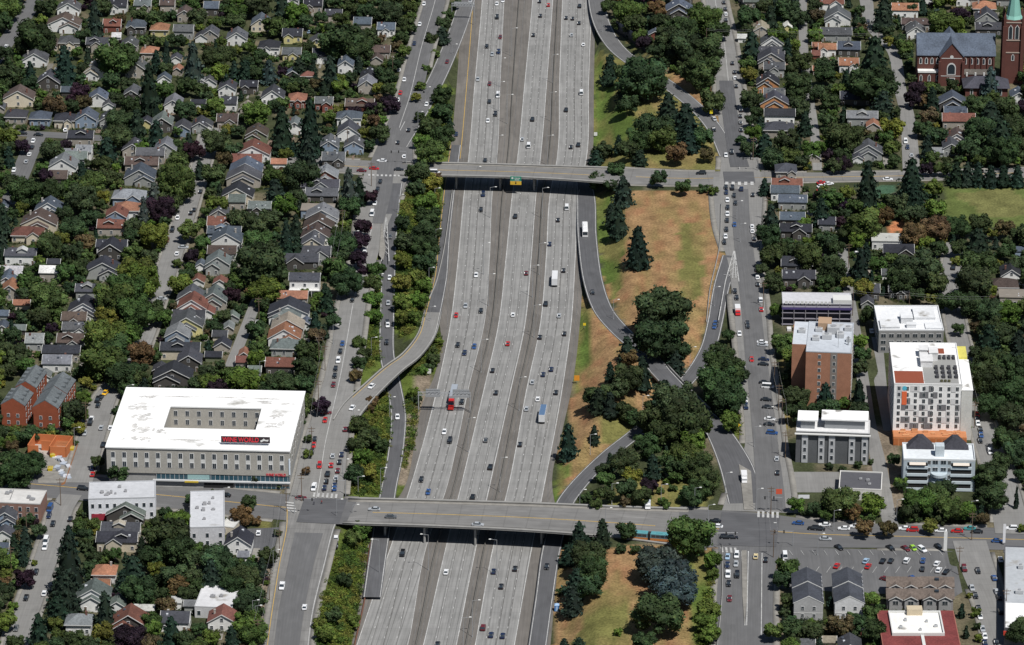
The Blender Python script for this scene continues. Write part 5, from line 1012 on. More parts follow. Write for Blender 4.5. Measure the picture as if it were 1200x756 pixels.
# --- seven-storey tower with patchwork panels
e, W = bld('panelled_tower', (1048,450.5), (1128,451.5), 24, 44, 'tall white and grey panelled residence tower with rust-red roof terrace and orange banner', (.78,.78,.77), (.78,.78,.77), parapet=.5)
pn = MB(); SR = np.random.default_rng(9)
gp = MB(); cols_ = np.linspace(1.2, W-.8, 15); 
for k in range(7):
    for i in range(14):
        if (i+k*2+int(SR.random()*2))%4 == 0 or SR.random() < .10: gp.box(cols_[i],cols_[i+1]-.02,-.10,-.02,4.6+2.72*k,7.2+2.72*k)
gp.build('dark_panel','any',e,(.17,.17,.18))
gp = MB()
for k in range(7):
    for i in range(14):
        if SR.random() < .22: gp.box(cols_[i],cols_[i+1]-.02,-.13,-.105,4.6+2.72*k,7.2+2.72*k)
gp.build('cladding_pattern','any',e,(.60,.60,.60))
WD = win_mesh(1.1, 1.6, .06, frame='trim')
wins(e, WD, (2.2,5.6,11.8,14.9,20.2,22.2,26.0,28.4) if W > 29 else np.linspace(2,W-2,8), [5.2+2.72*k for k in range(7)])
wins(e, WB, np.linspace(3,40,9), [5.2+2.72*k for k in range(7)], 'l')
bn = MB(); bn.box(3.2,5.2,-.2,-.14,15.2,21.0); bn.build('orange_banner','any',e,(.72,.15,.06)); bn = MB(); bn.cyl((4.2,-.2,22.4),(4.2,-.14,22.4),.95,n=14); bn.build('blue_emblem','any',e,(.10,.45,.60))
te = MB(); te.box(.5,W*.44,.5,14,24.07,24.12); te.build('red_terrace','any',e,(.24,.065,.035))
te = MB(); te.box(W*.44+.2,W-1.2-.1,.6,32,24.07,24.11); te.build('grey_terrace','any',e,(.27,.27,.26))
te = MB(); te.box(W*.50,W*.80,33,38,24.07,24.4); te.build('brick_strip','any',e,(.24,.065,.035))
ws = MB(); ws.box(W-.3,W+4.2,-.3,32,-.6,21.8); ws.build('side_wing','wall',e,(.55,.55,.52)); ws = MB(); ws.box(W+.0,W+4.4,-.4,32.2,21.82,22.0); ws.build('side_wing_roof','flat',e,(.78,.78,.77))
for (x,y,w_,d,h) in ((W*.42,18,4.8,9,2.6),(W*.42,29,3.6,5,3.0),(W*.56,25,3.4,6,3.4)): b = MB(); b.box(x,x+w_,y,y+d,24.12,24.12+h); b.box(x-.2,x+w_+.2,y-.2,y+d+.2,24.125+h,24.4+h,1); link('rooftop_room', b.mesh('rooftop_room',('wall','flat')), e, (.62,.62,.62))
for i in range(4):
    for j in range(3): b = MB(); b.box(W*.62+i*2.6,W*.62+i*2.6+1.3,6.5+j*4.6,9.2+j*4.6,24.12,25.1); link('rooftop_unit', b.mesh('rooftop_unit','any'), e, (.05,.05,.055))
for i in range(3): b = MB(); b.cyl((W*.70+i*1.5,3.2,24.12),(W*.70+i*1.5,3.2,24.9),.6,n=8); link('planter', b.mesh('planter','any'), e, (.08,.08,.04))
for i in range(4): b = MB(); b.box(W*.70+i*1.9,W*.70+i*1.9+1,26.5,29.5,24.12,25.0); link('rooftop_unit', b.mesh('rooftop_unit','any'), e, (.05,.05,.055))
yb = MB(); yb.box(W+.1,W+3.9,32.3,44,-.6,23); yb.build('yellow_wing','wall',e,(.55,.50,.12))
# scaffolded orange podium in front of it
o1, W1 = bld('timber_podium', (1047,512), (1133,513), 3.8, 14, 'orange sheathed timber podium under construction below the panelled tower', (.50,.20,.085), (.46,.19,.085), parapet=0)
b = MB(); SR = np.random.default_rng(2)
for i in range(40): x, y = SR.uniform(1,W1-3), SR.uniform(1,12.5); b.box(x,x+SR.uniform(.5,3),y,y+SR.uniform(.3,1.5),3.87,3.9+SR.uniform(.1,.9))
b.build('building_material','any',o1,(.55,.27,.13))
b = MB()
for i in range(12): x = 1+i*(W1-2)/11; b.box(x-.9,x+.9,-.1,.02,.3,3.1)
b.build('sheathing_panel','any',o1,(.42,.14,.05))
# --- low white-roofed block behind it
e, W = bld('white_roofed_block', (1030,388), (1106,388), 10, 28, 'grey block with white stepped roofs directly behind the panelled tower', (.24,.24,.235), (.66,.67,.68))
for (x,y,w_,d,h) in ((1,2,8,9,1.0),(10,8,5,7,2.6),(16,12,9,12,1.2),(12,3,4,3,1.6),(20,2,7,6,.5)): b = MB(); b.box(x,x+w_,y,y+d,10.06,10+h); b.box(x-.1,x+w_+.1,y-.1,y+d+.1,10.003+h,10.15+h,1); link('roof_level', b.mesh('roof_level',('wall','flat')), e, (.62,.63,.64))
wins(e, WC2, np.linspace(2,W-2,8), (1.2,4.2,7.2)); wins(e, WC2, np.linspace(2,26,7), (1.2,4.2,7.2), 'l')
# --- brick apartment tower
e, W = bld('brick_tower', (944.5,412.5), (998,414.5), 25.5, 33, 'tall brown brick apartment tower with pale cluttered roof beside the alley', (.33,.16,.10), (.44,.47,.51), wm='brick', parapet=.4)
b = MB(); b.box(-6,.0,8,33,-.6,25.5); b.build('wing','brick',e,(.33,.16,.10)); b = MB(); b.box(-5.9,.2,8.1,32.9,25.505,25.56); b.build('wing_roof','flat',e,(.50,.53,.57))
WT = win_mesh(1.0,1.4,.12,frame='trim')
wins(e, WT, (5.6,11.6), [2.0+3.0*k for k in range(8)]); wins(e, WT, np.linspace(3,30,8), [2.0+3.0*k for k in range(8)], 'r', W=W)
vs_ = MB(); vs_.box(11.0-.9,12.2+.7,-.06,-.01,1.5,25.4); vs_.build('window_bay','any',e,(.22,.19,.17))
hvac(e, [(2,12,3,3,1.6),(6,14,4,3,2.0),(12,16,3,4,1.8),(8,20,5,4,3.0),(16,12,2,2,1.5),(3,22,3,3,1.4),(15,24,3,3,1.6),(-4,20,3,3,1.4)], 25.56)
b = MB(); b.box(4,9.5,24,31,25.56,28.8); b.build('penthouse','any',e,(.38,.26,.17))
b = MB(); b.cyl((13,6,25.6),(13,6,32),.08); b.cyl((12,6,31),(14,6,31),.05); b.build('antenna','metal',e); b = MB(); b.cyl((17,9,25.6),(17,9,29.5),.3); b.build('exhaust_stack','metal',e)
# --- dark galleried block behind it
e, W = bld('galleried_block', (917,356), (998,357), 9.5, 13, 'dark purple-grey block with open galleries and railed roof behind the brick tower', (.058,.056,.070), (.50,.50,.52), parapet=.3)
for k in range(4): b = MB(); b.box(-.3,W+.3,-1.8,-.02,.4+2.7*k,.62+2.7*k); b.build('gallery','any',e,(.20,.19,.22))
for k in range(7): b = MB(); x = k*(W-.3)/6; b.box(x,x+.25,-1.85,-1.6,-.2,9.8); b.build('post','any',e,(.26,.25,.27))
b = MB(); [b.box(x,x+1.2,-.4,-.3,9.6,10.9) for x in np.arange(1,W-9,1.7)]; b.build('roof_railing','trim',e); b = MB(); b.box(W-8,W,0,6,9.56,11.5); b.build('stair_room','trim',e)
b = MB(); b.box(-.2,W+.2,-1.9,-1.8,7.6,8.6); b.build('purple_band','any',e,(.075,.055,.17))
for i in range(9): b = MB(); x = 2+i*2.8; b.box(x,x+1.8,-8,-5,.0,1+(i%3)*.8); o = b.build('storage_box','any',e,[(.6,.6,.6),(.45,.22,.1),(.08,.1,.12)][i%3])
# --- grey condos with white penthouse slabs
e, W = bld('grey_condominium', (933,505.5), (1019,508.5), 13.5, 13, 'dark grey condominium block with pale bays and raised white roof slabs', (.10,.105,.11), (.62,.62,.62), parapet=.35)
for (x0,x1,y0,h) in ((1,8,2,4.8),(10.5,28,3,5.0)):
    b = MB(); b.box(x0+.7,x1-.7,y0+1,y0+8,13.56,13+h-.6); b.build('penthouse','any',e,(.25,.26,.27)); b = MB(); b.box(x0-.6,x1+.6,y0,y0+9.5,13.01+h-.6,13+h); b.build('roof_slab','flat',e,(.82,.82,.81))
for x in (3.6,10.2,14.4,22.4,27.5):
    if x < W-1: b = MB(); b.box(x-1.25,x+1.25,-.5,-.01,.2,12.2); b.build('bay','any',e,(.42,.43,.44)); 
for x in (3.6,10.2,14.4,22.4,27.5):
    for z in (2,5.2,8.4): link('window', WB, e, loc=(x,-.53,z))
b = MB(); b.box(-.5,W+.5,-1.2,-.06,12.6,12.95); b.build('eaves_slab','trim',e)
# --- pale blue apartments with twin dark gables behind the parapet
e, W = bld('pale_blue_apartments', (1059,539.5), (1143,541), 13.0, 16, 'pale blue apartment block with curved central balconies below the orange podium', (.40,.46,.50), (.62,.65,.67), parapet=.8)
for x0 in (1.5, W-9.5):
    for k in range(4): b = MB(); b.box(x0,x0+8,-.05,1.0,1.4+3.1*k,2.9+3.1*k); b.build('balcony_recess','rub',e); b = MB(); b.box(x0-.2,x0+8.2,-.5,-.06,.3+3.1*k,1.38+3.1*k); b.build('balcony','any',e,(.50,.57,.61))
for k in range(3):
    b = MB(); b.cyl((W/2,-.3,.8+3.1*k),(W/2,-.3,1.9+3.1*k),3.2,n=20); b.build('balcony','any',e,(.44,.51,.55))
wins(e, WC2, (W/2-1.6, W/2+1.6), [2.4+3.1*k for k in range(4)]); wins(e, WT, (W*.36,W*.64), [2.4+3.1*k for k in range(4)])
for x0 in (2.3,W-8.7): b = MB(); b.frustum((x0,x0+6.4,-1.2,1.0),11.6,(x0,x0+6.4,-.2,1.0),12.3); b.build('awning','any',e,(.58,.52,.45))
b = MB(); b.box(W/2-1.5,W/2+2,4,8,13,17.5); b.build('stair_tower','wall',e,(.45,.50,.53))
for x0 in (1.5,W-13):
    b = MB(); b.frustum((x0,x0+11,11,17),13.06,(x0+4.5,x0+6.5,13,16),17.6); b.build('hipped_roof','roof',e,(.045,.045,.055))
wins(e, WB, np.linspace(2,14,4), [2.4+3.1*k for k in range(4)], 'r', W=W)
# --- small flat-roofed buildings
def simple(name, fl, fr, H, D, label, wall, roofc, nw=5, hv=3, par=.5, wm='wall', zs=(1.3,)):
    e, W = bld(name, fl, fr, H, D, label, wall, roofc, parapet=par, wm=wm); r = np.random.default_rng(abs(int(fl[0])))
    if nw: wins(e, WB, np.linspace(1.6,W-1.6,nw), zs)
    hvac(e, [(r.uniform(.1,.8)*W, r.uniform(.15,.8)*D, r.uniform(.8,1.8), r.uniform(.8,1.6), r.uniform(.5,1.1)) for _ in range(hv)], H+.06, (.30,.30,.31)); return e, W
simple('office_building', (983,573), (1033,575), 4.5, 17, 'low building with dark flat roof and white rim beside the alley', (.62,.61,.58), (.085,.085,.095), 6, 3, .5)
e, W = simple('white_shop', (103.5,585.5), (182,583.5), 9, 16, 'white two-storey shop with patched pale flat roof across from the courtyard block', (.66,.67,.70), (.46,.47,.49), 9, 8, .4, zs=(1.4,5.4))
b = MB(); b.box(1,9,-.25,-.05,.1,2.8); b.build('red_shopfront','any',e,(.30,.03,.05))
e, W = simple('white_apartment_block', (222.5,619), (263,618), 8.5, 34, 'white apartment block with patched pale flat roof by the corner parking', (.52,.52,.54), (.48,.49,.51), 3, 7, .4, zs=(1.4,4.6))
e, W = simple('garage_block', (228,711), (272,713), 4.5, 20, 'low white-roofed block with dark roof slots near the bottom edge', (.50,.50,.50), (.55,.55,.56), 3, 2, .3)
simple('corner_shop', (-10,589), (47,591.5), 7, 13, 'brick corner shop with pale flat roof at the left edge', (.24,.14,.11), (.52,.51,.49), 6, 5, .4, wm='brick', zs=(1.2,4))
e, W = simple('cream_outbuilding', (258,617), (274,619), 3.5, 8, 'small cream flat-roofed annex beside the white apartment block', (.5,.45,.36), (.5,.5,.48), 1, 1, .3)
e, W = bld('dark_retail_building', (1177,737), (1222,739), 7, 72, 'long grey flat-roofed store with white end panel at the right edge', (.10,.10,.11), (.38,.40,.42), parapet=.5)
b = MB(); b.box(.4,W-.4,.4,22,7.07,7.2); b.build('white_roof_panel','flat',e,(.75,.75,.74)); b = MB(); b.box(-.3,W+.3,-.5,-.06,4.4,6.2); b.build('red_fascia','any',e,(.50,.05,.03)); hvac(e, [(4,30,3,2,1.4),(8,40,2,3,1.2),(5,52,2,2,1.5),(9,60,3,2,1.3)], 7.06)
# red-roofed grocery with white roof well
e, W = bld('red_roofed_store', (1036,766), (1128,766), 6, 36, 'store with red mansard roof around a white flat roof well', (.30,.12,.09), (.165,.040,.038), parapet=0, rm='roof')
b = MB(); b.box(W*.16,W*.80,15,33,6.065,6.35); b.build('white_roof_well','flat',e,(.75,.74,.70)); b = MB()
for x0,x1,y0,y1 in ((W*.16-.5,W*.80+.5,14.5,15),(W*.16-.5,W*.80+.5,33,33.5),(W*.16-.5,W*.16,15,33),(W*.80,W*.80+.5,15,33)): b.box(x0,x1,y0,y1,6.07,7.2)
b.build('roof_curb','trim',e); b = MB(); b.box(W*.38,W*.58,31,34.5,6.35,8.8); b.build('rooftop_room','any',e,(.50,.42,.30)); b = MB(); b.box(W*.51,W*.55,0,14.4,6.07,6.5); b.build('roof_duct','trim',e)
hvac(e, [(W*.25,20,1.2,1.2,.8),(W*.5,18,1,1,.7),(W*.7,21,1.4,1,.8),(W*.6,25,1,1,.7),(W*.33,26,1,1.4,.8)], 6.36)
# --- church
def church():
    a, b = at(1075.5,64,15), at(1166,65,15); W = float(np.linalg.norm(b-a)); yaw = math.atan2(b[1]-a[1], b[0]-a[0])
    e = empty('church', (a[0],a[1],0), yaw); tag(e, 'large red brick church with blue-grey slate roof and a copper-green spire', 'church')
    BC = (.105,.042,.034); D = 18; H = 15; rise = 8.2; SL = (.085,.105,.140)
    mb = MB(); T = lambda v: (W-v[1], v[0]+D/2, v[2]); mb.exy([(-D/2,-.6),(D/2,-.6),(D/2,H),(0,H+rise),(-D/2,H)], 0, W, 0, T); mb.build('nave','brick',e,BC)
    rb = MB(); gable(rb, D, W, H, rise, .5, T); rb.build('roof','roof',e,SL)
    tw = 11.5; x0 = W*.435; Tt = lambda v: (v[0]+x0, v[1], v[2])
    mb = MB(); mb.exy([(-tw/2,-.6),(tw/2,-.6),(tw/2,H+.5),(0,H+rise-.9),(-tw/2,H+.5)], -4, D+4, 0, Tt); mb.build('transept','brick',e,tuple(np.array(BC)*1.15))
    rb = MB(); gable(rb, tw, D+8, H+.5, rise-1.4, .35, Tt, y0=-4); rb.build('transept_roof','roof',e,SL)
    for s in (-1,1): b = MB(); b.box(x0+s*tw/2-.6,x0+s*tw/2+.6,-4.9,-3.5,-.6,H-2); b.build('buttress','brick',e,BC)
    # great window, arched
    g = MB(); pts = [(x0-2.2,6),(x0+2.2,6),(x0+2.2,9.6)]+[(x0+2.2*math.cos(t), 9.6+2.6*math.sin(t)) for t in np.linspace(.2,math.pi-.2,8)]+[(x0-2.2,9.6)]
    g.exy(pts, -4.12, -4.02); go = g.build('great_window','trim',e)
    c = np.array([x0,8.6]); g = MB(); g.exy([tuple(c+(np.array(p)-c)*.80) for p in pts], -4.2, -4.125); g.build('stained_glass','glass',go)
    for x in np.linspace(W*.61,W-.6,6): b = MB(); b.box(x-.3,x+.3,-.55,-.02,-.6,H-1); b.build('buttress','brick',e,BC)
    b = MB(); b.box(x0-2.0,x0+2.0,-4.15,-4.02,1.6,4.4); b.build('entrance_window','trim',e); b = MB(); b.box(x0-1.6,x0+1.6,-4.2,-4.155,1.9,4.1); b.build('entrance_glass','glass',e)
    b = MB(); b.cyl((x0,-4.02,15.2),(x0,-4.12,15.2),.9,n=12); b.build('round_window','trim',e)
    for z in (5.2,14.4): b = MB(); b.box(x0-tw/2+.7,x0+tw/2-.7,-4.1,-4.02,z,z+.3); b.build('string_course','trim',e)
    aw = MB(); A = [(-.75,0),(.75,0),(.75,2.4),(.4,3.1),(0,3.4),(-.4,3.1),(-.75,2.4)]; aw.exy(A, -.1, .03); aw.exy([(x*.62,.3+z*.85) for x,z in A], -.14, -.101, 1); AW = aw.mesh('arched_window', ('trim','glass'))
    for x in list(np.linspace(1.6,W*.26,4))+list(np.linspace(W*.62,W-2.4,5)): link('arched_window', AW, e, loc=(x,-.02,10.2))
    for x in list(np.linspace(1.8,W*.26,3)): link('arched_window', AW, e, loc=(x,-3.03,2.2))
    b = MB(); b.box(.4,W*.29,-3,-.02,-.6,6.6); b.build('side_aisle','brick',e,BC); b = MB(); b.box(.2,W*.29+.2,-3.3,-.02,6.62,7.6); b.build('aisle_roof','flat',e,(.72,.72,.70))
    b = MB(); b.box(W*.60,W,-3,-.02,-.6,6.0); b.build('side_aisle','brick',e,BC); b = MB(); b.frustum((W*.60,W+.2,-3.3,-.02),6.01,(W*.60,W+.2,-.6,-.02),7.8); b.build('aisle_roof','roof',e,(.10,.09,.08))
    for x in np.linspace(W*.64,W-1,4): b = MB(); b.box(x-.4,x+.4,-3.4,-2.9,5,7); b.build('pinnacle','trim',e)
    # tower
    tx = W+4.4; ty = 1.0; tw = 9.0; b = MB(); b.box(tx,tx+tw,ty,ty+tw,-.6,33); to = b.build('tower','brick',e,tuple(np.array(BC)*1.1))
    for sx in (0,1):
        for sy in (0,1): b = MB(); cx, cy = tx+sx*tw, ty+sy*tw; b.box(cx-.9,cx+.9,cy-.9,cy+.9,-.6,30); b.box(cx-.6,cx+.6,cy-.6,cy+.6,30,35); b.frustum((cx-.6,cx+.6,cy-.6,cy+.6),35,(cx-.05,cx+.05,cy-.05,cy+.05),37.2); b.build('tower_buttress','brick',to,BC)
    for z in (16,22.4,31.6): b = MB(); b.box(tx-.25,tx+tw+.25,ty-.25,ty+tw+.25,z,z+.5); b.build('string_course','any',to,(.40,.33,.28))
    lv = MB(); A2 = [(-.8,0),(.8,0),(.8,5.6),(0,7),(-.8,5.6)]; lv.exy([(x*1.35,z*1.07-.2) for x,z in A2], -.1, .03); lv.exy(A2, -.16, -.101, 1); LV = lv.mesh('belfry_window', ('trim','glass'))
    for x in (2.9,6.1): link('belfry_window', LV, to, loc=(tx+x,ty-.03,23.4))
    for y in (2.9,6.1): o = link('belfry_window', LV, to, loc=(tx-.03,ty+y,23.4)); o.rotation_euler = (0,0,R(-90))
    link('arched_window', AW, to, loc=(tx+4.5,ty-.05,12)); 
    n = 8; cx, cy = tx+tw/2, ty+tw/2; b = MB(); b.cyl((cx,cy,33.0),(cx,cy,34.6),4.6,3.6,n); b.cyl((cx,cy,34.6),(cx,cy,56),3.6,.12,n); b.cyl((cx,cy,56),(cx,cy,59),.1,.1,5); b.box(cx-.9,cx+.9,cy-.08,cy+.08,57.4,57.7)
    b.build('spire','any',e,(.20,.42,.36))
    # low annex with hipped slate roof
    b = MB(); b.box(W*.60,W+5.5,-19,-6,-.6,4.5); an = b.build('annex','brick',e,tuple(np.array(BC)*1.35)); b = MB(); b.frustum((W*.57,W+6.6,-20,-5),4.51,(W*.72,W+.5,-13.3,-11.5),8.2); b.build('annex_roof','roof',an,(.055,.055,.07))
    for x in np.linspace(W*.68,W+2,4): link('arched_window', AW, e, loc=(x,-19.03,.7))
    HB.append((1070,1200,28,100,a[1])); HB.append((1129,1185,84,111,a[1]-15))
    return e
church()
# --- brick townhouses at the left and their neighbours under construction
def terrace(name, fx, fy, wpx, n, L, Hw, wc, rc, wm, label, roofr=.62, dorm=True, front=2):
    s = scl(fy); W = wpx/s; p = gat(fx, fy); e = empty(name, p, R(-9)); tag(e, label, 'townhouse', None)
    for i in range(n):
        y0 = i*(L+.1); T = lambda v, y0=y0: (v[0], v[1]+y0, v[2]); up = i*.25
        mb = MB(); rise = W*.5*roofr; mb.exy([(-W/2,-.6),(W/2,-.6),(W/2,Hw+up),(0,Hw+rise+up),(-W/2,Hw+up)], 0, L, 0, T); mb.build('wall',wm,e,wc)
        rb = MB(); gable(rb, W, L-.9, Hw+up, rise, .35, T, y0=.35); ro = rb.build('roof','roof',e,rc)
        if wm == 'wall': tb = MB(); rake(tb, W, Hw+up, rise, -.02, .35, T); tb.build('bargeboard','trim',ro); b = MB(); b.box(-W/2+.02,W/2-.02,y0-.08,y0-.01,2.9,3.1); b.build('belt_course','trim',e)
        if dorm:
            for yy in np.arange(2.5,L-2,4.2):
                for sx in ((1,) if fx > 40 else (1,-1)):
                    d = MB(); d.box(sx*W*.27-1.1,sx*W*.27+1.1,y0+yy,y0+yy+1.8,Hw+up,Hw+rise*.62+up+.25); link('dormer', d.mesh('dormer','wall'), ro, tuple(np.array(rc)*1.15))
    for z in range(front): 
        for x in (-W*.2, W*.2): link('window', WIN, e, loc=(x,-.02,1.2+z*3.1))
    for y in np.arange(2.5, n*L-2, 3.6):
        for z in range(3): o = link('window', WIN, e, loc=(W/2+.03,y,1+z*2.9)); o.rotation_euler = (0,0,R(90))
    HB.append((fx-wpx/2, fx+wpx/2+8, fy-62, fy, p[1])); return e
BK = (.27,.075,.038)
SLT = (.105,.118,.125)
terrace('brick_terrace', 54, 503, 29, 2, 15, 9.5, BK, SLT, 'brick', 'orange brick terrace with slate roofs and gable facing the construction site')
terrace('brick_terrace', 16, 500, 28, 1, 14, 9.5, BK, SLT, 'brick', 'orange brick townhouse with slate roof and pale balcony at the left edge')
terrace('brick_terrace', 31, 479, 24, 1, 18, 9.5, BK, SLT, 'brick', 'orange brick townhouse with slate roof set behind the other two brick rows')
def crate_site():
    e, W = bld('timber_house_frame', (32,521), (77,524), 4.6, 10, 'orange sheathed house shell under construction beside the brick terrace', (.46,.15,.06), (.30,.28,.26), parapet=0, roof=False)
    for o in list(e.children): bpy.data.objects.remove(o)
    for k,(x0,x1,y0,y1) in enumerate(((0,4.5,0,.3),(0,.3,0,11),(4.4,9,5,5.3),(9,16,0,.3),(15.7,16,0,11),(0,16,11,11.3),(9,9.3,0,11))): b = MB(); b.box(x0+.002*k,x1-.002*k,y0,y1,0,4.4+.04*k); b.build('sheathing','any',e,(.52,.17,.065))
    b = MB(); [b.box(9.2,15.8,y,y+.12,2.2,2.45) for y in np.arange(.6,11,.9)]; b.build('joist','any',e,(.50,.22,.10))
    fl = MB(); fl.box(.32,15.6,.35,10.9,.05,.2); fl.build('floor_deck','any',e,(.36,.33,.30))
    for i,(px,py) in enumerate(((62,533),(84,525.5),(59,549))):
        p = at(px,py,.8); t = empty('portable_heap',p); tag(t, ['yellow material bin in the middle of the construction yard','yellow material bin by the street at the construction yard','yellow material bin at the lower end of the construction yard'][i], 'bin', 'yellow bins of the construction yard')
        b = MB(); b.frustum((-.8,.8,-1.1,1.1),-.8,(-1.0,1.0,-1.4,1.4),.5); b.build('bin_body','any',t,(.72,.55,.02)); b = MB(); b.frustum((-.9,.9,-1.3,1.3),.51,(-.4,.4,-.7,.7),.9); b.build('load','any',t,(.35,.27,.06)); t.name = 'material_bin'
    for i in range(14):
        px, py = 66+(i%7)*2.4, 535+i*1.9; p = at(px,py,.3); b = MB(); r = SR.uniform; b.box(-r(.5,1.6),r(.5,1.6),-r(.6,2.2),r(.6,2.2),-.3,r(.0,.7)); o = b.build('building_supply','any',None,[(.50,.52,.56),(.36,.40,.46),(.20,.22,.26)][i%3]); o.location = p; o.rotation_euler = (0,0,r(-.4,.4))
        later(o, ['white wrapped','pale grey','dark grey'][i%3]+' pallet of supplies', px, py, 'pallet', 'pallets in the construction yard', 'in the construction yard')
    b = MB(); P = [at(x,y,0) for x,y in ((91,522),(76,567),(72,569))]; V,Q,U = strip(np.array(P), -.08,.08); 
    f = MB(); 
    for i in range(2):
        a, c = P[i], P[i+1]; d = (c-a)/8
        for k in range(8): q = a+d*k; q2 = a+d*(k+1)*1.0; f.prism([(q[0],q[1]),(q2[0],q2[1]),(q2[0]+.1,q2[1]),(q[0]+.1,q[1])], 0, 1.0)
    o = f.build('site_fence','any',None,(.36,.16,.07)); tag(o, 'orange mesh fence along the street edge of the construction yard', 'fence')
crate_site()
for i,(x,y,L_,lab) in enumerate(((947,727,2,'grey townhouse row with dark roof, first from the left below the parking lot'),(995,727,2,'white-gabled townhouse row with dark roof, second from the left below the parking lot'))):
    e = terrace('townhouse_row', x, y, 34, L_, 12.5, 7.0, [(.36,.36,.36),(.60,.60,.60)][i], (.050,.055,.068), 'wall', lab, .5, False); e.rotation_euler = (0,0,R(-1.5))
    for c in [c for c in e.children if c.name.startswith('wall')]:
        pass
for i,(x,y) in enumerate(((1058,702),(1098,702),(1058,716),(1098,716))):
    p = gat(x,y); s = scl(y); W = 37/s; e = empty('shingled_duplex', p, R(-2)); tag(e, ['brown-shingled duplex','brown-shingled duplex with skylight'][i%2]+[' behind, left of the pair',' behind, right of the pair',' in front on the left, above the red-roofed store',' in front on the right, above the red-roofed store'][i], 'house', 'shingled duplexes above the red-roofed store')
    m = MB(); m.box(-W/2,W/2,0,7.5,-.6,5.2); m.build('wall','wall',e,(.26,.25,.25)); T = T_s(W,7.5)
    T2 = lambda v, T=T: (T(v)[0]-W/2+W/2, T(v)[1], T(v)[2]); rb = MB(); gable(rb, 7.5, W, 5.2, 2.0, .5, lambda v: (W/2-v[1], v[0]+3.75, v[2])); ro = rb.build('roof','roof',e,(.125,.10,.085))
    for sx in (-1,1):
        g = MB(); Tg = lambda v, sx=sx: (v[0]+sx*W*.24, v[1]-.9, v[2]); g.exy([(-2.3,-.5),(2.3,-.5),(2.3,5),(0,6.2),(-2.3,5)],0,3,0,Tg); g.build('front_gable','wall',e,(.30,.30,.30)); g = MB(); gable(g,4.6,3.4,5,1.2,.4,Tg); g.build('gable_roof','roof',e,(.125,.10,.085)); g = MB(); rake(g,4.6,5,1.2,-.42,.4,Tg); g.build('bargeboard','trim',e)
        link('window', WC2, e, loc=(sx*W*.24,-.93,3.0))
    if i%2: g = MB(); g.box(-1,.6,2,3.4,6.3,7.3); g.build('skylight','glass',ro)
    HB.append((x-19,x+19,y-28,y,p[1]))
for x,y,w_,rc,wc,lab in ((984,768,26,'d','T','dark-roofed house at the bottom edge beside the tan roof'),(1009,770,24,'k','G','black-roofed house at the bottom edge beside the red-roofed store'),(967,756,14,'t','C','tan-roofed small building at the bottom edge')):
    pass
hq = np.random.default_rng(5)
house(996,775,28,'g','d','T',hq); house(972,760,16,'s','t','C',hq); house(943,764,24,'s','m','W',hq); house(1015,745,10,'s','k','R',hq)
# noise wall, sports-field hedge base, backstops
def wall_line(name, pts, h, th, m, col, label, cat, z=None):
    P = np.array([gat(x,y) if z is None else at(x,y,z) for x,y in pts]); P = smooth(np.c_[P, np.ones(len(P))], 6)[:,:3]; P[:,2] += h
    V,Q,U = slab(*strip(P, -th/2, th/2), h+.5); o = link(name, mesh_np(name, V,Q,m,uv=U), None, col); tag(o, label, cat); return o
wall_line('noise_wall', [(722,37),(738,48),(757,62)], 6, .4, 'any', (.018,.022,.035), 'tall dark noise wall above the top-right exit ramp', 'wall')
wall_line('retaining_wall', [(530,225),(521,290),(512,330),(503,352)], 1.1, .35, 'conc', (.3,.3,.3), 'low concrete retaining wall along the freeway edge left of the collector lane', 'wall', FZ)
wall_line('retaining_wall', [(436,628),(431,660),(428,700),(416,756),(409,790)], 1.0, .35, 'any', (.16,.075,.05), 'rust-brown low wall along the freeway edge below the lower overpass', 'wall', FZ)
wall_line('retaining_wall', [(845,240),(843,290),(832,340),(828,378)], .9, .3, 'conc', (.3,.3,.3), 'low concrete wall between dry grass and the right frontage road', 'wall', None)
wall_line('guard_rail', [(846,640),(846,700),(842,745),(838,780)], .8, .3, 'conc', (.3,.3,.3), 'pale low wall beside dry grass left of the right frontage road', 'wall', None)
# ------------------------------------------------------------ lamps, signs, poles
def lamp_meshes(h, arm, two=False):
    p = MB(); p.cyl((0,0,-.6),(0,0,h),.13,.08,6); p.cyl((0,0,-.6),(0,0,.5),.25,n=6)
    a = MB(); 
    for s in ((1,-1) if two else (1,)): a.cyl((0,0,h-.1),(s*arm,0,h+.35),.06,n=5)
    l = MB()
    for s in ((1,-1) if two else (1,)): l.frustum((s*arm-.5,s*arm+.5,-.2,.2),h+.22,(s*arm-.4,s*arm+.4,-.14,.14),h+.42)
    return p.mesh('pole','metal'), a.mesh('arm','metal'), l.mesh('lamp_head','lamp')
LM = {'m': (15, 2.6, lamp_meshes(15,2.6)), 's': (9, 2.2, lamp_meshes(9,2.2)), 'd': (12, 2.2, lamp_meshes(12,2.2,True))}
def lamp(px, py, kind='m', flip=False, fw=False):
    h, arm, (p_, a_, l_) = LM[kind]
    p = at(px, py, FZ+h+.3) if fw else gat(px, py, h+.3)
    z = FZ if fw else hz(p[0], p[1])
    s = -1 if flip else 1
    o = link('street_lamp', p_, None, loc=(p[0]-s*arm, p[1], z)); o.scale = (s,1,1) if False else (1,1,1); o.rotation_euler = (0,0,math.pi if flip else 0)
    link('arm', a_, o); link('lamp_head', l_, o)
    later(o, 'tall single-arm grey street lamp' if not flip else 'tall street lamp with left-reaching arm', px, py, 'street lamp', 'street lamps', None); return o
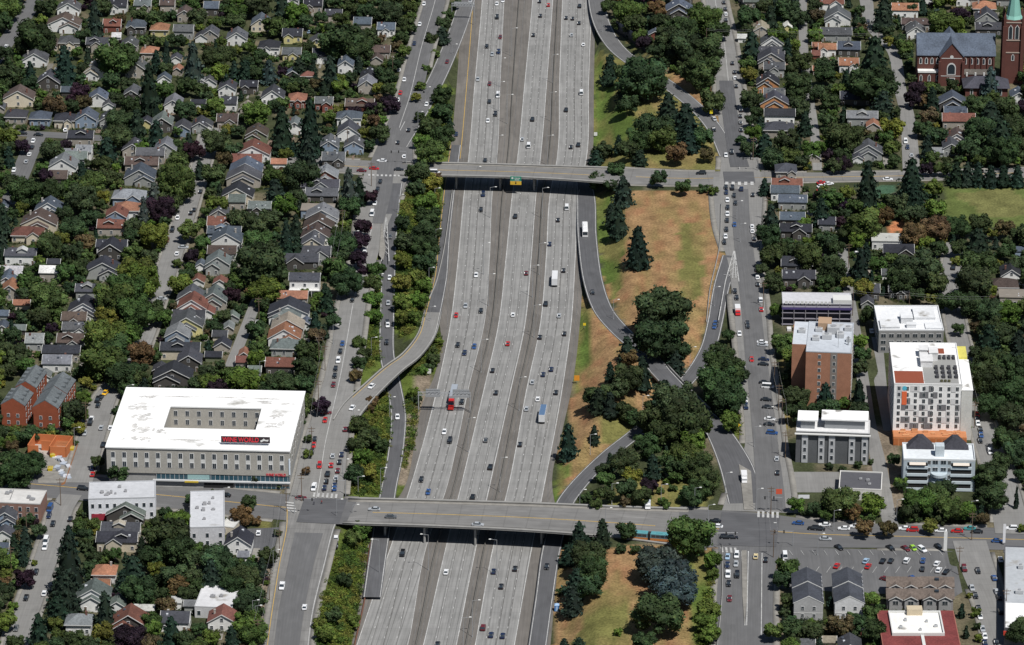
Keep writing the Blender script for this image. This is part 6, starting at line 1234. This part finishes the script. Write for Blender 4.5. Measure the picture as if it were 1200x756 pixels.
for ox, oy, e in tiles("""
C|500 130 m f;445 270 m f;440 380 m f;480 440 m f;433 630 m f;690 253 m f;682 428 m f;668 630 m f;920 70 s n;95 405 s n;220 205 s n;60 520 s n
H|372 375 m f;632 376 m f;402 115 m f;646 118 m f;608 665 m f;113 490 s n;118 672 s n;140 120 s n;145 310 s n;600 480 m f;395 520 m f;330 20 s n
O|362 70 m f;540 245 m f;302 435 m f;452 620 m f;868 512 s n
T|55 238 m x;375 262 m x;325 545 m f;283 625 m f;820 30 s n;940 115 s n
S|780 262 m x;715 100 s n;640 75 s n;250 545 s n;262 570 s n;112 20 s n;345 310 s n
L|800 60 s n;885 338 s n;668 628 s n;845 668 s n;740 708 s n;718 400 s n;622 0 s n;280 170 s n
P|180 55 s n;378 105 s n;158 332 s n;738 385 s n;680 475 s n;545 690 s n
I|20 640 s n;490 580 s n;610 285 s n;595 180 s n
K|620 282 s n;735 650 s n;370 480 s n
V|97 125 s n;390 75 s n;737 82 s n;22 235 s n
U|15 0 s n;245 5 s n;402 20 s n;465 100 s n;690 25 s n
G|715 320 s n;925 150 s n;830 520 s n
"""):
    lamp(ox+float(e[0])/TS, oy+float(e[1])/TS, e[2], e[3] in ('x',), e[3] in 'fx')
# utility poles and wires
um = MB(); um.cyl((0,0,-.6),(0,0,12),.18,.13,6); UP_ = um.mesh('pole','wood'); um = MB(); um.box(-1.5,1.5,-.08,.08,11.0,11.2); um.box(-1.1,1.1,-.08,.08,9.8,9.98); [um.cyl((x,0,11.2),(x,0,11.45),.06,n=5) for x in (-1.4,-.6,.6,1.4)]; UC = um.mesh('crossarm','wood')
POLES = {}
def upole(px, py, rz=0):   # px,py: pole top
    p = gat(px, py, 12); o = link('utility_pole', UP_, None, loc=p); o.rotation_euler = (0,0,R(rz)); link('crossarm', UC, o); later(o, 'brown wooden utility pole', px, py, 'utility pole', 'utility poles', None); POLES[(px,py)] = (p, rz); return o
def wire(a, b, n=2):
    m = MB()
    for k in range(n):
        o = (-1.3, 1.3, 0)[k]
        def pt(q):
            p, rz = POLES[q]; return Vector((p[0]+o*math.cos(R(rz)), p[1]+o*math.sin(R(rz)), p[2]+11.4))
        A, B = pt(a), pt(b); pr = A
        for i in range(1,9):
            t = i/8; q = A.lerp(B, t)-Vector((0,0,4*t*(1-t)*.9)); m.cyl(pr, q, .035, n=4); pr = q
    o = m.build('power_line','any',None,(.25,.25,.25)); return later(o, 'thin sagging power line', (a[0]+b[0])/2, (a[1]+b[1])/2, 'wire', 'power lines', None)
W1 = [(373.5,393),(380.5,404),(372.8,445),(365,500),(353,555)]; W2 = [(908,423),(913,450),(917,466),(921,505)]; W3 = [(335,567),(327,620),(315,670),(302,725)]
for L_, rz in ((W1,0),(W2,0),(W3,0)):
    for q in L_: upole(*q, rz)
    for a, b in zip(L_, L_[1:]): wire(a, b)
for q in ((1128.6,411),(1143,470),(904,570),(907,620),(995,285),(401,245),(391,300),(407,150),(460,60),(435,190),(1125,640),(1140,600),(883,160),(895,330),(899,230),(1180,690),(30,595),(12,640),(70,560),(303,348),(100,470)): upole(*q)
W5 = [(828,33),(890,33),(960,36),(1030,38)]
for q in W5: upole(*q, 90)
for a, b in zip(W5, W5[1:]): wire(a, b)
W6 = [(1000,340),(1066,343),(1160,347)]
for q in W6: upole(*q, 90)
for a, b in zip(W6, W6[1:]): wire(a, b)
for a,b in (((1128.6,411),(1143,470)),((391,300),(401,245)),((904,570),(907,620))): wire(a,b)
# sign gantries
def truss(m, x0, x1, z, y=0, d=1.2):
    for yy in (-d/2, d/2):
        for zz in (z, z+d): m.cyl((x0,y+yy,zz),(x1,y+yy,zz),.09,n=5)
    n = int((x1-x0)/1.5)
    for i in range(n):
        xa, xb = x0+(x1-x0)*i/n, x0+(x1-x0)*(i+1)/n
        for yy in (-d/2, d/2): m.cyl((xa,y+yy,z if i%2 else z+d),(xb,y+yy,z+d if i%2 else z),.05,n=4)
        m.cyl((xa,y-d/2,z+d),(xb,y+d/2,z+d),.05,n=4)
def gantry():
    a = at(490.5,482,FZ); W = 21.5; e = empty('sign_gantry', a, R(-3)); tag(e, 'grey steel sign gantry with panels facing away over the left freeway lanes', 'sign gantry')
    for x in (0,W):
        for y in (-.6,.6): b = MB(); b.cyl((x,y,-.3),(x,y,8.8),.18,n=6); b.build('post','metal',e)
    b = MB(); truss(b, -.3, W+.3, 7.4); b.build('truss','metal',e)
    for x0,x1 in ((3.0,9.0),(14.2,21.2)):
        for y, nm in ((.75,'sign_panel'),(-.85,'catwalk')):
            b = MB()
            if nm == 'sign_panel': b.box(x0,x1,y,y+.12,6.4,9.9,0)
            else: [b.box(x0+i*.45,x0+i*.45+.12,-1.5,-.62,7.2,7.3) for i in range(int((x1-x0)/.45))]; b.box(x0,x1,-1.55,-1.45,7.2,8.2)
            b.build(nm,'metal',e)
        b = MB(); [b.box(x0,x1,.66,.74,z,z+.12) for z in (6.8,8.1,9.3)]; b.build('panel_stringer','metal',e)
gantry()
def gantry2():
    a = at(529.5,20,-4); W = 11.8; e = empty('sign_gantry', a, R(-3)); tag(e, 'grey steel sign gantry over the top-left exit ramp', 'sign gantry')
    for x in (0,W): b = MB(); b.cyl((x,0,-2),(x,0,7.4),.2,n=6); b.build('post','metal',e)
    b = MB(); truss(b, -.2, W+.2, 6.3); b.build('truss','metal',e); b = MB(); b.box(1.2,W-1,.7,.82,5.6,8.2); b.build('sign_panel','metal',e)
gantry2()
def bridge_sign():
    p = at(604.5,212.5,-1.5); e = empty('overhead_sign', p, R(-4)); e.location.y -= .3; tag(e, 'green and yellow overhead exit sign hung on the upper overpass parapet', 'sign')
    b = MB(); b.box(-2.6,2.6,-.12,0,.3,2.6); b.build('green_panel','any',e,(.01,.20,.13)); b = MB(); b.box(-2.6,2.6,-.14,0,-1.6,.28); b.build('yellow_panel','any',e,(.60,.38,.04))
    b = MB(); b.box(-2.65,2.65,-.08,-.01,2.6,2.68); b.box(-2.65,2.65,-.18,-.15,.26,.32); b.build('border','trim',e)
    b = MB(); b.cyl((-1.6,-.2,1.7),(-1.6,-.13,1.7),.5,n=12); b.build('shield','trim',e)
    b = MB(); [b.box(x,x+.5,-.2,-.13,1.5,1.9) for x in (-.6,.1,.8,1.5)]; b.box(-.5,1.6,-.2,-.13,.7,1.0); b.build('legend','trim',e)
    b = MB(); b.exy([(-.15,.1),(.15,.1),(.15,-.6),(.5,-.6),(0,-1.3),(-.5,-.6),(-.15,-.6)],-.2,-.145); b.build('arrow','rub',e)
    b = MB(); [b.box(x-.06,x+.06,0,.5,-1.4,2.5) for x in (-1.8,1.8)]; b.build('bracket','metal',e)
bridge_sign()
def post_sign(px, py, col, label, w_=1.6, h_=1.6, H=3.5, diamond=False, z=None):
    p = gat(px, py, H) if z is None else at(px, py, z+H); p = np.array([p[0],p[1], z if z is not None else p[2]]); e = empty('road_sign', p); tag(e, label, 'sign')
    b = MB(); b.cyl((0,0,-.4),(0,0,H),.07,n=5); b.build('post','metal',e)
    b = MB()
    if diamond: b.exy([(0,H-h_*.7),(w_*.7,H),(0,H+h_*.7),(-w_*.7,H)],-.1,-.06)
    else: b.box(-w_/2,w_/2,-.1,-.06,H-h_/2,H+h_/2)
    b.build('sign_face','any',e,col)
post_sign(864,498,(.75,.50,.03),'yellow diamond warning sign in the green wedge above the lower right intersection',2,2,3,True)
post_sign(833.5,131,(.75,.62,.03),'yellow road sign beside the trees at the top-right exit ramp',1.5,2,3)
post_sign(676,443,(.65,.27,.03),'orange work sign on the grass verge right of the freeway',2.2,2.4,2.6,z=FZ)
post_sign(685,380,(.75,.55,.03),'small yellow sign at the tip of the right exit ramp gore',1.2,1.2,2)
post_sign(503,435,(.6,.6,.58),'small white sign at the freeway edge left of the lanes',1.6,2.2,2,z=FZ)
post_sign(698,157,(.7,.7,.7),'small white cabinet sign on green grass right of the freeway',1.6,1.8,1.5)
post_sign(913,576,(.60,.10,.05),'red pole sign by the corner of the lower right intersection',2.4,2.2,5)
post_sign(942,582,(.75,.76,.78),'white billboard-shaped sign in the hedge by the lower right intersection',4.4,1.6,4.5)
post_sign(1108,634,(.70,.70,.68),'tall narrow white sign at the corner of the parking lot',1.3,8,5)
post_sign(1177,625,(.70,.70,.72),'tall narrow white sign by the right-edge store',1.0,8,5)
def pylon(px, py):
    p = at(px,py,FZ+1.2); e = empty('portable_toilet', (p[0],p[1],FZ)); tag(e, 'blue portable toilet on the freeway shoulder below the conifers', 'toilet'); b = MB(); b.box(-.9,.9,-.9,.9,0,2.4); b.build('cabin','any',e,(.05,.18,.45)); b = MB(); b.frustum((-.95,.95,-.95,.95),2.41,(-.5,.5,-.5,.5),2.8); b.build('roof','any',e,(.3,.45,.65)); b = MB(); b.box(-.4,.4,-.95,-.91,.1,2.1); b.build('door','any',e,(.35,.5,.7))
pylon(652.5,712)
# traffic signals
sm = MB(); sm.cyl((0,0,-.3),(0,0,6.6),.16,.12,6); SP = sm.mesh('pole','metal'); sm = MB(); sm.cyl((0,0,6.2),(-8,0,6.5),.1,.06,5); SA = sm.mesh('mast_arm','metal'); sm = MB(); sm.box(-.25,.25,-.2,.2,-.6,.6); SH = sm.mesh('signal_head','rub')
for i,(px,py,rz,lab) in enumerate(((405,580,0,'by the upper corner of the lower left intersection'),(345,602,180,'by the lower corner of the lower left intersection'),(917,600,0,'by the upper corner of the lower right intersection'),(840,642,180,'by the lower left corner of the lower right intersection'),(888,200,0,'at the upper right intersection'),(476,192,0,'at the upper left intersection'),(929,640,0,'by the parking lot corner'))):
    p = at(px,py,0); e = link('traffic_signal', SP, None, loc=(p[0],p[1],0)); e.rotation_euler = (0,0,R(rz)); link('mast_arm', SA, e); tag(e, 'grey mast-arm traffic signal '+lab, 'traffic signal', 'traffic signals')
    for x in (-3.5,-7): link('signal_head', SH, e, loc=(x,-.1,6.1))
# people crossing
def person(px, py, col, pant, label, ph=0):
    p = at(px, py, .1); s = 1.0
    J = {'pel':(0,0,.95),'ch':(0,0,1.35),'nk':(0,0,1.52),'hd':(0,.02,1.68),'ls':(-.19,0,1.42),'rs':(.19,0,1.42),'le':(-.25,.1,1.15),'re':(.25,-.1,1.15),'lh':(-.22,.25,.92),'rh':(.24,-.05,.9),'lk':(-.1,.16,.52),'rk':(.1,-.06,.5),'lf':(-.1,.22,.06),'rf':(.1,-.28,.1)}
    m = MB()
    for a,b,r0,r1 in (('pel','ch',.15,.19),('ch','nk',.19,.07),('nk','hd',.06,.1),('hd','hd2',.11,.07),('ls','le',.06,.05),('le','lh',.05,.035),('rs','re',.06,.05),('re','rh',.05,.035),('ch','ls',.12,.07),('ch','rs',.12,.07)):
        q = J.get(b) or (0,.02,1.84); m.cyl(J[a], q, r0, r1, 8)
    l = MB()
    for a,b,r0,r1 in (('pel','lk',.11,.075),('lk','lf',.075,.05),('pel','rk',.11,.075),('rk','rf',.075,.05)): l.cyl(J[a], J[b], r0, r1, 8)
    o = m.build('person','any',None,col); o.location = p; o.rotation_euler = (0,0,ph); l.build('trousers','any',o,pant); tag(o, label, 'person')
person(368,592,(.05,.05,.07),(.03,.03,.05),'person in dark clothes crossing the lower left intersection',1)
person(377,591,(.25,.05,.05),(.03,.03,.05),'person in a reddish top crossing the lower left intersection',1)
# ------------------------------------------------------------ filling plants, ground cover and placing
fr = np.random.default_rng(21)
OCC = np.zeros((820, 1300), np.uint8)     # picture raster: 1 paving or field, 2 house, 3 tree
def rast(poly, v):
    P = np.array(poly); x0, x1 = int(max(0,P[:,0].min()+50)), int(min(1299,P[:,0].max()+51)); y0, y1 = int(max(0,P[:,1].min()+30)), int(min(819,P[:,1].max()+31))
    if x1 <= x0 or y1 <= y0: return
    X, Y = np.meshgrid(np.arange(x0,x1+1), np.arange(y0,y1+1)); m = in_poly(X-50.0, Y-30.0, poly); OCC[y0:y1+1, x0:x1+1][m] = v
for r in ROADS:
    C = r['C']; _, N = frames(C)
    for s0, s1 in [(0,1)]:
        h = C[:,3]/2+.5+(r['walk'] or 0)*.7
        A = [pix((C[i,0]+N[i,0]*h[i], C[i,1]+N[i,1]*h[i], C[i,2])) for i in range(len(C))]; B = [pix((C[i,0]-N[i,0]*h[i], C[i,1]-N[i,1]*h[i], C[i,2])) for i in range(len(C))]
        for i in range(len(C)-1): rast([A[i],A[i+1],B[i+1],B[i]], 1)
rast(list(zip(EX['o0'], YS))+list(zip(EX['o1'], YS))[::-1], 1)
for p in ([(908,632),(1136,636),(1136,700),(910,694)], [(1103,214),(1250,214),(1250,262),(1103,262)], [(280,616),(330,614),(322,650),(280,650)], [(923,550),(1000,550),(1000,580),(923,580)],
          [(0,525),(95,525),(80,565),(0,568)], [(1038,258),(1064,258),(1060,285),(1038,285)], [(1095,290),(1128,290),(1122,342),(1100,338)], [(985,210),(1046,205),(1050,226),(985,230)], [(905,380),(926,380),(930,500),(905,560)]): rast(p, 1)
OPEN = [[(693,50),(850,100),(850,600),(640,600),(640,760),(850,760),(690,200)]]
for x0,x1,y0,y1,_ in HB: rast([(x0,y0),(x1,y0),(x1,y1),(x0,y1)], 2)
def cover(cx, cy, rx, ry):
    x0, x1, y0, y1 = int(cx-rx+50), int(cx+rx+51), int(cy-ry+30), int(cy+ry+31)
    if x0 < 0 or y0 < 0: return 1, 0, 0
    a = OCC[y0:y1, x0:x1]; n = max(a.size,1); return (a==1).sum()/n, (a==2).sum()/n, (a==3).sum()/n
def mark(cx, cy, rx, ry):
    X, Y = np.meshgrid(np.arange(int(cx-rx), int(cx+rx)+1), np.arange(int(cy-ry), int(cy+ry)+1)); m = ((X-cx)/rx)**2+((Y-cy)/ry)**2 < 1
    xs, ys = np.clip(X[m]+50,0,1299), np.clip(Y[m]+30,0,819); k = OCC[ys,xs] != 1; OCC[ys[k],xs[k]] = 3
for x,y,w_,h,k in TREES: mark(x, y, w_/2, (h or w_*.9)/2)
RES = [([(0,-12),(512,-12),(490,60),(478,110),(440,190),(425,330),(400,440),(372,470),(360,560),(-10,560),(-10,-12)], 1.0), ([(-10,590),(330,600),(300,760),(-10,760)], 1.0),
       ([(705,-12),(840,-12),(850,60),(850,120),(800,90),(750,55),(720,30)], 1.0), ([(868,-12),(1210,-12),(1210,215),(875,205)], .95), ([(885,215),(1100,215),(1210,262),(1210,545),(1148,545),(1130,400),(1100,350),(920,350),(905,300)], 1.0),
       ([(905,590),(1180,596),(1175,618),(905,612)], .8), ([(690,590),(800,600),(790,590),(800,480),(760,470)], .12), ([(915,700),(1036,700),(1036,760),(915,760)], .7), ([(1148,380),(1210,380),(1210,610),(1185,610)], .6)]
def inres(x, y):
    for p, d in RES:
        if in_poly(np.array([x]), np.array([y]), p)[0]: return d
    return 0
FT = []
for size, tries, lim in ((24,3500,.36),(17,11000,.46),(12,16000,.52),(8,26000,.60)):
    for _ in range(tries):
        x, y = fr.uniform(-8,1210), fr.uniform(-14,768); d = inres(x, y)
        if d == 0 or fr.random() > d: continue
        w_ = size*fr.uniform(.8,1.2)*(.86+.0004*y); con = fr.random() < (.17 if size > 14 else .08); h = w_*(1.5 if con else .9)
        a, b, c = cover(x, y+h*.05, w_*.42, h*.42)
        if a > .08 or b > (.33 if size > 9 else .42) or c > lim: continue
        dark = fr.random(); k = 'c' if con else ('d' if dark < .50 else 'g' if dark < .76 else 'l' if dark < .84 else 'y' if dark < .885 else 'o' if dark < .945 else 'p')
        if size < 9 and k == 'd' and fr.random() < .4: k = 'g'
        FT.append([x, y, w_, h if con else None, k]); mark(x, y, w_/2, h/2)
def place_tree(t, stuff=None, r=fr):
    x, y, w_, h, k = t; con = k[0] == 'c'; s = scl(y); Wm = w_/s
    Hm = (h/s/.93) if (con and h) else Wm*r.uniform(.82,1.0)
    hw = Hm*.5+(.6 if con else (1.2 if Wm > 5 else .3)) ; p = gat(x, y, hw)
    base = .5 if con else (1.2+.06*Hm if Wm > 5 else .25); li = 0 if w_ < 15 else 1 if w_ < 30 else 2
    key = ('c' if con else 'd', li, int(r.integers(0, 4 if con else 5)))
    col = np.array(LEAF['b' if k == 'cb' else k])*r.uniform(.78,1.25)*np.array([r.uniform(.85,1.2),1,r.uniform(.85,1.15)])
    ang = r.uniform(0, 6.28); zc = p[2]
    sx = Wm/2*(1.22 if con else 1.02); sz = (Hm-(0 if con else 0))/2
    zz = zc+base-.0
    if stuff is not None:
        V, Q, T = RAW[key]; c, s_ = math.cos(ang), math.sin(ang)
        X = np.c_[(V[:,0]*c-V[:,1]*s_)*sx+p[0], (V[:,0]*s_+V[:,1]*c)*sx+p[1], V[:,2]*sz+zz]
        stuff.append((X, Q, T[:,None]*col[None,:]*(1+r.normal(0,.07,(len(T),3))))); return
    top = empty('conifer_tree' if con else ('broadleaf_tree' if Wm > 4.2 else 'shrub'), (p[0],p[1],zc), 0)
    o = link('crown', PM[key], top, col, (0,0,base)); o.scale = (sx, sx, sz); o.rotation_euler = (0,0,ang)
    if Wm > 4.2: t_ = link('trunk', TRUNK, top); hh = base+Hm*.62; t_.scale = (max(4, Hm*.5)*.9, max(4, Hm*.5)*.9, hh)
    size = 'huge' if w_ > 38 else 'large' if w_ > 26 else 'medium' if w_ > 17 else 'small'
    word = 'blue-grey' if k == 'cb' else LWORD[k[0]]
    later(top, f"{size} {word} {'conifer' if con else ('leafy tree' if Wm > 4.2 else 'leafy bush')}", x, y, 'tree' if Wm > 4.2 else 'bush', 'conifers of the neighbourhood' if con else ('broadleaf trees of the neighbourhood' if Wm > 4.2 else 'bushes of the neighbourhood'))
ALL = sorted(TREES+FT, key=lambda t: -t[2]*(t[3] or t[2]))
cnt = {'c':0,'d':0,'s':0}; rest = []
for t in ALL:
    kk = 'c' if t[4][0] == 'c' else ('s' if t[2]/scl(t[1]) <= 4.2 else 'd')
    vis = -8 < t[0] < 1208 and -8 < t[1] < 764
    if cnt[kk] < 300 and vis: cnt[kk] += 1; place_tree(t)
    else: rest.append(t)
print('TREES', len(TREES), len(FT), cnt, len(rest))
ST_ = []
for t in rest: place_tree(t, ST_)
def stuff_obj(name, parts, label):
    V, Q, T, b = [], [], [], 0
    for v, q, t in parts: V.append(v); Q.append(q+b); T.append(t); b += len(v)
    o = link(name, mesh_np(name, np.vstack(V), np.vstack(Q), 'leaf', np.vstack(T)), None, (1,1,1)); structure(o, 'stuff'); o['label'] = label; return o
if ST_: stuff_obj('neighbourhood_greenery', ST_, 'dense mixed green undergrowth and small trees filling the yards between houses')
# low cover on the embankments
def cover_mass(name, label, polys, spacing, size, cols, hgt=(.6,1.4), zz=0):
    parts = []; r = np.random.default_rng(len(name))
    for poly in polys:
        P = np.array(poly); xs = np.arange(P[:,0].min(), P[:,0].max(), spacing); ys = np.arange(P[:,1].min(), P[:,1].max(), spacing*.5)
        for y in ys:
            for x in xs:
                a, b = x+r.uniform(-.6,.6)*spacing, y+r.uniform(-.6,.6)*spacing*.5
                if not in_poly(np.array([a]), np.array([b]), poly)[0]: continue
                ix, iy = int(a+50), int(b+30)
                if OCC[iy,ix] == 1 or OCC[min(iy+1,819),ix] == 1: continue
                p = gat(a, b); rr = size*r.uniform(.6,1.5); hh = rr*r.uniform(*hgt); V, Q, T = RAW['d',0,int(r.integers(0,5))]
                n1 = mn.noise((a*.06, b*.12, 1.0)); n2 = mn.noise((a*.2, b*.4, 4.0)); w_ = np.clip(.5+n1*1.6+n2*.8, 0, .999); c0 = cols[int(w_*len(cols))]; col = np.array(c0)*r.uniform(.8,1.2)
                an = r.uniform(0,6.28); c, s_ = math.cos(an), math.sin(an); k = r.choice(len(Q), 170, replace=False)
                X = np.c_[(V[:,0]*c-V[:,1]*s_)*rr+p[0], (V[:,0]*s_+V[:,1]*c)*rr+p[1], V[:,2]*hh*.6+p[2]-.25*hh]
                used = np.unique(Q[k]); mp = np.full(len(V), -1); mp[used] = np.arange(len(used))
                parts.append((X[used], mp[Q[k]], T[k][:,None]*col[None,:]))
    return stuff_obj(name, parts, label)
cc = [(.040,.070,.016),(.060,.100,.017),(.100,.125,.021),(.078,.108,.019),(.105,.110,.024)]
cover_mass('embankment_shrubbery', 'yellow-green shrubbery covering the freeway embankments', [
 [(476,205),(520,225),(512,290),(503,345),(490,385),(470,398),(462,370),(465,320),(465,240)], [(430,330),(448,312),(450,420),(432,432),(412,440),(418,380)],
 [(418,478),(452,432),(458,455),(460,500),(455,560),(447,580),(402,580),(400,520)], [(478,412),(508,388),(518,398),(512,425),(490,440),(475,440)], [(472,460),(490,470),(484,520),(473,555),(470,500)],
 [(410,612),(433,614),(431,640),(424,680),(412,750),(405,770),(358,770),(372,700),(388,660),(402,640)],
 [(507,60),(528,85),(500,130),(482,160),(476,150),(490,100)], [(498,120),(527,100),(526,186),(482,186),(478,170)], [(838,640),(846,645),(842,700),(836,756),(815,756),(828,700)], [(845,487),(872,487),(872,512),(852,506)]], 4.2, 1.5, cc)
cover_mass('yard_hedge_growth', 'low green growth at the feet of houses and along the alleys', [[(x0,y1-1),(x1,y1-1),(x1+3,y1+4),(x0-3,y1+4)] for x0,x1,y0,y1,_ in HB if x1-x0 < 50 and 0 < y1 < 760], 5.5, 1.0, [(.018,.034,.012),(.026,.05,.014),(.042,.064,.016),(.06,.068,.02)], (.8,1.5))
cover_mass('hedge_row', 'dark trimmed hedge growth along the sports field and house lots', [[(1106,212),(1210,212),(1210,218),(1106,218)], [(140,457),(236,457),(236,463),(140,463)], [(0,420),(22,421),(22,428),(0,427)]], 4.0, 1.7, [(.014,.027,.012),(.02,.036,.013)], (1,1.8))
# tufts of dry grass give the slopes some relief
# ------------------------------------------------------------ labels
ORD = 'first second third fourth fifth sixth seventh eighth ninth tenth eleventh twelfth thirteenth fourteenth fifteenth sixteenth seventeenth eighteenth nineteenth twentieth'.split()
def ordn(i): return ORD[i] if i < 20 else 'twenty-'+ORD[i-20] if i < 29 else 'thirty-'+ORD[i-30] if 30 <= i < 39 else 'thirtieth' if i == 29 else 'fortieth'
ROWS = [(45,'at the very top'),(95,'near the top edge'),(150,'well above upper overpass'),(200,'level with upper overpass'),(255,'just below upper overpass'),(310,'below the upper overpass'),(365,'midway between overpasses'),(420,'above the sign gantry'),(475,'level with sign gantry'),(530,'below the sign gantry'),(590,'just above lower overpass'),(640,'level with lower overpass'),(700,'below the lower overpass'),(9999,'near the bottom edge')]
COLS = [(60,'at far-left edge'),(120,'far-left part'),(180,'left part'),(240,'left of side street'),(300,'middle of left blocks'),(360,'right of left blocks'),(480,'beside left frontage road'),(560,'left freeway side'),(640,'centre of freeway'),(720,'right freeway side'),(780,'among right ramps'),(850,'right ramp slopes'),(920,'beside right frontage road'),(980,'past right frontage road'),(1040,'inner right blocks'),(1100,'middle right blocks'),(1160,'far-right part'),(9999,'at far-right edge')]
groups = {}
for it in PEND:
    o, att, px, py, cat, grp, place = it
    where = place or (next(n for l, n in COLS if px < l)+', '+next(n for l, n in ROWS if py < l))
    groups.setdefault((att, where), []).append(it)
for (att, where), L_ in groups.items():
    L_.sort(key=lambda t: (t[3] if t[6] else t[2]))
    for i, (o, _, px, py, cat, grp, place) in enumerate(L_):
        if len(L_) == 1: lab = f"{att} {where}"
        elif place: lab = f"{ordn(i)} {att} {where}, from above" if len(L_) > 1 else att
        else: lab = f"{ordn(i)} {att} from left, {where}"
        tag(o, lab, cat, grp)
